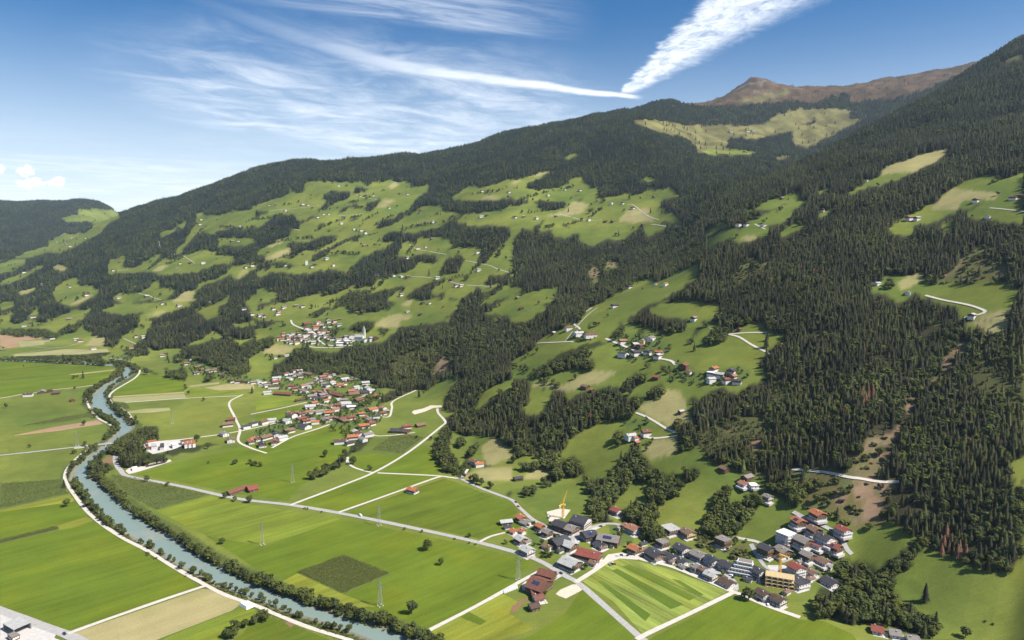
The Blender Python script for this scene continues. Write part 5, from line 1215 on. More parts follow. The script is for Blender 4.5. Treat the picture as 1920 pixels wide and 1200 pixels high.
def build_house(name, pos, rz, L, Wd, floors, roof, wall, flat, detail):
    """gabled (or flat) house: ridge along local x"""
    root = empty(name, pos, rz)
    hf = 2.75 if detail > 1 else 2.35
    he = floors * hf + (0.5 if wall != 'barn' else 1.3)
    l, w = L / 2, Wd / 2
    sink = 3.0
    over = 1.15 if detail > 1 else .8
    if wall == 'chalet':
        lo, hi = 'wall_white', 'timber'
    elif wall == 'barn':
        lo, hi = 'wall_barn', 'wall_barn'
    elif wall == 'wood':
        lo, hi = 'wall_white', 'wall_wood'
    else:
        lo, hi = 'wall_' + wall, 'wall_' + wall
    split = hf if (wall in ('chalet', 'wood') and floors > 1) else he
    rise = 0 if flat else w * math.tan(math.radians(21 if wall != 'barn' else 24))
    b = MB()
    b.box(-l, l, -w, w, -sink, split if split < he else he)
    if split >= he and not flat:
        b.add([(-l, -w, he), (-l, w, he), (-l, 0, he + rise), (l, -w, he), (l, w, he), (l, 0, he + rise)], [(0, 2, 1), (3, 4, 5)])
    b.obj('wall', root, lo)
    if split < he:
        b = MB(); e = .06
        b.box(-l - e, l + e, -w - e, w + e, split, he)
        if not flat:
            b.add([(-l - e, -w, he), (-l - e, w, he), (-l - e, 0, he + rise), (l + e, -w, he), (l + e, w, he), (l + e, 0, he + rise)], [(0, 2, 1), (3, 4, 5)])
        b.obj('timber_storey', root, hi)
    b = MB()
    if flat:
        b.box(-l - .5, l + .5, -w - .5, w + .5, he + .01, he + .35)
        for (x0, x1, y0, y1) in ((-l - .5, l + .5, -w - .5, -w - .2), (-l - .5, l + .5, w + .2, w + .5)):
            b.box(x0, x1, y0, y1, he + .36, he + .6)
    else:
        th = .28; sl = rise / w
        for s in (-1, 1):
            ye, ze = s * (w + over), he - over * sl
            V = [(-l - over, 0, he + rise + .02), (l + over, 0, he + rise + .02), (l + over, ye, ze + .02), (-l - over, ye, ze + .02)]
            V += [(x, y, z + th) for x, y, z in V]
            F = [(0, 1, 2, 3), (7, 6, 5, 4), (0, 4, 5, 1), (1, 5, 6, 2), (2, 6, 7, 3), (3, 7, 4, 0)]
            b.add(V, F if s < 0 else [f[::-1] for f in F])
    rf = b.obj('roof', root, 'roof_' + roof)
    rr_ = random.Random(int(abs(pos.x * 13 + pos.y * 7)))
    if detail >= 1 and wall != 'barn':
        piece('chimney', CHIM, rf, (rr_.uniform(-.3, .3) * L, rr_.choice((-1, 1)) * w * .3, he + rise * .72 + .3))
    if detail >= 1:
        # windows on all sides
        step = 3.0 if detail > 1 else 4.6
        for fl in range(floors):
            z = fl * hf + 1.75
            if wall == 'barn' and (fl or detail < 2):
                break
            nx = max(2, int(L / step)); ny = max(2, int(Wd / step))
            if detail < 2:
                nx, ny = min(nx, 3), min(ny, 2)
            e = .10 if (fl and split < he) else .02
            for i in range(nx):
                x = -l + L * (i + .5) / nx
                if not (detail < 2 and fl == 0 and i % 2):
                    piece('window', WINDOW, root, (x, -w - e, z))
                    if detail > 1: piece('window', WINDOW, root, (x, w + e, z), math.pi)
            for i in range(ny):
                y = -w + Wd * (i + .5) / ny
                piece('window', WINDOW, root, (l + e, y, z), math.pi / 2)
                if detail > 1: piece('window', WINDOW, root, (-l - e, y, z), -math.pi / 2)
    if detail > 1 and wall != 'barn':
        bb = MB(); q_ = rr_.uniform(2.5, 4.5)
        bb.box(-l * .8, l * .9, -w - q_, -w - .02, -2.5, .06); bb.box(l + .02, l + rr_.uniform(2, 5), -w - q_, w * .6, -2.5, .045)
        bb.obj('terrace', root, 'concrete_yard')
    if detail > 1:
        piece('door', DOOR, root, (l * .2, -w - .03, 0))
        if floors > 1 and wall in ('chalet', 'white', 'wood', 'yellow'):
            mat = 'timber' if wall != 'white' or rr_.random() < .5 else 'window_frame'
            for fl in range(1, floors):
                z = fl * hf
                for (side, ln) in (('x', Wd), ('y', L)):
                    bb = MB(); h2 = ln / 2 * .92
                    bb.box(-h2, h2, -1.25, 0, z - .12, z)
                    ra_ = MB(); ra_.box(-h2, h2, -1.27, -1.18, z + .9, z + 1.0); ra_.box(-h2, h2, -1.24, -1.2, z + .1, z + .8)
                    for j in range(7):
                        xx = -h2 + 2 * h2 * j / 6
                        ra_.box(xx - .05, xx + .05, -1.26, -1.18, z, z + .9)
                    o = bb.obj('balcony', root, mat); ra_.obj('railing', o, mat)
                    if side == 'x':
                        o.location = (l + .08, 0, 0); o.rotation_euler = (0, 0, math.pi / 2)
                    else:
                        o.location = (0, -w - .08, 0)
        if wall == 'barn':
            bb = MB(); bb.box(-1.9, 1.9, -.08, .03, 0, 3.2); bb.box(-.05, .05, -.12, 0, 0, 3.2)
            o = bb.obj('barn_door', root, 'timber'); o.location = (l + .08, 0, 0); o.rotation_euler = (0, 0, math.pi / 2)
    return root, he, rise
# ------------------------------------------------------------------ houses
ORD = ['first', 'second', 'third', 'fourth', 'fifth', 'sixth', 'seventh', 'eighth', 'ninth', 'tenth', 'eleventh', 'twelfth', 'thirteenth', 'fourteenth', 'fifteenth', 'sixteenth', 'seventeenth', 'eighteenth', 'nineteenth', 'twentieth']
def ordn(i):
    return ORD[i] if i < 20 else '%d%s' % (i + 1, {1: 'st', 2: 'nd', 3: 'rd'}.get((i + 1) % 10, 'th') if (i + 1) % 100 not in (11, 12, 13) else 'th')
WALLW = {'white': 'white walled house', 'yellow': 'yellow walled house', 'wood': 'timber upper storey house', 'chalet': 'wooden balcony chalet', 'barn': 'wooden barn'}
REG = []      # (object, place, roof word, wall word, screen x)
def register(o, place, roof, wall, group):
    x, y = o.location.x, o.location.y
    u, v = project(np.array([x]), np.array([y]), np.array([o.location.z + 4]))
    REG.append((o, place, ROOFW[roof], wall, float(u[0]), group))
    HOUSE_XY.append((x, y))
def nearname(wall, flat):
    return 'barn' if wall == 'barn' else ('chalet' if wall in ('chalet', 'wood') else 'house')
for (tl, a_, b_, Wd, fl, roof, wall, flat) in NEAR:
    pa, pb = px(tl, [a_, b_])
    hr = fl * 2.75 + (1.3 if wall == 'barn' else .5) + (0 if flat else Wd / 2 * .4)
    A, B = hit(pa, hr), hit(pb, hr)
    zz = (A.z + B.z) / 2
    # the far end is at the same height as the near one
    def on_level(p, z):
        a, t = ray(*p); y = (z - CAM_H) / t
        return Vector((float(a * y), float(y), 0))
    A, B = on_level(pa, zz + hr), on_level(pb, zz + hr)
    c = (A + B) / 2
    L = min(max((B - A).length - 1.6, 8), 44)
    rz = math.atan2(B.y - A.y, B.x - A.x)
    slope_px = (pb[1] - pa[1]) / (pb[0] - pa[0])
    if wall != 'barn' and tl in 'KLM' and -.05 < slope_px < .34 and Wd < 17:
        # houses here turn their sunny gable down the slope to the street
        mx0, my0 = (pa[0] + pb[0]) / 2, (pa[1] + pb[1]) / 2
        k_s = .50 + .10 * math.sin(mx0 * 1.7)
        a2, b2 = on_level((mx0 - 8, my0 - 8 * k_s), zz + hr), on_level((mx0 + 8, my0 + 8 * k_s), zz + hr)
        rz = math.atan2(b2.y - a2.y, b2.x - a2.x)
        tot = (B - A).length * 1.16 / .70
        L, Wd = min(tot * .54, 19), min(tot * .50, 16)
    corners = [float(Hq(c.x + math.cos(rz) * s1 * L / 2 - math.sin(rz) * s2 * Wd / 2, c.y + math.sin(rz) * s1 * L / 2 + math.cos(rz) * s2 * Wd / 2)) for s1 in (-1, 1) for s2 in (-1, 1)]
    gz = max(np.mean(corners), max(corners) - 2.0)
    root, he, rise = build_house(nearname(wall, flat), Vector((c.x, c.y, gz)), rz, L, Wd, fl, roof, wall, flat, 2)
    pl_ = {'I': 'valley floor', 'F': 'valley village', 'V': 'valley village'}.get(tl, 'near village')
    register(root, pl_, roof, wall, {'valley floor': 'lone buildings on the valley floor'}.get(pl_, 'houses of the ' + pl_))
    if (tl, a_) in ((('K'), (385,722)), ('K', (768,392)), ('K', (888,396)), ('M', (580,286)), ('M', (855,476)), ('L', (812,562))):
        sl = rise / (Wd / 2)
        bb = MB()
        n_ = max(2, int(L * .5 / 2.0))
        for i in range(n_):
            for j in range(2):
                x0 = -L * .25 + i * 2.0; y0 = -Wd * .16 - j * 2.1
                z0 = he + rise - abs(y0) * sl + .45
                bb.add([(x0, y0, z0), (x0 + 1.9, y0, z0), (x0 + 1.9, y0 - 2.0, z0 - 2.0 * sl), (x0, y0 - 2.0, z0 - 2.0 * sl)], [(0, 3, 2, 1)])
        bb.obj('solar_panel', [c_ for c_ in root.children if c_.name.startswith('roof')][0], 'solar_glass')
def small_house(tl, x, y, L, roof, wall, place, group, name=None, detail=1):
    r_ = random.Random(int(x * 31 + y * 17))
    p = px(tl, [(x, y)])[0]
    fl = 1 if (wall == 'barn' or L < 12) else 2
    h_ = fl * 2.35 + 1.0
    if wall == 'white' and place in ('valley village', 'hillside hamlet', 'church village') and r_.random() < .55:
        wall = 'chalet'
    P = hit(p, h_)
    if P is None:
        return
    Wd = L * r_.uniform(.62, .8) if L < 24 else L * .42
    if P.y > 2300:
        L, Wd = L * 1.05, Wd * 1.05
    # most stand with the ridge down the slope or along it
    base = math.atan2(-.6, -.8)
    rz = base + r_.choice((0, math.pi / 2, 0)) + r_.uniform(-.35, .35)
    if L >= 24:
        rz = math.atan2(.25, 1) + r_.uniform(-.15, .15)
    cs = [float(Hq(P.x + math.cos(rz) * s1 * L / 2 - math.sin(rz) * s2 * Wd / 2, P.y + math.sin(rz) * s1 * L / 2 + math.cos(rz) * s2 * Wd / 2)) for s1 in (-1, 1) for s2 in (-1, 1)]
    gz = max(np.mean(cs), max(cs) - 2.4)
    root, he, rise = build_house(name or nearname(wall, 0), Vector((P.x, P.y, gz)), rz, L, Wd, fl, roof, wall, roof == 'white', detail)
    register(root, place, roof, wall, group)
for (tl, x, y, L, roof, wall) in MIDV:
    small_house(tl, x, y, L, roof, wall, 'valley village', 'houses of the valley village')
for (tl, x, y, L, roof, wall) in CHURCHV:
    small_house(tl, x, y, L, roof, wall, 'church village', 'houses of the church village', detail=0)
# the gaps between them are filled by smaller neighbours
fr = random.Random(77)
def infill(src, n, place, group, det, gap_m):
    k = tries = 0
    while k < n and tries < 900:
        tries += 1
        tl, x, y, L, roof, wall = fr.choice(src)
        if tl not in 'VU' or L > 20:
            continue
        sx2, sy2 = x + fr.choice((-1, 1)) * fr.uniform(45, 95), y + fr.uniform(-32, 32)
        P_ = hit(px(tl, [(sx2, sy2)])[0], 4)
        if P_ is None or min(math.hypot(P_.x - a, P_.y - b_) for a, b_ in HOUSE_XY) < gap_m:
            continue
        if bool(near_roads(np.array([P_.x]), np.array([P_.y]), 6.0)[0]):
            continue
        small_house(tl, sx2, sy2, fr.uniform(9.5, 13), fr.choice(('greybrown', 'brown', 'terracotta', 'grey', 'redbrown', 'dark', 'brown')), fr.choice(('white', 'white', 'barn')), place, group, detail=det)
        k += 1
infill(MIDV, 42, 'valley village', 'houses of the valley village', 1, 13)
infill(CHURCHV, 22, 'church village', 'houses of the church village', 0, 13)
for (tl, x, y, L, roof, wall) in FLOORH:
    small_house(tl, x, y, L, roof, wall, 'valley floor', 'lone buildings on the valley floor')
for (tl, x, y, L, roof, wall) in HAMLET:
    small_house(tl, x, y, L, roof, wall, 'hillside hamlet', 'houses of the hillside hamlet')
for (tl, x, y) in (('K',205,345),('K',355,455),('K',600,520),('K',920,500),('K',1000,480),('L',345,470),('L',450,590),('L',560,600),('L',690,545),('L',850,625),('L',960,660),('L',640,640),('M',250,735),('M',560,480),('M',640,600),('M',640,500),('M',860,640),('M',700,440),('M',900,450),('M',610,690),('M',720,730),('M',540,830),('M',380,880),('L',330,520),('L',160,350)):
    small_house(tl, x, y, 7.5, random.Random(x).choice(('greybrown', 'dark', 'brown')), 'white', 'near village sheds', 'small sheds of the near village', name='garden_shed')
PLACE = {'A': 'far left slope', 'B': 'terraced middle slope', 'C': 'slope below the gully', 'D': 'upper right slope', 'E': 'river bend foot slope', 'O': 'high alpine pasture'}
rr2 = random.Random(4)
for (tl, x, y, L) in SLOPE:
    q_ = random.Random(x * 7 + y)
    wall = q_.choice(('barn', 'barn', 'white', 'chalet', 'wood', 'chalet'))
    roof = q_.choice(('greybrown', 'grey', 'darkbrown', 'brown', 'greybrown', 'redbrown', 'brown', 'dark'))
    if (tl, x) in (('C', 575), ('E', 980), ('C', 270), ('C', 1150)):
        roof, wall = ('red' if x == 575 else 'orange'), 'white'
    small_house(tl, x, y, L * q_.uniform(.72, 1.0), roof, wall, PLACE[tl], 'farms of the ' + PLACE[tl], name='farmhouse' if wall != 'barn' else 'farm_barn', detail=0)
# labels that single each one out: look, then its place in its own row
by = {}
for r in REG:
    by.setdefault((r[1], r[2], r[3]), []).append(r)
for key, lst in by.items():
    lst.sort(key=lambda r: r[4])
    for i, (o, place, roof, wall, u, group) in enumerate(lst):
        w = 'small white shed' if place.endswith('sheds') else WALLW[wall] if o.name.split('.')[0] not in ('farmhouse',) else {'white': 'white farmhouse', 'chalet': 'half timbered farmhouse', 'wood': 'dark timber farmhouse'}[wall]
        if len(lst) == 1:
            lab = f'{w} with {roof} roof, the only such one, {place}'
        elif i == 0:
            lab = f'{w} with {roof} roof, leftmost of its look, {place}'
        elif i == len(lst) - 1:
            lab = f'{w} with {roof} roof, rightmost of its look, {place}'
        else:
            lab = f'{w} with {roof} roof, {ordn(i)} such from left, {place}'
        tag(o, lab, 'barn' if wall == 'barn' else ('shed' if place.endswith('sheds') else 'house'), group)

# ------------------------------------------------------------------ church
p = hit(px('U', [(1390, 350)])[0], 5)
ch = empty('church', p, math.atan2(-.25, 1))
b = MB(); b.box(-13, 13, -5.5, 5.5, -3, 9); b.add([(-13, -5.5, 9), (-13, 5.5, 9), (-13, 0, 15), (13, -5.5, 9), (13, 5.5, 9), (13, 0, 15)], [(0, 2, 1), (3, 4, 5)]); b.obj('nave_wall', ch, 'wall_white')
b = MB(); b.add([(-13.6, 0, 15.3), (13.6, 0, 15.3), (13.6, -6.3, 8.5), (-13.6, -6.3, 8.5), (13.6, 6.3, 8.5), (-13.6, 6.3, 8.5)], [(3, 2, 1, 0), (0, 1, 4, 5)]); b.obj('nave_roof', ch, 'roof_grey')
b = MB(); b.box(8, 14, 5.6, 11.6, -3, 26); b.obj('bell_tower', ch, 'wall_white')
b = MB(); b.add([(7.6, 5.2, 26), (14.4, 5.2, 26), (14.4, 12, 26), (7.6, 12, 26), (11, 8.6, 41)], [(0, 1, 4), (1, 2, 4), (2, 3, 4), (3, 0, 4), (3, 2, 1, 0)]); b.obj('spire', ch, 'roof_grey')
for i in range(5): piece('window', WINDOW, ch, (-10 + i * 4.4, -5.55, 5), 0, (1, 1, 2))
tag(ch, 'white village church with pointed tower at the edge of the terrace', 'church'); HOUSE_XY.append((p.x, p.y))
p = hit(px('B', [(380, 775)])[0], 6)
tw = empty('tower_house', p, .3)
b = MB(); b.box(-5, 5, -5, 5, -3, 17); b.obj('wall', tw, 'wall_white')
b = MB(); b.add([(-5.6, -5.6, 17), (5.6, -5.6, 17), (5.6, 5.6, 17), (-5.6, 5.6, 17), (0, 0, 20)], [(0, 1, 4), (1, 2, 4), (2, 3, 4), (3, 0, 4), (3, 2, 1, 0)]); b.obj('roof', tw, 'roof_greybrown')
tag(tw, 'tall square white tower building among slope farms', 'tower'); HOUSE_XY.append((p.x, p.y))

# ------------------------------------------------------------------ stepped white apartment block, building site, works and depot
def lvl(pp, z=0.0):
    a, t = ray(*pp); y = (z - CAM_H) / t
    return Vector((float(a * y), float(y), z))
p = hit(px('M', [(205, 700)])[0])
ap = empty('terraced_apartments', p, math.atan2(-.5, 1.0)); rz_ = ap.rotation_euler.z
for k in range(4):
    b = MB(); b.box(-12 + k * 2.2, 11 - k * .5, -8 + k * 2.4, 9, -3 if k == 0 else k * 3.0 + .02, (k + 1) * 3.0); b.obj('storey', ap, 'wall_white')
    b = MB(); b.box(-12.5 + k * 2.2, 11.4 - k * .5, -9.2 + k * 2.4, -8 + k * 2.4, (k + 1) * 3.0 - .3, (k + 1) * 3.0 + .9); b.obj('parapet', ap, 'window_frame')
    for i in range(6): piece('window', WINDOW, ap, (-9.5 + k * 2.2 + i * (19 - k * 2.5) / 5.5, -8.02 + k * 2.4, k * 3 + 1.5), 0, (1.6, 1, 1.1))
    for i in range(4): piece('window', WINDOW, ap, (11.02 - k * .5, -5 + k * 2.4 + i * (12 - k * 2.4) / 4, k * 3 + 1.5), math.pi / 2)
b = MB(); b.box(-4, 9, -1, 9.2, 12.02, 12.4); b.obj('roof', ap, 'roof_greybrown')
tag(ap, 'stepped white terraced apartment block above the crossroads', 'apartments'); HOUSE_XY.append((p.x, p.y))

p = hit(px('M', [(490, 790)])[0])
bs = empty('building_shell', p, math.atan2(-.4, 1.0))
for k in range(3):
    b = MB(); b.box(-14, 13, -8 + k * 1.2, 8, k * 3.1 - (3 if k == 0 else 0), k * 3.1 + .35); b.obj('floor_slab', bs, 'fresh_timber')
    for i in range(6):
        b = MB(); b.box(-13.6 + i * 5.2, -12.6 + i * 5.2 + .6, -7.6 + k * 1.2, -7.2 + k * 1.2, k * 3.1 + .36, k * 3.1 + 3.09); b.obj('formwork_panel', bs, 'fresh_timber')
    b = MB(); b.box(-13, 12, 0, 7.8, k * 3.1 + .36, k * 3.1 + 3.09); b.obj('wall', bs, 'chimney_plaster')
b = MB(); b.box(-14, 13, -4.4, 8, 9.3, 9.65)
for i in range(9): b.box(-13 + i * 3, -12.85 + i * 3, -4.3, -4.15, 9.66, 10.8)
b.obj('roof_deck', bs, 'fresh_timber')
tag(bs, 'unfinished building with yellow formwork and timber decks beneath the crane', 'building site'); HOUSE_XY.append((p.x, p.y))

def crane(tl, base, h, jib, az, tilt, lab):
    p = hit(px(tl, [base])[0])
    c = empty('tower_crane', p, az)
    b = MB(); s = 1.0
    for (sx_, sy_) in ((-s, -s), (s, -s), (s, s), (-s, s)): b.bar((sx_, sy_, 0), (sx_, sy_, h), .22)
    n_ = int(h / 2.4)
    for k in range(n_):
        z0, z1 = h * k / n_, h * (k + 1) / n_
        for (p0, p1) in (((-s, -s), (s, -s)), ((s, -s), (s, s)), ((s, s), (-s, s)), ((-s, s), (-s, -s))):
            b.bar((*p0, z0), (*p1, z1), .12); b.bar((*p0, z0), (*p1, z0), .10)
    b.obj('mast', c, 'crane_yellow')
    b = MB(); b.box(-2.2, 2.2, -2.2, 2.2, -1, .8); b.obj('base', c, 'chimney_plaster')
    ct, st = math.cos(tilt), math.sin(tilt)
    b = MB()
    tip = Vector((jib * ct, 0, h + jib * st))
    for (oy, oz) in ((-.7, 0), (.7, 0), (0, 1.3)): b.bar((0, oy, h + oz), (tip.x, oy * .5, tip.z + oz * .5), .17)
    for k in range(int(jib / 2)):
        a0, a1 = k / int(jib / 2), (k + 1) / int(jib / 2)
        P0, P1 = Vector((0, 0, h)).lerp(tip, a0), Vector((0, 0, h)).lerp(tip, a1)
        b.bar((P0.x, -.7, P0.z), (P1.x, 0, P1.z + 1.2), .1); b.bar((P0.x, .7, P0.z), (P1.x, 0, P1.z + 1.2), .1)
    b.obj('jib', c, 'crane_yellow')
    b = MB(); b.box(-9, 0, -.8, .8, h - .3, h + .3); b.obj('counter_jib', c, 'crane_yellow')
    b = MB(); b.box(-9.2, -6.6, -1.1, 1.1, h - 2.2, h - .31); b.obj('counterweight', c, 'chimney_plaster')
    b = MB(); b.box(.9, 2.4, -1.9, -.75, h - 2.2, h - .2); b.obj('cab', c, 'window_frame')
    b = MB(); b.bar((0, 0, h), (0, 0, h + 6), .25); b.bar((0, 0, h + 6), tuple(Vector((0, 0, h)).lerp(tip, .7)), .07); b.bar((0, 0, h + 6), (-8.5, 0, h + .3), .07); b.obj('stay_mast', c, 'crane_yellow')
    tag(c, lab, 'crane')
crane('M', (488, 712), 22, 17, 2.2, math.radians(-38), 'yellow tower crane with lowered jib above the unfinished building')
crane('K', (622, 285), 18, 17, .9, math.radians(62), 'yellow crane with raised jib by the sandy building site')

def hall(name, tl, quad, h, roofm, wallm, lab, cat, rise=0.0, open_=False):
    q = [lvl(pp, h) for pp in px(tl, quad)]
    c = sum(q, Vector()) / 4
    e = empty(name, (c.x, c.y, 0))
    loc = [(v.x - c.x, v.y - c.y) for v in q]
    b = MB(); V = [(x, y, h) for x, y in loc] + [(x, y, h + .45) for x, y in loc]
    b.add(V, [(3, 2, 1, 0), (4, 5, 6, 7), (0, 1, 5, 4), (1, 2, 6, 5), (2, 3, 7, 6), (3, 0, 4, 7)]); b.obj('roof', e, roofm)
    k = .94
    if open_:
        for (x, y) in loc:
            b = MB(); b.box(x * k - .3, x * k + .3, y * k - .3, y * k + .3, 0, h); b.obj('post', e, wallm)
        b = MB(); i, j = 0, 1
        b.add([(loc[0][0] * k, loc[0][1] * k, 0), (loc[1][0] * k, loc[1][1] * k, 0), (loc[1][0] * k, loc[1][1] * k, h - .01), (loc[0][0] * k, loc[0][1] * k, h - .01), (loc[3][0] * k, loc[3][1] * k, 0), (loc[3][0] * k, loc[3][1] * k, h - .01)], [(0, 1, 2, 3), (0, 3, 5, 4)]); b.obj('back_wall', e, wallm)
    else:
        b = MB(); V = [(x * k, y * k, -1) for x, y in loc] + [(x * k, y * k, h - .01) for x, y in loc]
        b.add(V, [(0, 1, 5, 4), (1, 2, 6, 5), (2, 3, 7, 6), (3, 0, 4, 7)]); b.obj('wall', e, wallm)
        for i in range(4):
            a0, a1 = Vector(loc[i]) * k, Vector(loc[(i + 1) % 4]) * k
            for s in (.25, .5, .75):
                pp = a0.lerp(a1, s) * 1.006
                piece('window', WINDOW, e, (pp.x, pp.y, h * .55), math.atan2((a1 - a0).y, (a1 - a0).x), (1.4, 1, 1))
    tag(e, lab, cat); HOUSE_XY.append((c.x, c.y))
    return e
hall('depot_canopy', 'R', [(530,385),(870,545),(370,765),(75,590)], 6.0, 'roof_grey', 'steel', 'wide flat grey canopy roof over the paved depot', 'canopy', open_=True)
hall('kiosk', 'R', [(400,810),(555,880),(320,985),(195,885)], 4.0, 'roof_greybrown', 'wall_wood', 'small brown kiosk with flat roof beside the depot canopy', 'kiosk')
hall('workshop', 'S', [(430,320),(630,290),(650,325),(445,360)], 7.0, 'roof_orange', 'wall_white', 'long orange roofed workshop at the edge of the wood', 'workshop')
hall('workshop', 'S', [(510,380),(640,370),(650,440),(520,450)], 6.0, 'roof_grey', 'wall_white', 'pale grey roofed workshop in the works yard', 'workshop')
hall('workshop', 'S', [(725,380),(810,370),(815,460),(710,465)], 6.0, 'roof_dark', 'wall_white', 'flat black roofed hall in the works yard', 'hall')
hall('workshop', 'S', [(960,370),(1090,350),(1120,400),(1000,420)], 6.0, 'roof_white', 'wall_white', 'white roofed shed beside the black roofed hall', 'shed')
hall('workshop', 'S', [(1170,310),(1380,275),(1440,300),(1210,345)], 6.0, 'roof_redbrown', 'wall_white', 'long red-brown roof behind the orange sawtooth roofs', 'workshop')
for i_, (a0, a1) in enumerate(((1250, 1330), (1340, 1420), (1430, 1510))):
    hall('workshop', 'S', [(a0, 345 - i_ * 10),(a1, 320 - i_ * 10),(a1 + 10, 395 - i_ * 10),(a0 + 20, 410 - i_ * 10)], 6.5, 'roof_orange', 'wall_white', ['orange roofed workshop bay nearest the works yard', 'middle orange roofed workshop bay', 'orange roofed workshop bay nearest the lane'][i_], 'workshop')
hall('yard_shed', 'S', [(400,430),(465,420),(470,490),(410,490)], 4.0, 'roof_red', 'wall_white', 'small red shed in the works yard', 'shed')
hall('yard_shed', 'S', [(80,920),(200,890),(215,930),(95,960)], 3.0, 'car_blue' if 'car_blue' in MATS else 'roof_white', 'wall_white', 'low pale container in the storage yard', 'container')
# piles of timber in the storage yard
for i in range(12):
    c0 = floor_pt(px('S', [(420 + i * 36, 905 - i * 8)])[0])
    b = MB()
    for k in range(3):
        for j in range(4 - k):
            b.bar((-2.2, (j + k * .5) * .8 - 1.3, .45 + k * .68), (2.2, (j + k * .5) * .8 - 1.3, .45 + k * .68), .4, n=6)
    o = b.obj('log_pile', None, 'bark'); o.location = (c0[0], c0[1], .1); o.rotation_euler = (0, 0, 1.9)
    tag(o, ['stack of brown logs in the row along the storage yard'][0], 'log pile', 'log piles along the storage yard')
# wrapped silage bales by the farm
for i in range(16):
    c0 = floor_pt(px('K', [(185 + (i % 8) * 13, 850 - (i % 8) * 5 - (i // 8) * 12)])[0])
    b = MB(); b.bar((0, -.8, .75), (0, .8, .75), .75, n=10)
    o = b.obj('silage_bale', None, 'white_film'); o.location = (c0[0], c0[1], .1); o.rotation_euler = (0, 0, .6)
    tag(o, 'white wrapped silage bale in the rows beside the farm lane', 'bale', 'silage bales beside the farm lane')
# white covered stack beside the river track
c0 = [floor_pt(q) for q in px('I', [(1790,938),(1862,918),(1918,946),(1850,975)])]
cm = np.mean(np.array(c0), 0)
b = MB(); V = [(x - cm[0], y - cm[1], 0) for x, y in c0] + [((x - cm[0]) * .8, (y - cm[1]) * .8, 2.6) for x, y in c0]
b.add(V, [(0, 1, 5, 4), (1, 2, 6, 5), (2, 3, 7, 6), (3, 0, 4, 7), (4, 5, 6, 7)])
o = b.obj('covered_stack', None, 'white_film'); o.location = (cm[0], cm[1], .1)
tag(o, 'white sheeted hay stack beside the river track', 'hay stack')

# ------------------------------------------------------------------ bridge
A, B = lvl((160, 838)), lvl((214, 832))
br = empty('river_bridge', ((A.x + B.x) / 2, (A.y + B.y) / 2, 0), math.atan2(B.y - A.y, B.x - A.x))
Lb = (B - A).length / 2
b = MB(); b.box(-Lb, Lb, -3.4, 3.4, 1.0, 2.0); b.obj('deck', br, 'concrete_yard')
b = MB(); b.box(-Lb, Lb, -3.1, 3.1, 2.01, 2.1); b.obj('carriageway', br, 'asphalt')
for s in (-1, 1):
    b = MB(); b.box(-Lb, Lb, s * 3.3 - .08, s * 3.3 + .08, 3.0, 3.12)
    for k in range(15): b.box(-Lb + 2 * Lb * k / 14 - .08, -Lb + 2 * Lb * k / 14 + .08, s * 3.3 - .07, s * 3.3 + .07, 2.0, 3.0)
    b.obj('railing', br, 'steel')
for k in (-.42, .42):
    b = MB(); b.box(Lb * k - .9, Lb * k + .9, -2.8, 2.8, -4, .99); b.obj('pier', br, 'chimney_plaster')
for s in (-1, 1):
    b = MB(); b.add([(s * Lb, -4, 2.0), (s * Lb, 4, 2.0), (s * (Lb + 16), -4, .2), (s * (Lb + 16), 4, .2), (s * Lb, -7, -2.5), (s * Lb, 7, -2.5), (s * (Lb + 16), -5, -.5), (s * (Lb + 16), 5, -.5)], [(0, 2, 3, 1), (0, 4, 6, 2), (1, 3, 7, 5), (0, 1, 5, 4)]); b.obj('ramp', br, 'asphalt')
tag(br, 'low concrete road bridge over the turquoise river', 'bridge')

# ------------------------------------------------------------------ pylons
def pylon_mesh():
    body, arms, ins = MB(), MB(), MB()
    h = 26.0
    def w(z): return 1.9 * (1 - z / h) + .32
    lv = [0, 4, 7.5, 10.5, 13.2, 15.6, 17.8, 19.8, 21.6, 23.4, 26]
    for (sx_, sy_) in ((-1, -1), (1, -1), (1, 1), (-1, 1)):
        body.bar((sx_ * w(0), sy_ * w(0), -.5), (sx_ * w(h) * .3, sy_ * w(h) * .3, h), .085)
    for z0, z1 in zip(lv[:-1], lv[1:]):
        c = [(-1, -1), (1, -1), (1, 1), (-1, 1)]
        for i in range(4):
            a, b_ = c[i], c[(i + 1) % 4]
            body.bar((a[0] * w(z0), a[1] * w(z0), z0), (b_[0] * w(z1), b_[1] * w(z1), z1), .04)
            body.bar((b_[0] * w(z0), b_[1] * w(z0), z0), (a[0] * w(z1), a[1] * w(z1), z1), .04)
    for z, ln in ((16.5, 4.6), (19.5, 5.8), (22.5, 3.8)):
        for s in (-1, 1):
            arms.bar((0, 0, z), (s * ln, 0, z + .1), .1); arms.bar((0, 0, z + 1.3), (s * ln, 0, z + .1), .08)
            for q in (.35, .65): arms.bar((s * ln * q, 0, z), (s * ln * q, 0, z + 1.3 * (1 - q)), .05)
            ins.bar((s * ln * .97, 0, z), (s * ln * .97, 0, z - 1.5), .1, n=5)
    feet = MB()
    for (sx_, sy_) in ((-1, -1), (1, -1), (1, 1), (-1, 1)): feet.box(sx_ * 1.9 - .55, sx_ * 1.9 + .55, sy_ * 1.9 - .55, sy_ * 1.9 + .55, -.6, .55)
    return body.mesh('mast', 'steel'), arms.mesh('cross_arms', 'steel'), ins.mesh('insulators', 'window_glass'), feet.mesh('footing', 'chimney_plaster')
PY = pylon_mesh()
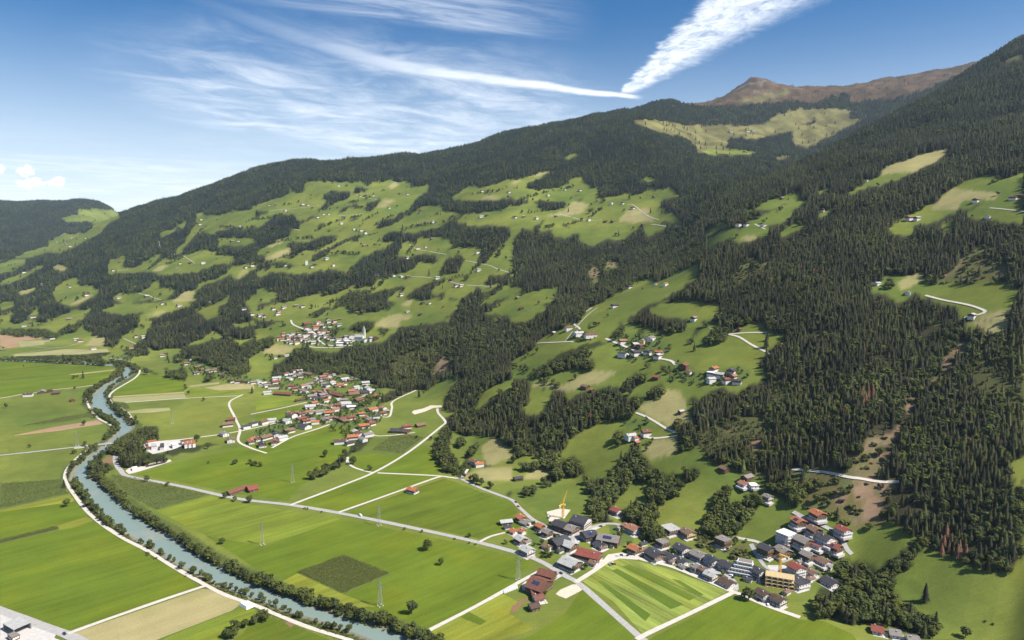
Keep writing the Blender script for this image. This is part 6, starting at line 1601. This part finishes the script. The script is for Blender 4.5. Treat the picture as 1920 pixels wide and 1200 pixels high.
for (u, v, lab) in ((713, 1136, 'lattice pylon below the diamond shaped maize field'), (492, 1021, 'lattice pylon beside the streaky light meadow'), (711, 985, 'lattice pylon next to the country road'), (549, 904, 'lattice pylon behind the two red barns'), (972, 1087, 'lattice pylon beside the farm lane near the barns'), (145, 836, 'lattice pylon left of the river near the bridge'), (323, 794, 'lattice pylon in the meadow inside the river bend')):
    P0 = lvl((u, v))
    e = empty('power_pylon', (P0.x, P0.y, 0), math.radians(-50))
    for n_, me in zip(('mast', 'cross_arms', 'insulators', 'footing'), PY):
        piece(n_, me, e, (0, 0, 0))
    tag(e, lab, 'pylon', 'power pylons on the valley floor')

# ------------------------------------------------------------------ vehicles
def car_mesh(van=False):
    L, h, w = (5.2, 2.3, .95) if van else (4.3, 1.45, .88)
    prof = [(-L / 2, .35), (-L / 2, h * .55), (-L / 2 + .25, h * .96), (-L * .2, h), (L * (.30 if van else .12), h), (L * (.40 if van else .30), h * .62), (L / 2 - .1, h * .55), (L / 2, .4)]
    b = MB(); n = len(prof)
    V = [(x, -w, z) for x, z in prof] + [(x, w, z) for x, z in prof]
    b.add(V, [tuple(range(n)), tuple(range(2 * n - 1, n - 1, -1))] + [(i, n + i, n + (i + 1) % n, (i + 1) % n) for i in range(n)])
    g = MB(); g.box(-L * .38, L * .16, -w - .01, w + .01, h * .64, h * .9)
    g.add([(L * (.31 if van else .14), -w * .85, h * .95), (L * (.31 if van else .14), w * .85, h * .95), (L * (.41 if van else .31), w * .85, h * .64), (L * (.41 if van else .31), -w * .85, h * .64)], [(0, 3, 2, 1)])
    wh = MB(); wh.bar((0, -.12, .33), (0, .12, .33), .33, n=10)
    return b, g, wh, L, w
def car(tl, pt, az, colour, lab, van=False):
    P0 = hit(px(tl, [pt])[0])
    b, g, wh, L, w = car_mesh(van)
    e = empty('van' if van else 'car', (P0.x, P0.y, P0.z + .42), az)
    b.obj('body', e, colour); g.obj('windows', e, 'window_glass')
    me = wh.mesh('wheel', 'tyre')
    for sx_ in (-.31, .31):
        for sy_ in (-1, 1): piece('wheel', me, e, (L * sx_, sy_ * (w - .05), 0))
    tag(e, lab, 'van' if van else 'car')
road_az = math.atan2(-.6, .8)
car('X', (676, 968), math.radians(-48), 'car_white', 'white van driving on the country road', True)
car('X', (1052, 1076), math.radians(-48), 'car_dark', 'dark car on the road by the red-brown barns')
car('X', (121, 1190), math.radians(-35), 'car_dark', 'dark car at the lower left junction')
car('K', (1035, 572), .3, 'car_white', 'white car parked by the hay meadow')
car('K', (1062, 568), .3, 'car_dark', 'dark car parked by the hay meadow')
car('K', (1085, 571), .3, 'car_white', 'second white car parked by the hay meadow')
car('K', (270, 170), math.radians(-50), 'car_dark', 'dark car on the tree lined road')
car('K', (288, 203), math.radians(-50), 'car_red', 'red car on the tree lined road')
for i_, (tl, pt, col) in enumerate((('K',(760,430),'car_white'),('K',(742,452),'car_dark'),('K',(905,352),'car_dark'),('K',(1110,570),'car_dark'),('L',(640,650),'car_white'),('L',(860,650),'car_dark'),('L',(1000,720),'car_white'),('M',(140,735),'car_dark'),('M',(560,580),'car_white'),('M',(790,330),'car_white'),('M',(870,380),'car_dark'),('M',(700,745),'car_white'),('M',(400,940),'car_white'))):
    car(tl, pt, random.Random(i_).uniform(0, 3), col, ['white', 'dark'][col == 'car_dark'] + ' car parked ' + ['on the village square beside the hotel', 'at the foot of the village square', 'on the street behind the solar barn', 'at the edge of the car park', 'between the white house rows', 'on the street between the dark roofs', 'below the dark roofed white row', 'by the crossroads house', 'on the drive of the grey-brown chalet', 'on the steep upper street', 'at the bend of the steep street', 'below the building site', 'in front of the lowest white house'][i_])
car('M', (985, 455), .5, 'car_dark', 'dark car outside the red roofed white house')
car('M', (330, 905), -.4, 'car_dark', 'dark car beside the white houses on the street')
# tractor on the mown meadow
P0 = hit(px('K', [(1000, 636)])[0])
tr = empty('tractor', (P0.x, P0.y, P0.z + .1), .2)
b = MB(); b.box(-.2, 2.4, -.5, .5, .9, 1.7); b.box(2.2, 2.5, -.45, .45, .7, 1.6); b.obj('bonnet', tr, 'car_red')
b = MB(); b.box(-1.6, -.1, -.8, .8, 1.2, 2.9); b.obj('cab', tr, 'window_glass')
b = MB(); b.box(-1.7, 0, -.9, .9, 2.91, 3.0); b.obj('cab_roof', tr, 'car_white')
for (x, r_, ) in ((-1.1, .95), (1.8, .6)):
    for s in (-1, 1):
        b = MB(); b.bar((x, s * 1.0 - .25, r_), (x, s * 1.0 + .25, r_), r_, n=14); b.obj('wheel', tr, 'tyre')
b = MB(); b.box(-4.6, -2, -2.4, 2.4, .5, .9); b.bar((-2, 0, .8), (-1.2, 0, .9), .12); b.obj('hay_rake', tr, 'steel')
tag(tr, 'small tractor with rake working on the mown hay meadow', 'tractor')
# ------------------------------------------------------------------ planting: finish the survey of trees
HX = np.array(HOUSE_XY)
ok = ~near_roads(cx_, cy_, 4.0)
for (hx, hy) in HX:
    m_ = (np.abs(cx_ - hx) < 14) & (np.abs(cy_ - hy) < 14)
    if m_.any():
        ok[np.nonzero(m_)[0][np.hypot(cx_[m_] - hx, cy_[m_] - hy) < np.where(k_[m_] == GARDEN, 8.0, 12.0)]] = False
# keep the sight line to houses in forest clearings open
cu, cvv = project(cx_, cy_, cz_ + hmean * .5)
hz_ = np.array([float(Hq(a, b_)) for a, b_ in HX])
hu, hv = project(HX[:, 0], HX[:, 1], hz_ + 4)
for i in range(len(HX)):
    sc_px = FPX / HX[i, 1]
    m_ = (np.abs(cu - hu[i]) < 9 * sc_px) & (cvv > hv[i] - 4 * sc_px) & (cvv < hv[i] + 14 * sc_px) & (cy_ < HX[i, 1]) & (cy_ > HX[i, 1] - 70)
    ok[m_ & (k_ != GARDEN)] = False
ok &= ~(inside(cx_, cy_, RIVER_POLY))
cx_, cy_, cz_, k_, hmean, vis_, gap = [v[ok] for v in (cx_, cy_, cz_, k_, hmean, vis_, gap)]
N0 = len(cx_)
r1, r2, r3 = RNG.random(N0), RNG.random(N0), RNG.random(N0)
leafp = np.select([k_ == SPRUCE, k_ == LEAFY, k_ == MIXED, k_ == YOUNG, k_ == SHRUB, k_ == GARDEN, k_ == MEADOW], [.05, .88, .42, .46, .5, .9, .85], .12)
patchn = vnoise(cx_ / 90, cy_ / 90, 55)
leafp = np.where((k_ == SPRUCE) & (cy_ < 1900), .15, leafp)
leafp = np.where((k_ == SPRUCE) & (patchn > .60), .42, leafp)
leaf = r1 < leafp
stand = vnoise(cx_ / 55, cy_ / 55, 101)
hh = hmean * (0.50 + .55 * r2 + .62 * stand) * np.where(leaf, .74, 1.0)
hh = np.where(k_ == YOUNG, hh * np.where(stand > .5, .85, .5), hh)
hh = np.where(k_ == GARDEN, 3.5 + 5 * r2, hh)
hh = np.where(np.isin(k_, (MEADOW, STRAW, GOLD)) & leaf, 6 + 8 * r2, hh)
hh = np.where(k_ == HEATH, hh * .45, hh)
shrub = ((k_ == SHRUB) & (r3 < .86)) | (k_ == DIRT) | ((k_ == HEATH) & (r3 < .6))
hh = np.where(shrub, 2.5 + 4.5 * r2, hh)
forest_like = np.isin(k_, (SPRUCE, MIXED, YOUNG, LEAFY))
for shrink in (.55, 0):
    k_t = cls_at(cx_, cy_, cz_ + hh * .85)
    over_ = forest_like & np.isin(k_t, (MEADOW, STRAW, GOLD)) & vis_ & (cy_ > 1000)
    hh = np.where(over_, hh * shrink, hh)
keep2 = hh > 1.0
cx_, cy_, cz_, k_, hh, leaf, shrub, vis_, gap = [v[keep2] for v in (cx_, cy_, cz_, k_, hh, leaf, shrub, vis_, gap)]
# strips of trees along river, hedges and roads (photo lines)
sx_l, sy_l, sh_l, sk_l = [], [], [], []
def strip(tile, pts, spacing, width, h0, h1, drop=0.0, con=0.0, seed=1):
    r = random.Random(seed)
    L = [hit(p) for p in px(tile, pts)]
    L = smooth_line([(p.x, p.y) for p in L if p is not None], 5)
    for a, b_ in zip(L[:-1], L[1:]):
        d_ = math.hypot(b_[0] - a[0], b_[1] - a[1])
        n = d_ / spacing
        k = int(n) + (1 if r.random() < n - int(n) else 0)
        for _ in range(k):
            if r.random() < drop: continue
            t = r.random(); o_ = r.gauss(0, width / 2)
            nx, ny = -(b_[1] - a[1]) / (d_ + 1e-9), (b_[0] - a[0]) / (d_ + 1e-9)
            sx_l.append(a[0] + (b_[0] - a[0]) * t + nx * o_); sy_l.append(a[1] + (b_[1] - a[1]) * t + ny * o_)
            sh_l.append(r.uniform(h0, h1)); sk_l.append(0 if r.random() < con else 1)
strip('X', [(188,908),(205,920),(222,935),(236,952),(262,970),(295,988),(325,1012),(362,1030),(400,1054),(452,1078),(480,1090)], 1.9, 5, 5, 11, .05, seed=2)
strip('X', [(480,1088),(520,1108),(560,1124),(605,1138),(655,1152),(705,1168),(745,1180),(790,1195),(830,1212)], 1.9, 5, 5, 12, .05, seed=3)
strip('X', [(140,905),(160,935),(178,957),(205,985),(222,998)], 3.2, 4, 5, 11, .1, seed=4)
strip('X', [(222,998),(258,1014),(300,1040),(340,1064),(400,1092),(450,1112),(490,1128),(540,1148),(600,1170),(660,1190)], 5.0, 3, 3, 9, .25, seed=5)
strip('X', [(140,900),(180,965),(240,1012),(340,1070),(450,1118),(600,1176),(700,1212)], 1.6, 3.4, 1.2, 3.0, .1, seed=15)
strip('X', [(222,940),(330,1022),(480,1096),(640,1154),(800,1202)], 1.8, 3.0, 1.2, 3.0, .1, seed=16)
strip('E', [(630,940),(690,975),(580,1060),(530,1130),(515,1190)], 3.0, 8, 4, 10, .1, seed=6)
strip('E', [(800,900),(860,830),(880,800),(830,760),(760,715),(700,690)], 2.6, 7, 5, 11, .1, seed=7)
strip('E', [(665,650),(660,590),(690,540),(760,490),(820,460),(890,410),(920,370),(880,350),(760,325),(640,315)], 2.8, 9, 6, 13, .1, seed=8)
strip('E', [(1010,790),(960,740),(900,700),(840,650),(805,610),(800,560),(830,510),(900,460),(970,420),(1035,385),(1000,360),(930,335),(830,315)], 2.6, 8, 6, 12, .08, seed=9)
strip('E', [(670,1130),(700,1180),(760,1240),(830,1290)], 2.6, 7, 5, 11, .05, seed=10)
strip('K', [(-120,-10),(0,35),(60,60),(110,80)], 7, 3, 9, 13, seed=11)
strip('X', [(248,897),(290,906),(330,913),(372,922),(445,940),(490,945)], 26, 3, 7, 12, seed=12)
strip('X', [(560,952),(640,969),(750,992),(830,1008),(900,1024)], 30, 3, 2.5, 4.5, seed=13)
strip('X', [(420,1200),(450,1190),(480,1172),(500,1160)], 3, 9, 7, 11, seed=14)
strip('V', [(1560,700),(1640,600),(1720,560),(1900,520)], 5, 16, 7, 12, seed=17)
strip('X', [(438,872),(460,868),(490,876)], 7, 4, 6, 10, seed=18)
strip('X', [(370,868),(395,870)], 9, 4, 3, 6, seed=19)
strip('X', [(340,690),(345,715),(352,740)], 40, 3, 7, 10, seed=20)
strip('X', [(472,738),(474,736)], 4, 2, 14, 17, con=1, seed=21)
strip('M', [(120,440),(250,470),(330,480)], 3, 3, 3, 5, seed=22)
strip('K', [(440,880),(500,860)], 6, 5, 5, 8, seed=23)
strip('K', [(640,680),(680,700),(770,660)], 14, 6, 6, 9, seed=24)
strip('K', [(140,470),(420,560)], 22, 8, 4, 7, seed=25)
strip('G', [(1690,1000),(1460,1040)], 6, 8, 4, 9, seed=26)
strip('X', [(1010,700),(1030,690),(1060,682),(1090,672),(1110,668)], 9, 9, 7, 12, seed=27)
strip('X', [(960,690),(1020,715),(1050,730)], 9, 9, 7, 12, seed=28)
strip('X', [(73,1200),(75,1198)], 2, 1, 8, 9, seed=29)
strip('I', [(1165,1190),(1168,1188)], 3, 1, 10, 11, seed=30)
strip('N', [(950,1080),(1060,1110)], 10, 5, 2, 5, seed=31)
strip('N', [(840,1190),(850,1185)], 4, 2, 10, 11, seed=32)
strip('M', [(520,1190),(526,1192)], 4, 2, 9, 10, seed=33)
strip('G', [(760,930),(1000,970),(1040,900)], 12, 6, 4, 8, seed=34)
strip('G', [(480,150),(540,140)], 6, 6, 4, 6, seed=35)
strip('G', [(1720,360),(1730,350)], 6, 2, 17, 18, con=1, seed=36)
strip('B', [(840,570),(870,560),(920,550)], 9, 4, 6, 9, seed=37)
strip('F', [(50,270),(90,280),(140,270)], 6, 16, 5, 8, seed=38)
strip('E', [(-60,304),(150,312),(400,324),(600,334),(790,346)], 3.2, 5, 7, 12, .05, seed=40)
strip('K', [(330,560),(470,600),(520,560)], 6, 8, 3, 6, seed=41)
strip('L', [(330,590),(560,655),(780,735),(900,790)], 8, 4, 2.5, 5, seed=42)
strip('M', [(560,560),(640,620),(720,600),(760,660),(900,690)], 5, 9, 3, 7, seed=43)
strip('M', [(440,560),(520,600),(640,560)], 6, 8, 3, 7, seed=44)
strip('L', [(640,440),(720,460),(800,420),(860,440)], 4, 9, 3, 7, seed=45)
strip('M', [(130,480),(200,560),(260,600)], 4, 9, 3, 6, seed=46)
for i_, pts_ in enumerate(([(1180,210),(1240,180),(1290,165),(1360,150)], [(1400,190),(1440,165),(1520,140),(1570,100)], [(1430,240),(1500,215),(1560,190),(1640,175)], [(1640,190),(1720,150),(1800,140)], [(1660,130),(1700,110),(1760,105)], [(940,310),(1000,260),(1100,240),(1180,235)], [(1000,330),(1080,300),(1170,290),(1260,240)],
   [(1240,295),(1360,300)], [(860,330),(940,330),(1010,345)], [(1190,300),(1250,270),(1350,225)], [(1470,370),(1400,430),(1330,470)], [(1630,420),(1700,380),(1740,375)], [(1740,400),(1800,330),(1850,300)], [(1800,480),(1860,430),(1900,400)], [(640,330),(700,300),(760,270)], [(560,350),(620,300),(660,290)], [(720,250),(760,200),(800,180)], [(700,220),(740,180)],
   [(280,470),(310,450),(340,440)], [(560,470),(620,440),(680,420),(740,400)], [(740,510),(800,480),(860,450)], [(1060,480),(1130,450),(1190,430)], [(1160,500),(1260,470),(1340,430)], [(1360,170),(1420,140)], [(1320,100),(1370,90),(1400,70)], [(1240,60),(1290,80)], [(1700,30),(1760,20),(1840,15)], [(1760,70),(1860,60),(1910,40)], [(1860,130),(1900,120)], [(1560,250),(1520,300)], [(1480,330),(1560,300)],
   [(930,170),(1000,160),(1080,140)], [(1060,110),(1120,100)], [(1280,130),(1340,120),(1380,130)], [(830,190),(900,200),(960,190)], [(1900,250),(1860,310)], [(1000,200),(1080,170)], [(1960,90),(2060,60),(2150,40)], [(1950,140),(2060,130),(2120,110)], [(2090,190),(2180,170),(2260,120)], [(2000,200),(2080,190)])):
    strip('W', pts_, 6.5, 7, 8, 17, .3, con=.5, seed=60 + i_)
sx_a, sy_a = np.array(sx_l), np.array(sy_l)
okS = ~inside(sx_a, sy_a, RIVER_POLY) | (seg_dist(sx_a, sy_a, RR) < 2.5) | (seg_dist(sx_a, sy_a, RL) < 2.5)
okS &= ~near_roads(sx_a, sy_a, 3.0)
for (hx, hy) in HX:
    okS &= np.hypot(sx_a - hx, sy_a - hy) > 10
sx_a, sy_a, sh_a, sk_a = sx_a[okS], sy_a[okS], np.array(sh_l)[okS], np.array(sk_l)[okS]
TX = np.concatenate([cx_, sx_a]); TY = np.concatenate([cy_, sy_a]); TH = np.concatenate([hh, sh_a])
TZ = Hq(TX, TY)
TK = np.concatenate([k_, np.full(len(sx_a), 20)])
TLEAF = np.concatenate([leaf, sk_a == 1])
TSH = np.concatenate([shrub, (sh_a < 3.05)])
NT_ = len(TX)
ra, rb = RNG.random(NT_), RNG.random(NT_)
tone = vnoise(TX / 70, TY / 70, 71)
spr = np.stack([.029 + .022 * ra, .031 + .019 * ra, .014 + .008 * rb], -1) * (.62 + .76 * tone)[:, None]
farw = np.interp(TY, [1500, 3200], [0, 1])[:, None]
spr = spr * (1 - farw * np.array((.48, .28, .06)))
larch = np.array((.060, .068, .022)); bro = np.array((.15, .082, .046))
isl = (rb > np.where(vnoise(TX / 120, TY / 120, 83) > .6, .68, .93)) & ~TLEAF
spr[isl] = larch * (.8 + .5 * ra[isl])[:, None]
spr[TK == YOUNG] = spr[TK == YOUNG] * 1.45 + np.array((.014, .013, .003))
lea = np.stack([.046 + .034 * ra, .058 + .032 * ra, .014 + .010 * rb], -1) * (.8 + .4 * tone)[:, None]
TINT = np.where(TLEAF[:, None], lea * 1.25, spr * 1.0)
br_ = (TK == DIRT)
TINT[TSH] = np.stack([.070 + .05 * ra, .082 + .04 * ra, .024 + .012 * rb], -1)[TSH]
TINT[br_ & (ra > .45)] = np.array((.13, .085, .05))
# stand of dead, rust-brown spruces at the forest edge and single ones in the wood
pu, pv = project(TX, TY, TZ + TH * .5)
dead = inside(pu, pv, px('N', [(655,520),(740,470),(790,510),(850,590),(850,660),(810,700),(660,640)])) | inside(pu, pv, px('H', [(660,590),(740,520),(820,490),(830,540),(760,640),(680,640)]))
dead &= (rb < .7)
TINT[dead] = bro * (.7 + .6 * ra[dead])[:, None]
TLEAF[dead] = False
rust = (ra > .9965) & (TK == SPRUCE) & ~dead
TINT[rust] = bro * .8

# which trees show largest: front to back over a coarse picture
size_px = TH * FPX / TY
vis2 = seen(TX, np.maximum(TY, 330), TZ + TH * .7) & (pu > 4) & (pu < 1916) & (pv > 0) & (pv < 1195)
near_i = np.nonzero(vis2 & (TY < 2200) & ~TSH)[0]
near_i = near_i[np.argsort(TY[near_i])]
occ = np.zeros((600, 960), bool)
u0, v0 = project(TX[near_i], TY[near_i], TZ[near_i]); u1, v1 = project(TX[near_i], TY[near_i], TZ[near_i] + TH[near_i])
wd = TH[near_i] * np.where(TLEAF[near_i], .62, .28) * FPX / TY[near_i]
score = np.zeros(len(near_i))
for n_, (a, b_, c, w_, lf) in enumerate(zip(u0, v0, v1, wd, TLEAF[near_i])):
    x0, x1 = int((a - w_ / 2) / 2), int((a + w_ / 2) / 2) + 1
    y0, y1 = int(c / 2), int(b_ / 2) + 1
    x0, x1, y0, y1 = max(0, x0), min(960, x1), max(0, y0), min(600, y1)
    if x1 <= x0 or y1 <= y0: continue
    s_ = occ[y0:y1, x0:x1]
    score[n_] = s_.size - s_.sum()
    s_[:] = True
pick = np.zeros(NT_, np.uint8)
for flag, code in ((False, 1), (True, 2)):
    sel = TLEAF[near_i] == flag
    ids = near_i[sel][np.argsort(-score[sel])][:298]
    pick[ids] = code

# ---- single trees as things of their own
def tree_parts(kind):
    out = []
    for i in range(6):
        if kind == 1:
            V, F = conifer_geo(500 + i, 11, 11)
            tv, tf = trunk_geo(.9, .017, .004, 6)
        else:
            V, F = leafy_geo(600 + i, 300, (1, .82, 1.12, .7, .95, 1.05)[i], .095)
            tv, tf = trunk_geo(.62, .032, .012, 6)
            r = random.Random(i)
            for j in range(5):
                a = r.uniform(0, 6.28); z0 = r.uniform(.28, .5)
                b = MB(); b.bar((0, 0, z0), (.2 * math.cos(a), .2 * math.sin(a), z0 + .22), .011)
                o_ = len(tv); tv += b.V; tf += [(q[0] + o_, q[1] + o_, q[2] + o_) for q in b.F if len(q) == 4] + [(q[0] + o_, q[2] + o_, q[3] + o_) for q in b.F if len(q) == 4]
        out.append((tri_mesh('crown', V, F, [MATS['foliage']]), tri_mesh('trunk', tv, tf, [MATS['bark']])))
    return out
PARTS = {1: tree_parts(1), 2: tree_parts(2)}
def place_of(u, v, k, lf, dd):
    if dd: return ('rust-brown dead spruce at the edge of the dark wood', 'dead spruces at the forest edge')
    nm = 'leafy tree' if lf else 'dark spruce'
    if k == 20:
        if v > 985 and u < 860: z = 'on the river bank hedge'
        elif u < 330: z = 'beside the upper river bend'
        elif 850 < u < 1000: z = 'lining the road into the near village'
        else: z = 'in the row beside lane or hedge'
    elif k == GARDEN: z = 'in a garden between village houses'
    elif k in (MEADOW, STRAW, GOLD): z = 'standing alone on a slope meadow'
    elif u > 1560 and v > 960: z = 'in the wood below the mountain meadow, lower right'
    elif u > 1400: z = 'in the steep forest on the right slope'
    elif u > 1060 and v > 840: z = 'in the wood above the near village'
    elif u > 1000: z = 'in a wood between the hillside meadows'
    elif u > 780: z = 'in the gully wood above the lanes'
    elif u < 330: z = 'in the grove beside the works yard'
    else: z = 'in the wood around the valley village'
    return (f'{nm} {z}', f'{nm}s {z}')
for i in np.nonzero(pick)[0]:
    kd = int(pick[i]); r_ = random.Random(int(i))
    cr, tk = PARTS[kd][r_.randrange(6)]
    s = float(TH[i])
    wsc = s * (r_.uniform(1.15, 1.5) if kd == 1 else r_.uniform(.95, 1.3))
    e = empty('broadleaf_tree' if kd == 2 else 'spruce_tree', (float(TX[i]), float(TY[i]), float(TZ[i])), r_.uniform(0, 6.28))
    e.scale = (wsc, wsc, s)
    c_ = piece('crown', cr, e, (0, 0, 0)); c_.color = (*[float(v) for v in TINT[i]], 1)
    piece('trunk', tk, e, (0, 0, 0))
    lab, grp = place_of(float(pu[i]), float(pv[i]), int(TK[i]), bool(TLEAF[i]), bool(dead[i]))
    tag(e, lab, 'tree', grp)

# ---- the rest as masses of forest
def scatter_group(name, idxs, X, Y, Z, S, W_, variant, tint, lab, coll, kind='stuff'):
    me = bpy.data.meshes.new(name)
    n = len(idxs)
    me.vertices.add(n)
    me.vertices.foreach_set('co', np.column_stack([X[idxs], Y[idxs], Z[idxs]]).astype(np.float32).ravel())
    a = me.attributes.new('size', 'FLOAT_VECTOR', 'POINT'); a.data.foreach_set('vector', np.column_stack([W_[idxs], W_[idxs], S[idxs]]).astype(np.float32).ravel())
    a = me.attributes.new('turn', 'FLOAT_VECTOR', 'POINT'); a.data.foreach_set('vector', np.column_stack([np.zeros(n), np.zeros(n), RNG.random(n) * 6.283]).astype(np.float32).ravel())
    a = me.attributes.new('variant', 'INT', 'POINT'); a.data.foreach_set('value', variant[idxs].astype(np.int32))
    a = me.attributes.new('tint', 'FLOAT_COLOR', 'POINT'); a.data.foreach_set('color', np.column_stack([tint[idxs], np.ones(n)]).astype(np.float32).ravel())
    o = link(bpy.data.objects.new(name, me))
    ng = bpy.data.node_groups.new(name, 'GeometryNodeTree')
    ng.interface.new_socket('Geometry', in_out='INPUT', socket_type='NodeSocketGeometry')
    ng.interface.new_socket('Geometry', in_out='OUTPUT', socket_type='NodeSocketGeometry')
    gi, go = ng.nodes.new('NodeGroupInput'), ng.nodes.new('NodeGroupOutput')
    ci = ng.nodes.new('GeometryNodeCollectionInfo'); ci.inputs['Collection'].default_value = coll
    ci.inputs['Separate Children'].default_value = True; ci.inputs['Reset Children'].default_value = True
    ip = ng.nodes.new('GeometryNodeInstanceOnPoints'); ip.inputs['Pick Instance'].default_value = True
    def named(nm, dt):
        q = ng.nodes.new('GeometryNodeInputNamedAttribute'); q.data_type = dt; q.inputs['Name'].default_value = nm
        return next(s for s in q.outputs if s.enabled and s.name == 'Attribute')
    ng.links.new(gi.outputs[0], ip.inputs['Points']); ng.links.new(ci.outputs[0], ip.inputs['Instance'])
    ng.links.new(named('variant', 'INT'), ip.inputs['Instance Index'])
    e2r = ng.nodes.new('FunctionNodeEulerToRotation'); ng.links.new(named('turn', 'FLOAT_VECTOR'), e2r.inputs[0])
    ng.links.new(e2r.outputs[0], ip.inputs['Rotation']); ng.links.new(named('size', 'FLOAT_VECTOR'), ip.inputs['Scale'])
    ng.links.new(ip.outputs[0], go.inputs[0])
    md = o.modifiers.new('scatter', 'NODES'); md.node_group = ng
    tag(o, lab, kind=kind)
    return o
var = np.where(TLEAF, 5 + RNG.integers(0, 5, NT_), RNG.integers(0, 5, NT_))
var = np.where(TSH, 10, var)
wid = TH * np.where(TLEAF, 1.05 + .3 * ra, 1.15 + .40 * rb)
rest = np.nonzero(pick == 0)[0]
print('trees', NT_, 'scattered', len(rest))
con_r = rest[(~TLEAF[rest]) & (~TSH[rest])]; lea_r = rest[TLEAF[rest] & ~TSH[rest]]; shr_r = rest[TSH[rest]]
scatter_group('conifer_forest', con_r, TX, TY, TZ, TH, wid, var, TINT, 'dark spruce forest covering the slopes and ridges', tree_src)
scatter_group('broadleaf_woodland', lea_r, TX, TY, TZ, TH, wid, var, TINT, 'lighter broadleaf trees mixed through woods, hedges and gardens', tree_src)
scatter_group('shrubbery', shr_r, TX, TY, TZ, TH, wid, var, TINT, 'low shrubs on clearings and river banks', tree_src)

# ---- maize plants
plain('maize_leaf', (.215, .235, .070), .7, .15, .3, .5)
mz = bpy.data.collections.new('maize_shapes')
for i in range(3):
    r = random.Random(i); V, F = [], []
    for j in range(9):
        a = r.uniform(0, 6.28); z = r.uniform(.15, .8); l_ = r.uniform(.3, .5); b0 = len(V)
        V += [(0, 0, z), (l_ * .6 * math.cos(a - .16), l_ * .6 * math.sin(a - .16), z + .25), (l_ * math.cos(a), l_ * math.sin(a), z + .1), (l_ * .6 * math.cos(a + .16), l_ * .6 * math.sin(a + .16), z + .25)]
        F += [(b0, b0 + 1, b0 + 2), (b0, b0 + 2, b0 + 3)]
    o = bpy.data.objects.new('shape_%d_maize' % i, tri_mesh('maize', V, F, [MATS['maize_leaf']])); mz.objects.link(o)
mx_, my_ = [], []
for poly in MAIZE:
    P_ = np.array(poly); ca2, sa2 = math.cos(STRIP), math.sin(STRIP)
    c0 = P_.mean(0); R_ = np.abs(P_ - c0).max() * 1.5
    ds = 1.25 if c0[1] < 900 else 2.2
    gx, gy = np.meshgrid(np.arange(-R_, R_, ds), np.arange(-R_, R_, ds * 1.5))
    gx = gx + RNG.uniform(-.4, .4, gx.shape); gy = gy + RNG.uniform(-.12, .12, gy.shape)
    wx, wy = c0[0] + gx * ca2 - gy * sa2, c0[1] + gx * sa2 + gy * ca2
    m_ = inside(wx, wy, poly) & (seg_dist(wx, wy, list(poly) + [poly[0]]) > .8)
    mx_.append(wx[m_]); my_.append(wy[m_])
mx_, my_ = np.concatenate(mx_), np.concatenate(my_)
nm_ = len(mx_); mzz = Hq(mx_, my_) + .05
print('maize', nm_)
ms = RNG.uniform(1.9, 2.7, nm_)
scatter_group('maize_crop', np.arange(nm_), mx_, my_, mzz, ms, ms * 1.15, RNG.integers(0, 3, nm_), np.tile(np.array((.08, .1, .03)), (nm_, 1)), 'standing maize plants filling the dark crop fields', mz)

# ------------------------------------------------------------------ haze of the valley air
b = MB(); b.box(-16500, 16500, -900, 14600, -12, 2150)
m = bpy.data.materials.new('haze'); m.use_nodes = True; m.node_tree.nodes.clear()
h = NT(m.node_tree)
pv_ = h.n('ShaderNodeVolumePrincipled'); pv_.inputs['Color'].default_value = (.62, .82, 1.0, 1); pv_.inputs['Density'].default_value = HAZE_DENSITY; pv_.inputs['Anisotropy'].default_value = 0.1
ho = h.n('ShaderNodeOutputMaterial'); m.node_tree.links.new(pv_.outputs[0], ho.inputs['Volume'])
MATS['haze'] = m
hz = b.obj('haze', None, 'haze')
tag(hz, 'thin bluish summer haze in the valley air', kind='stuff')
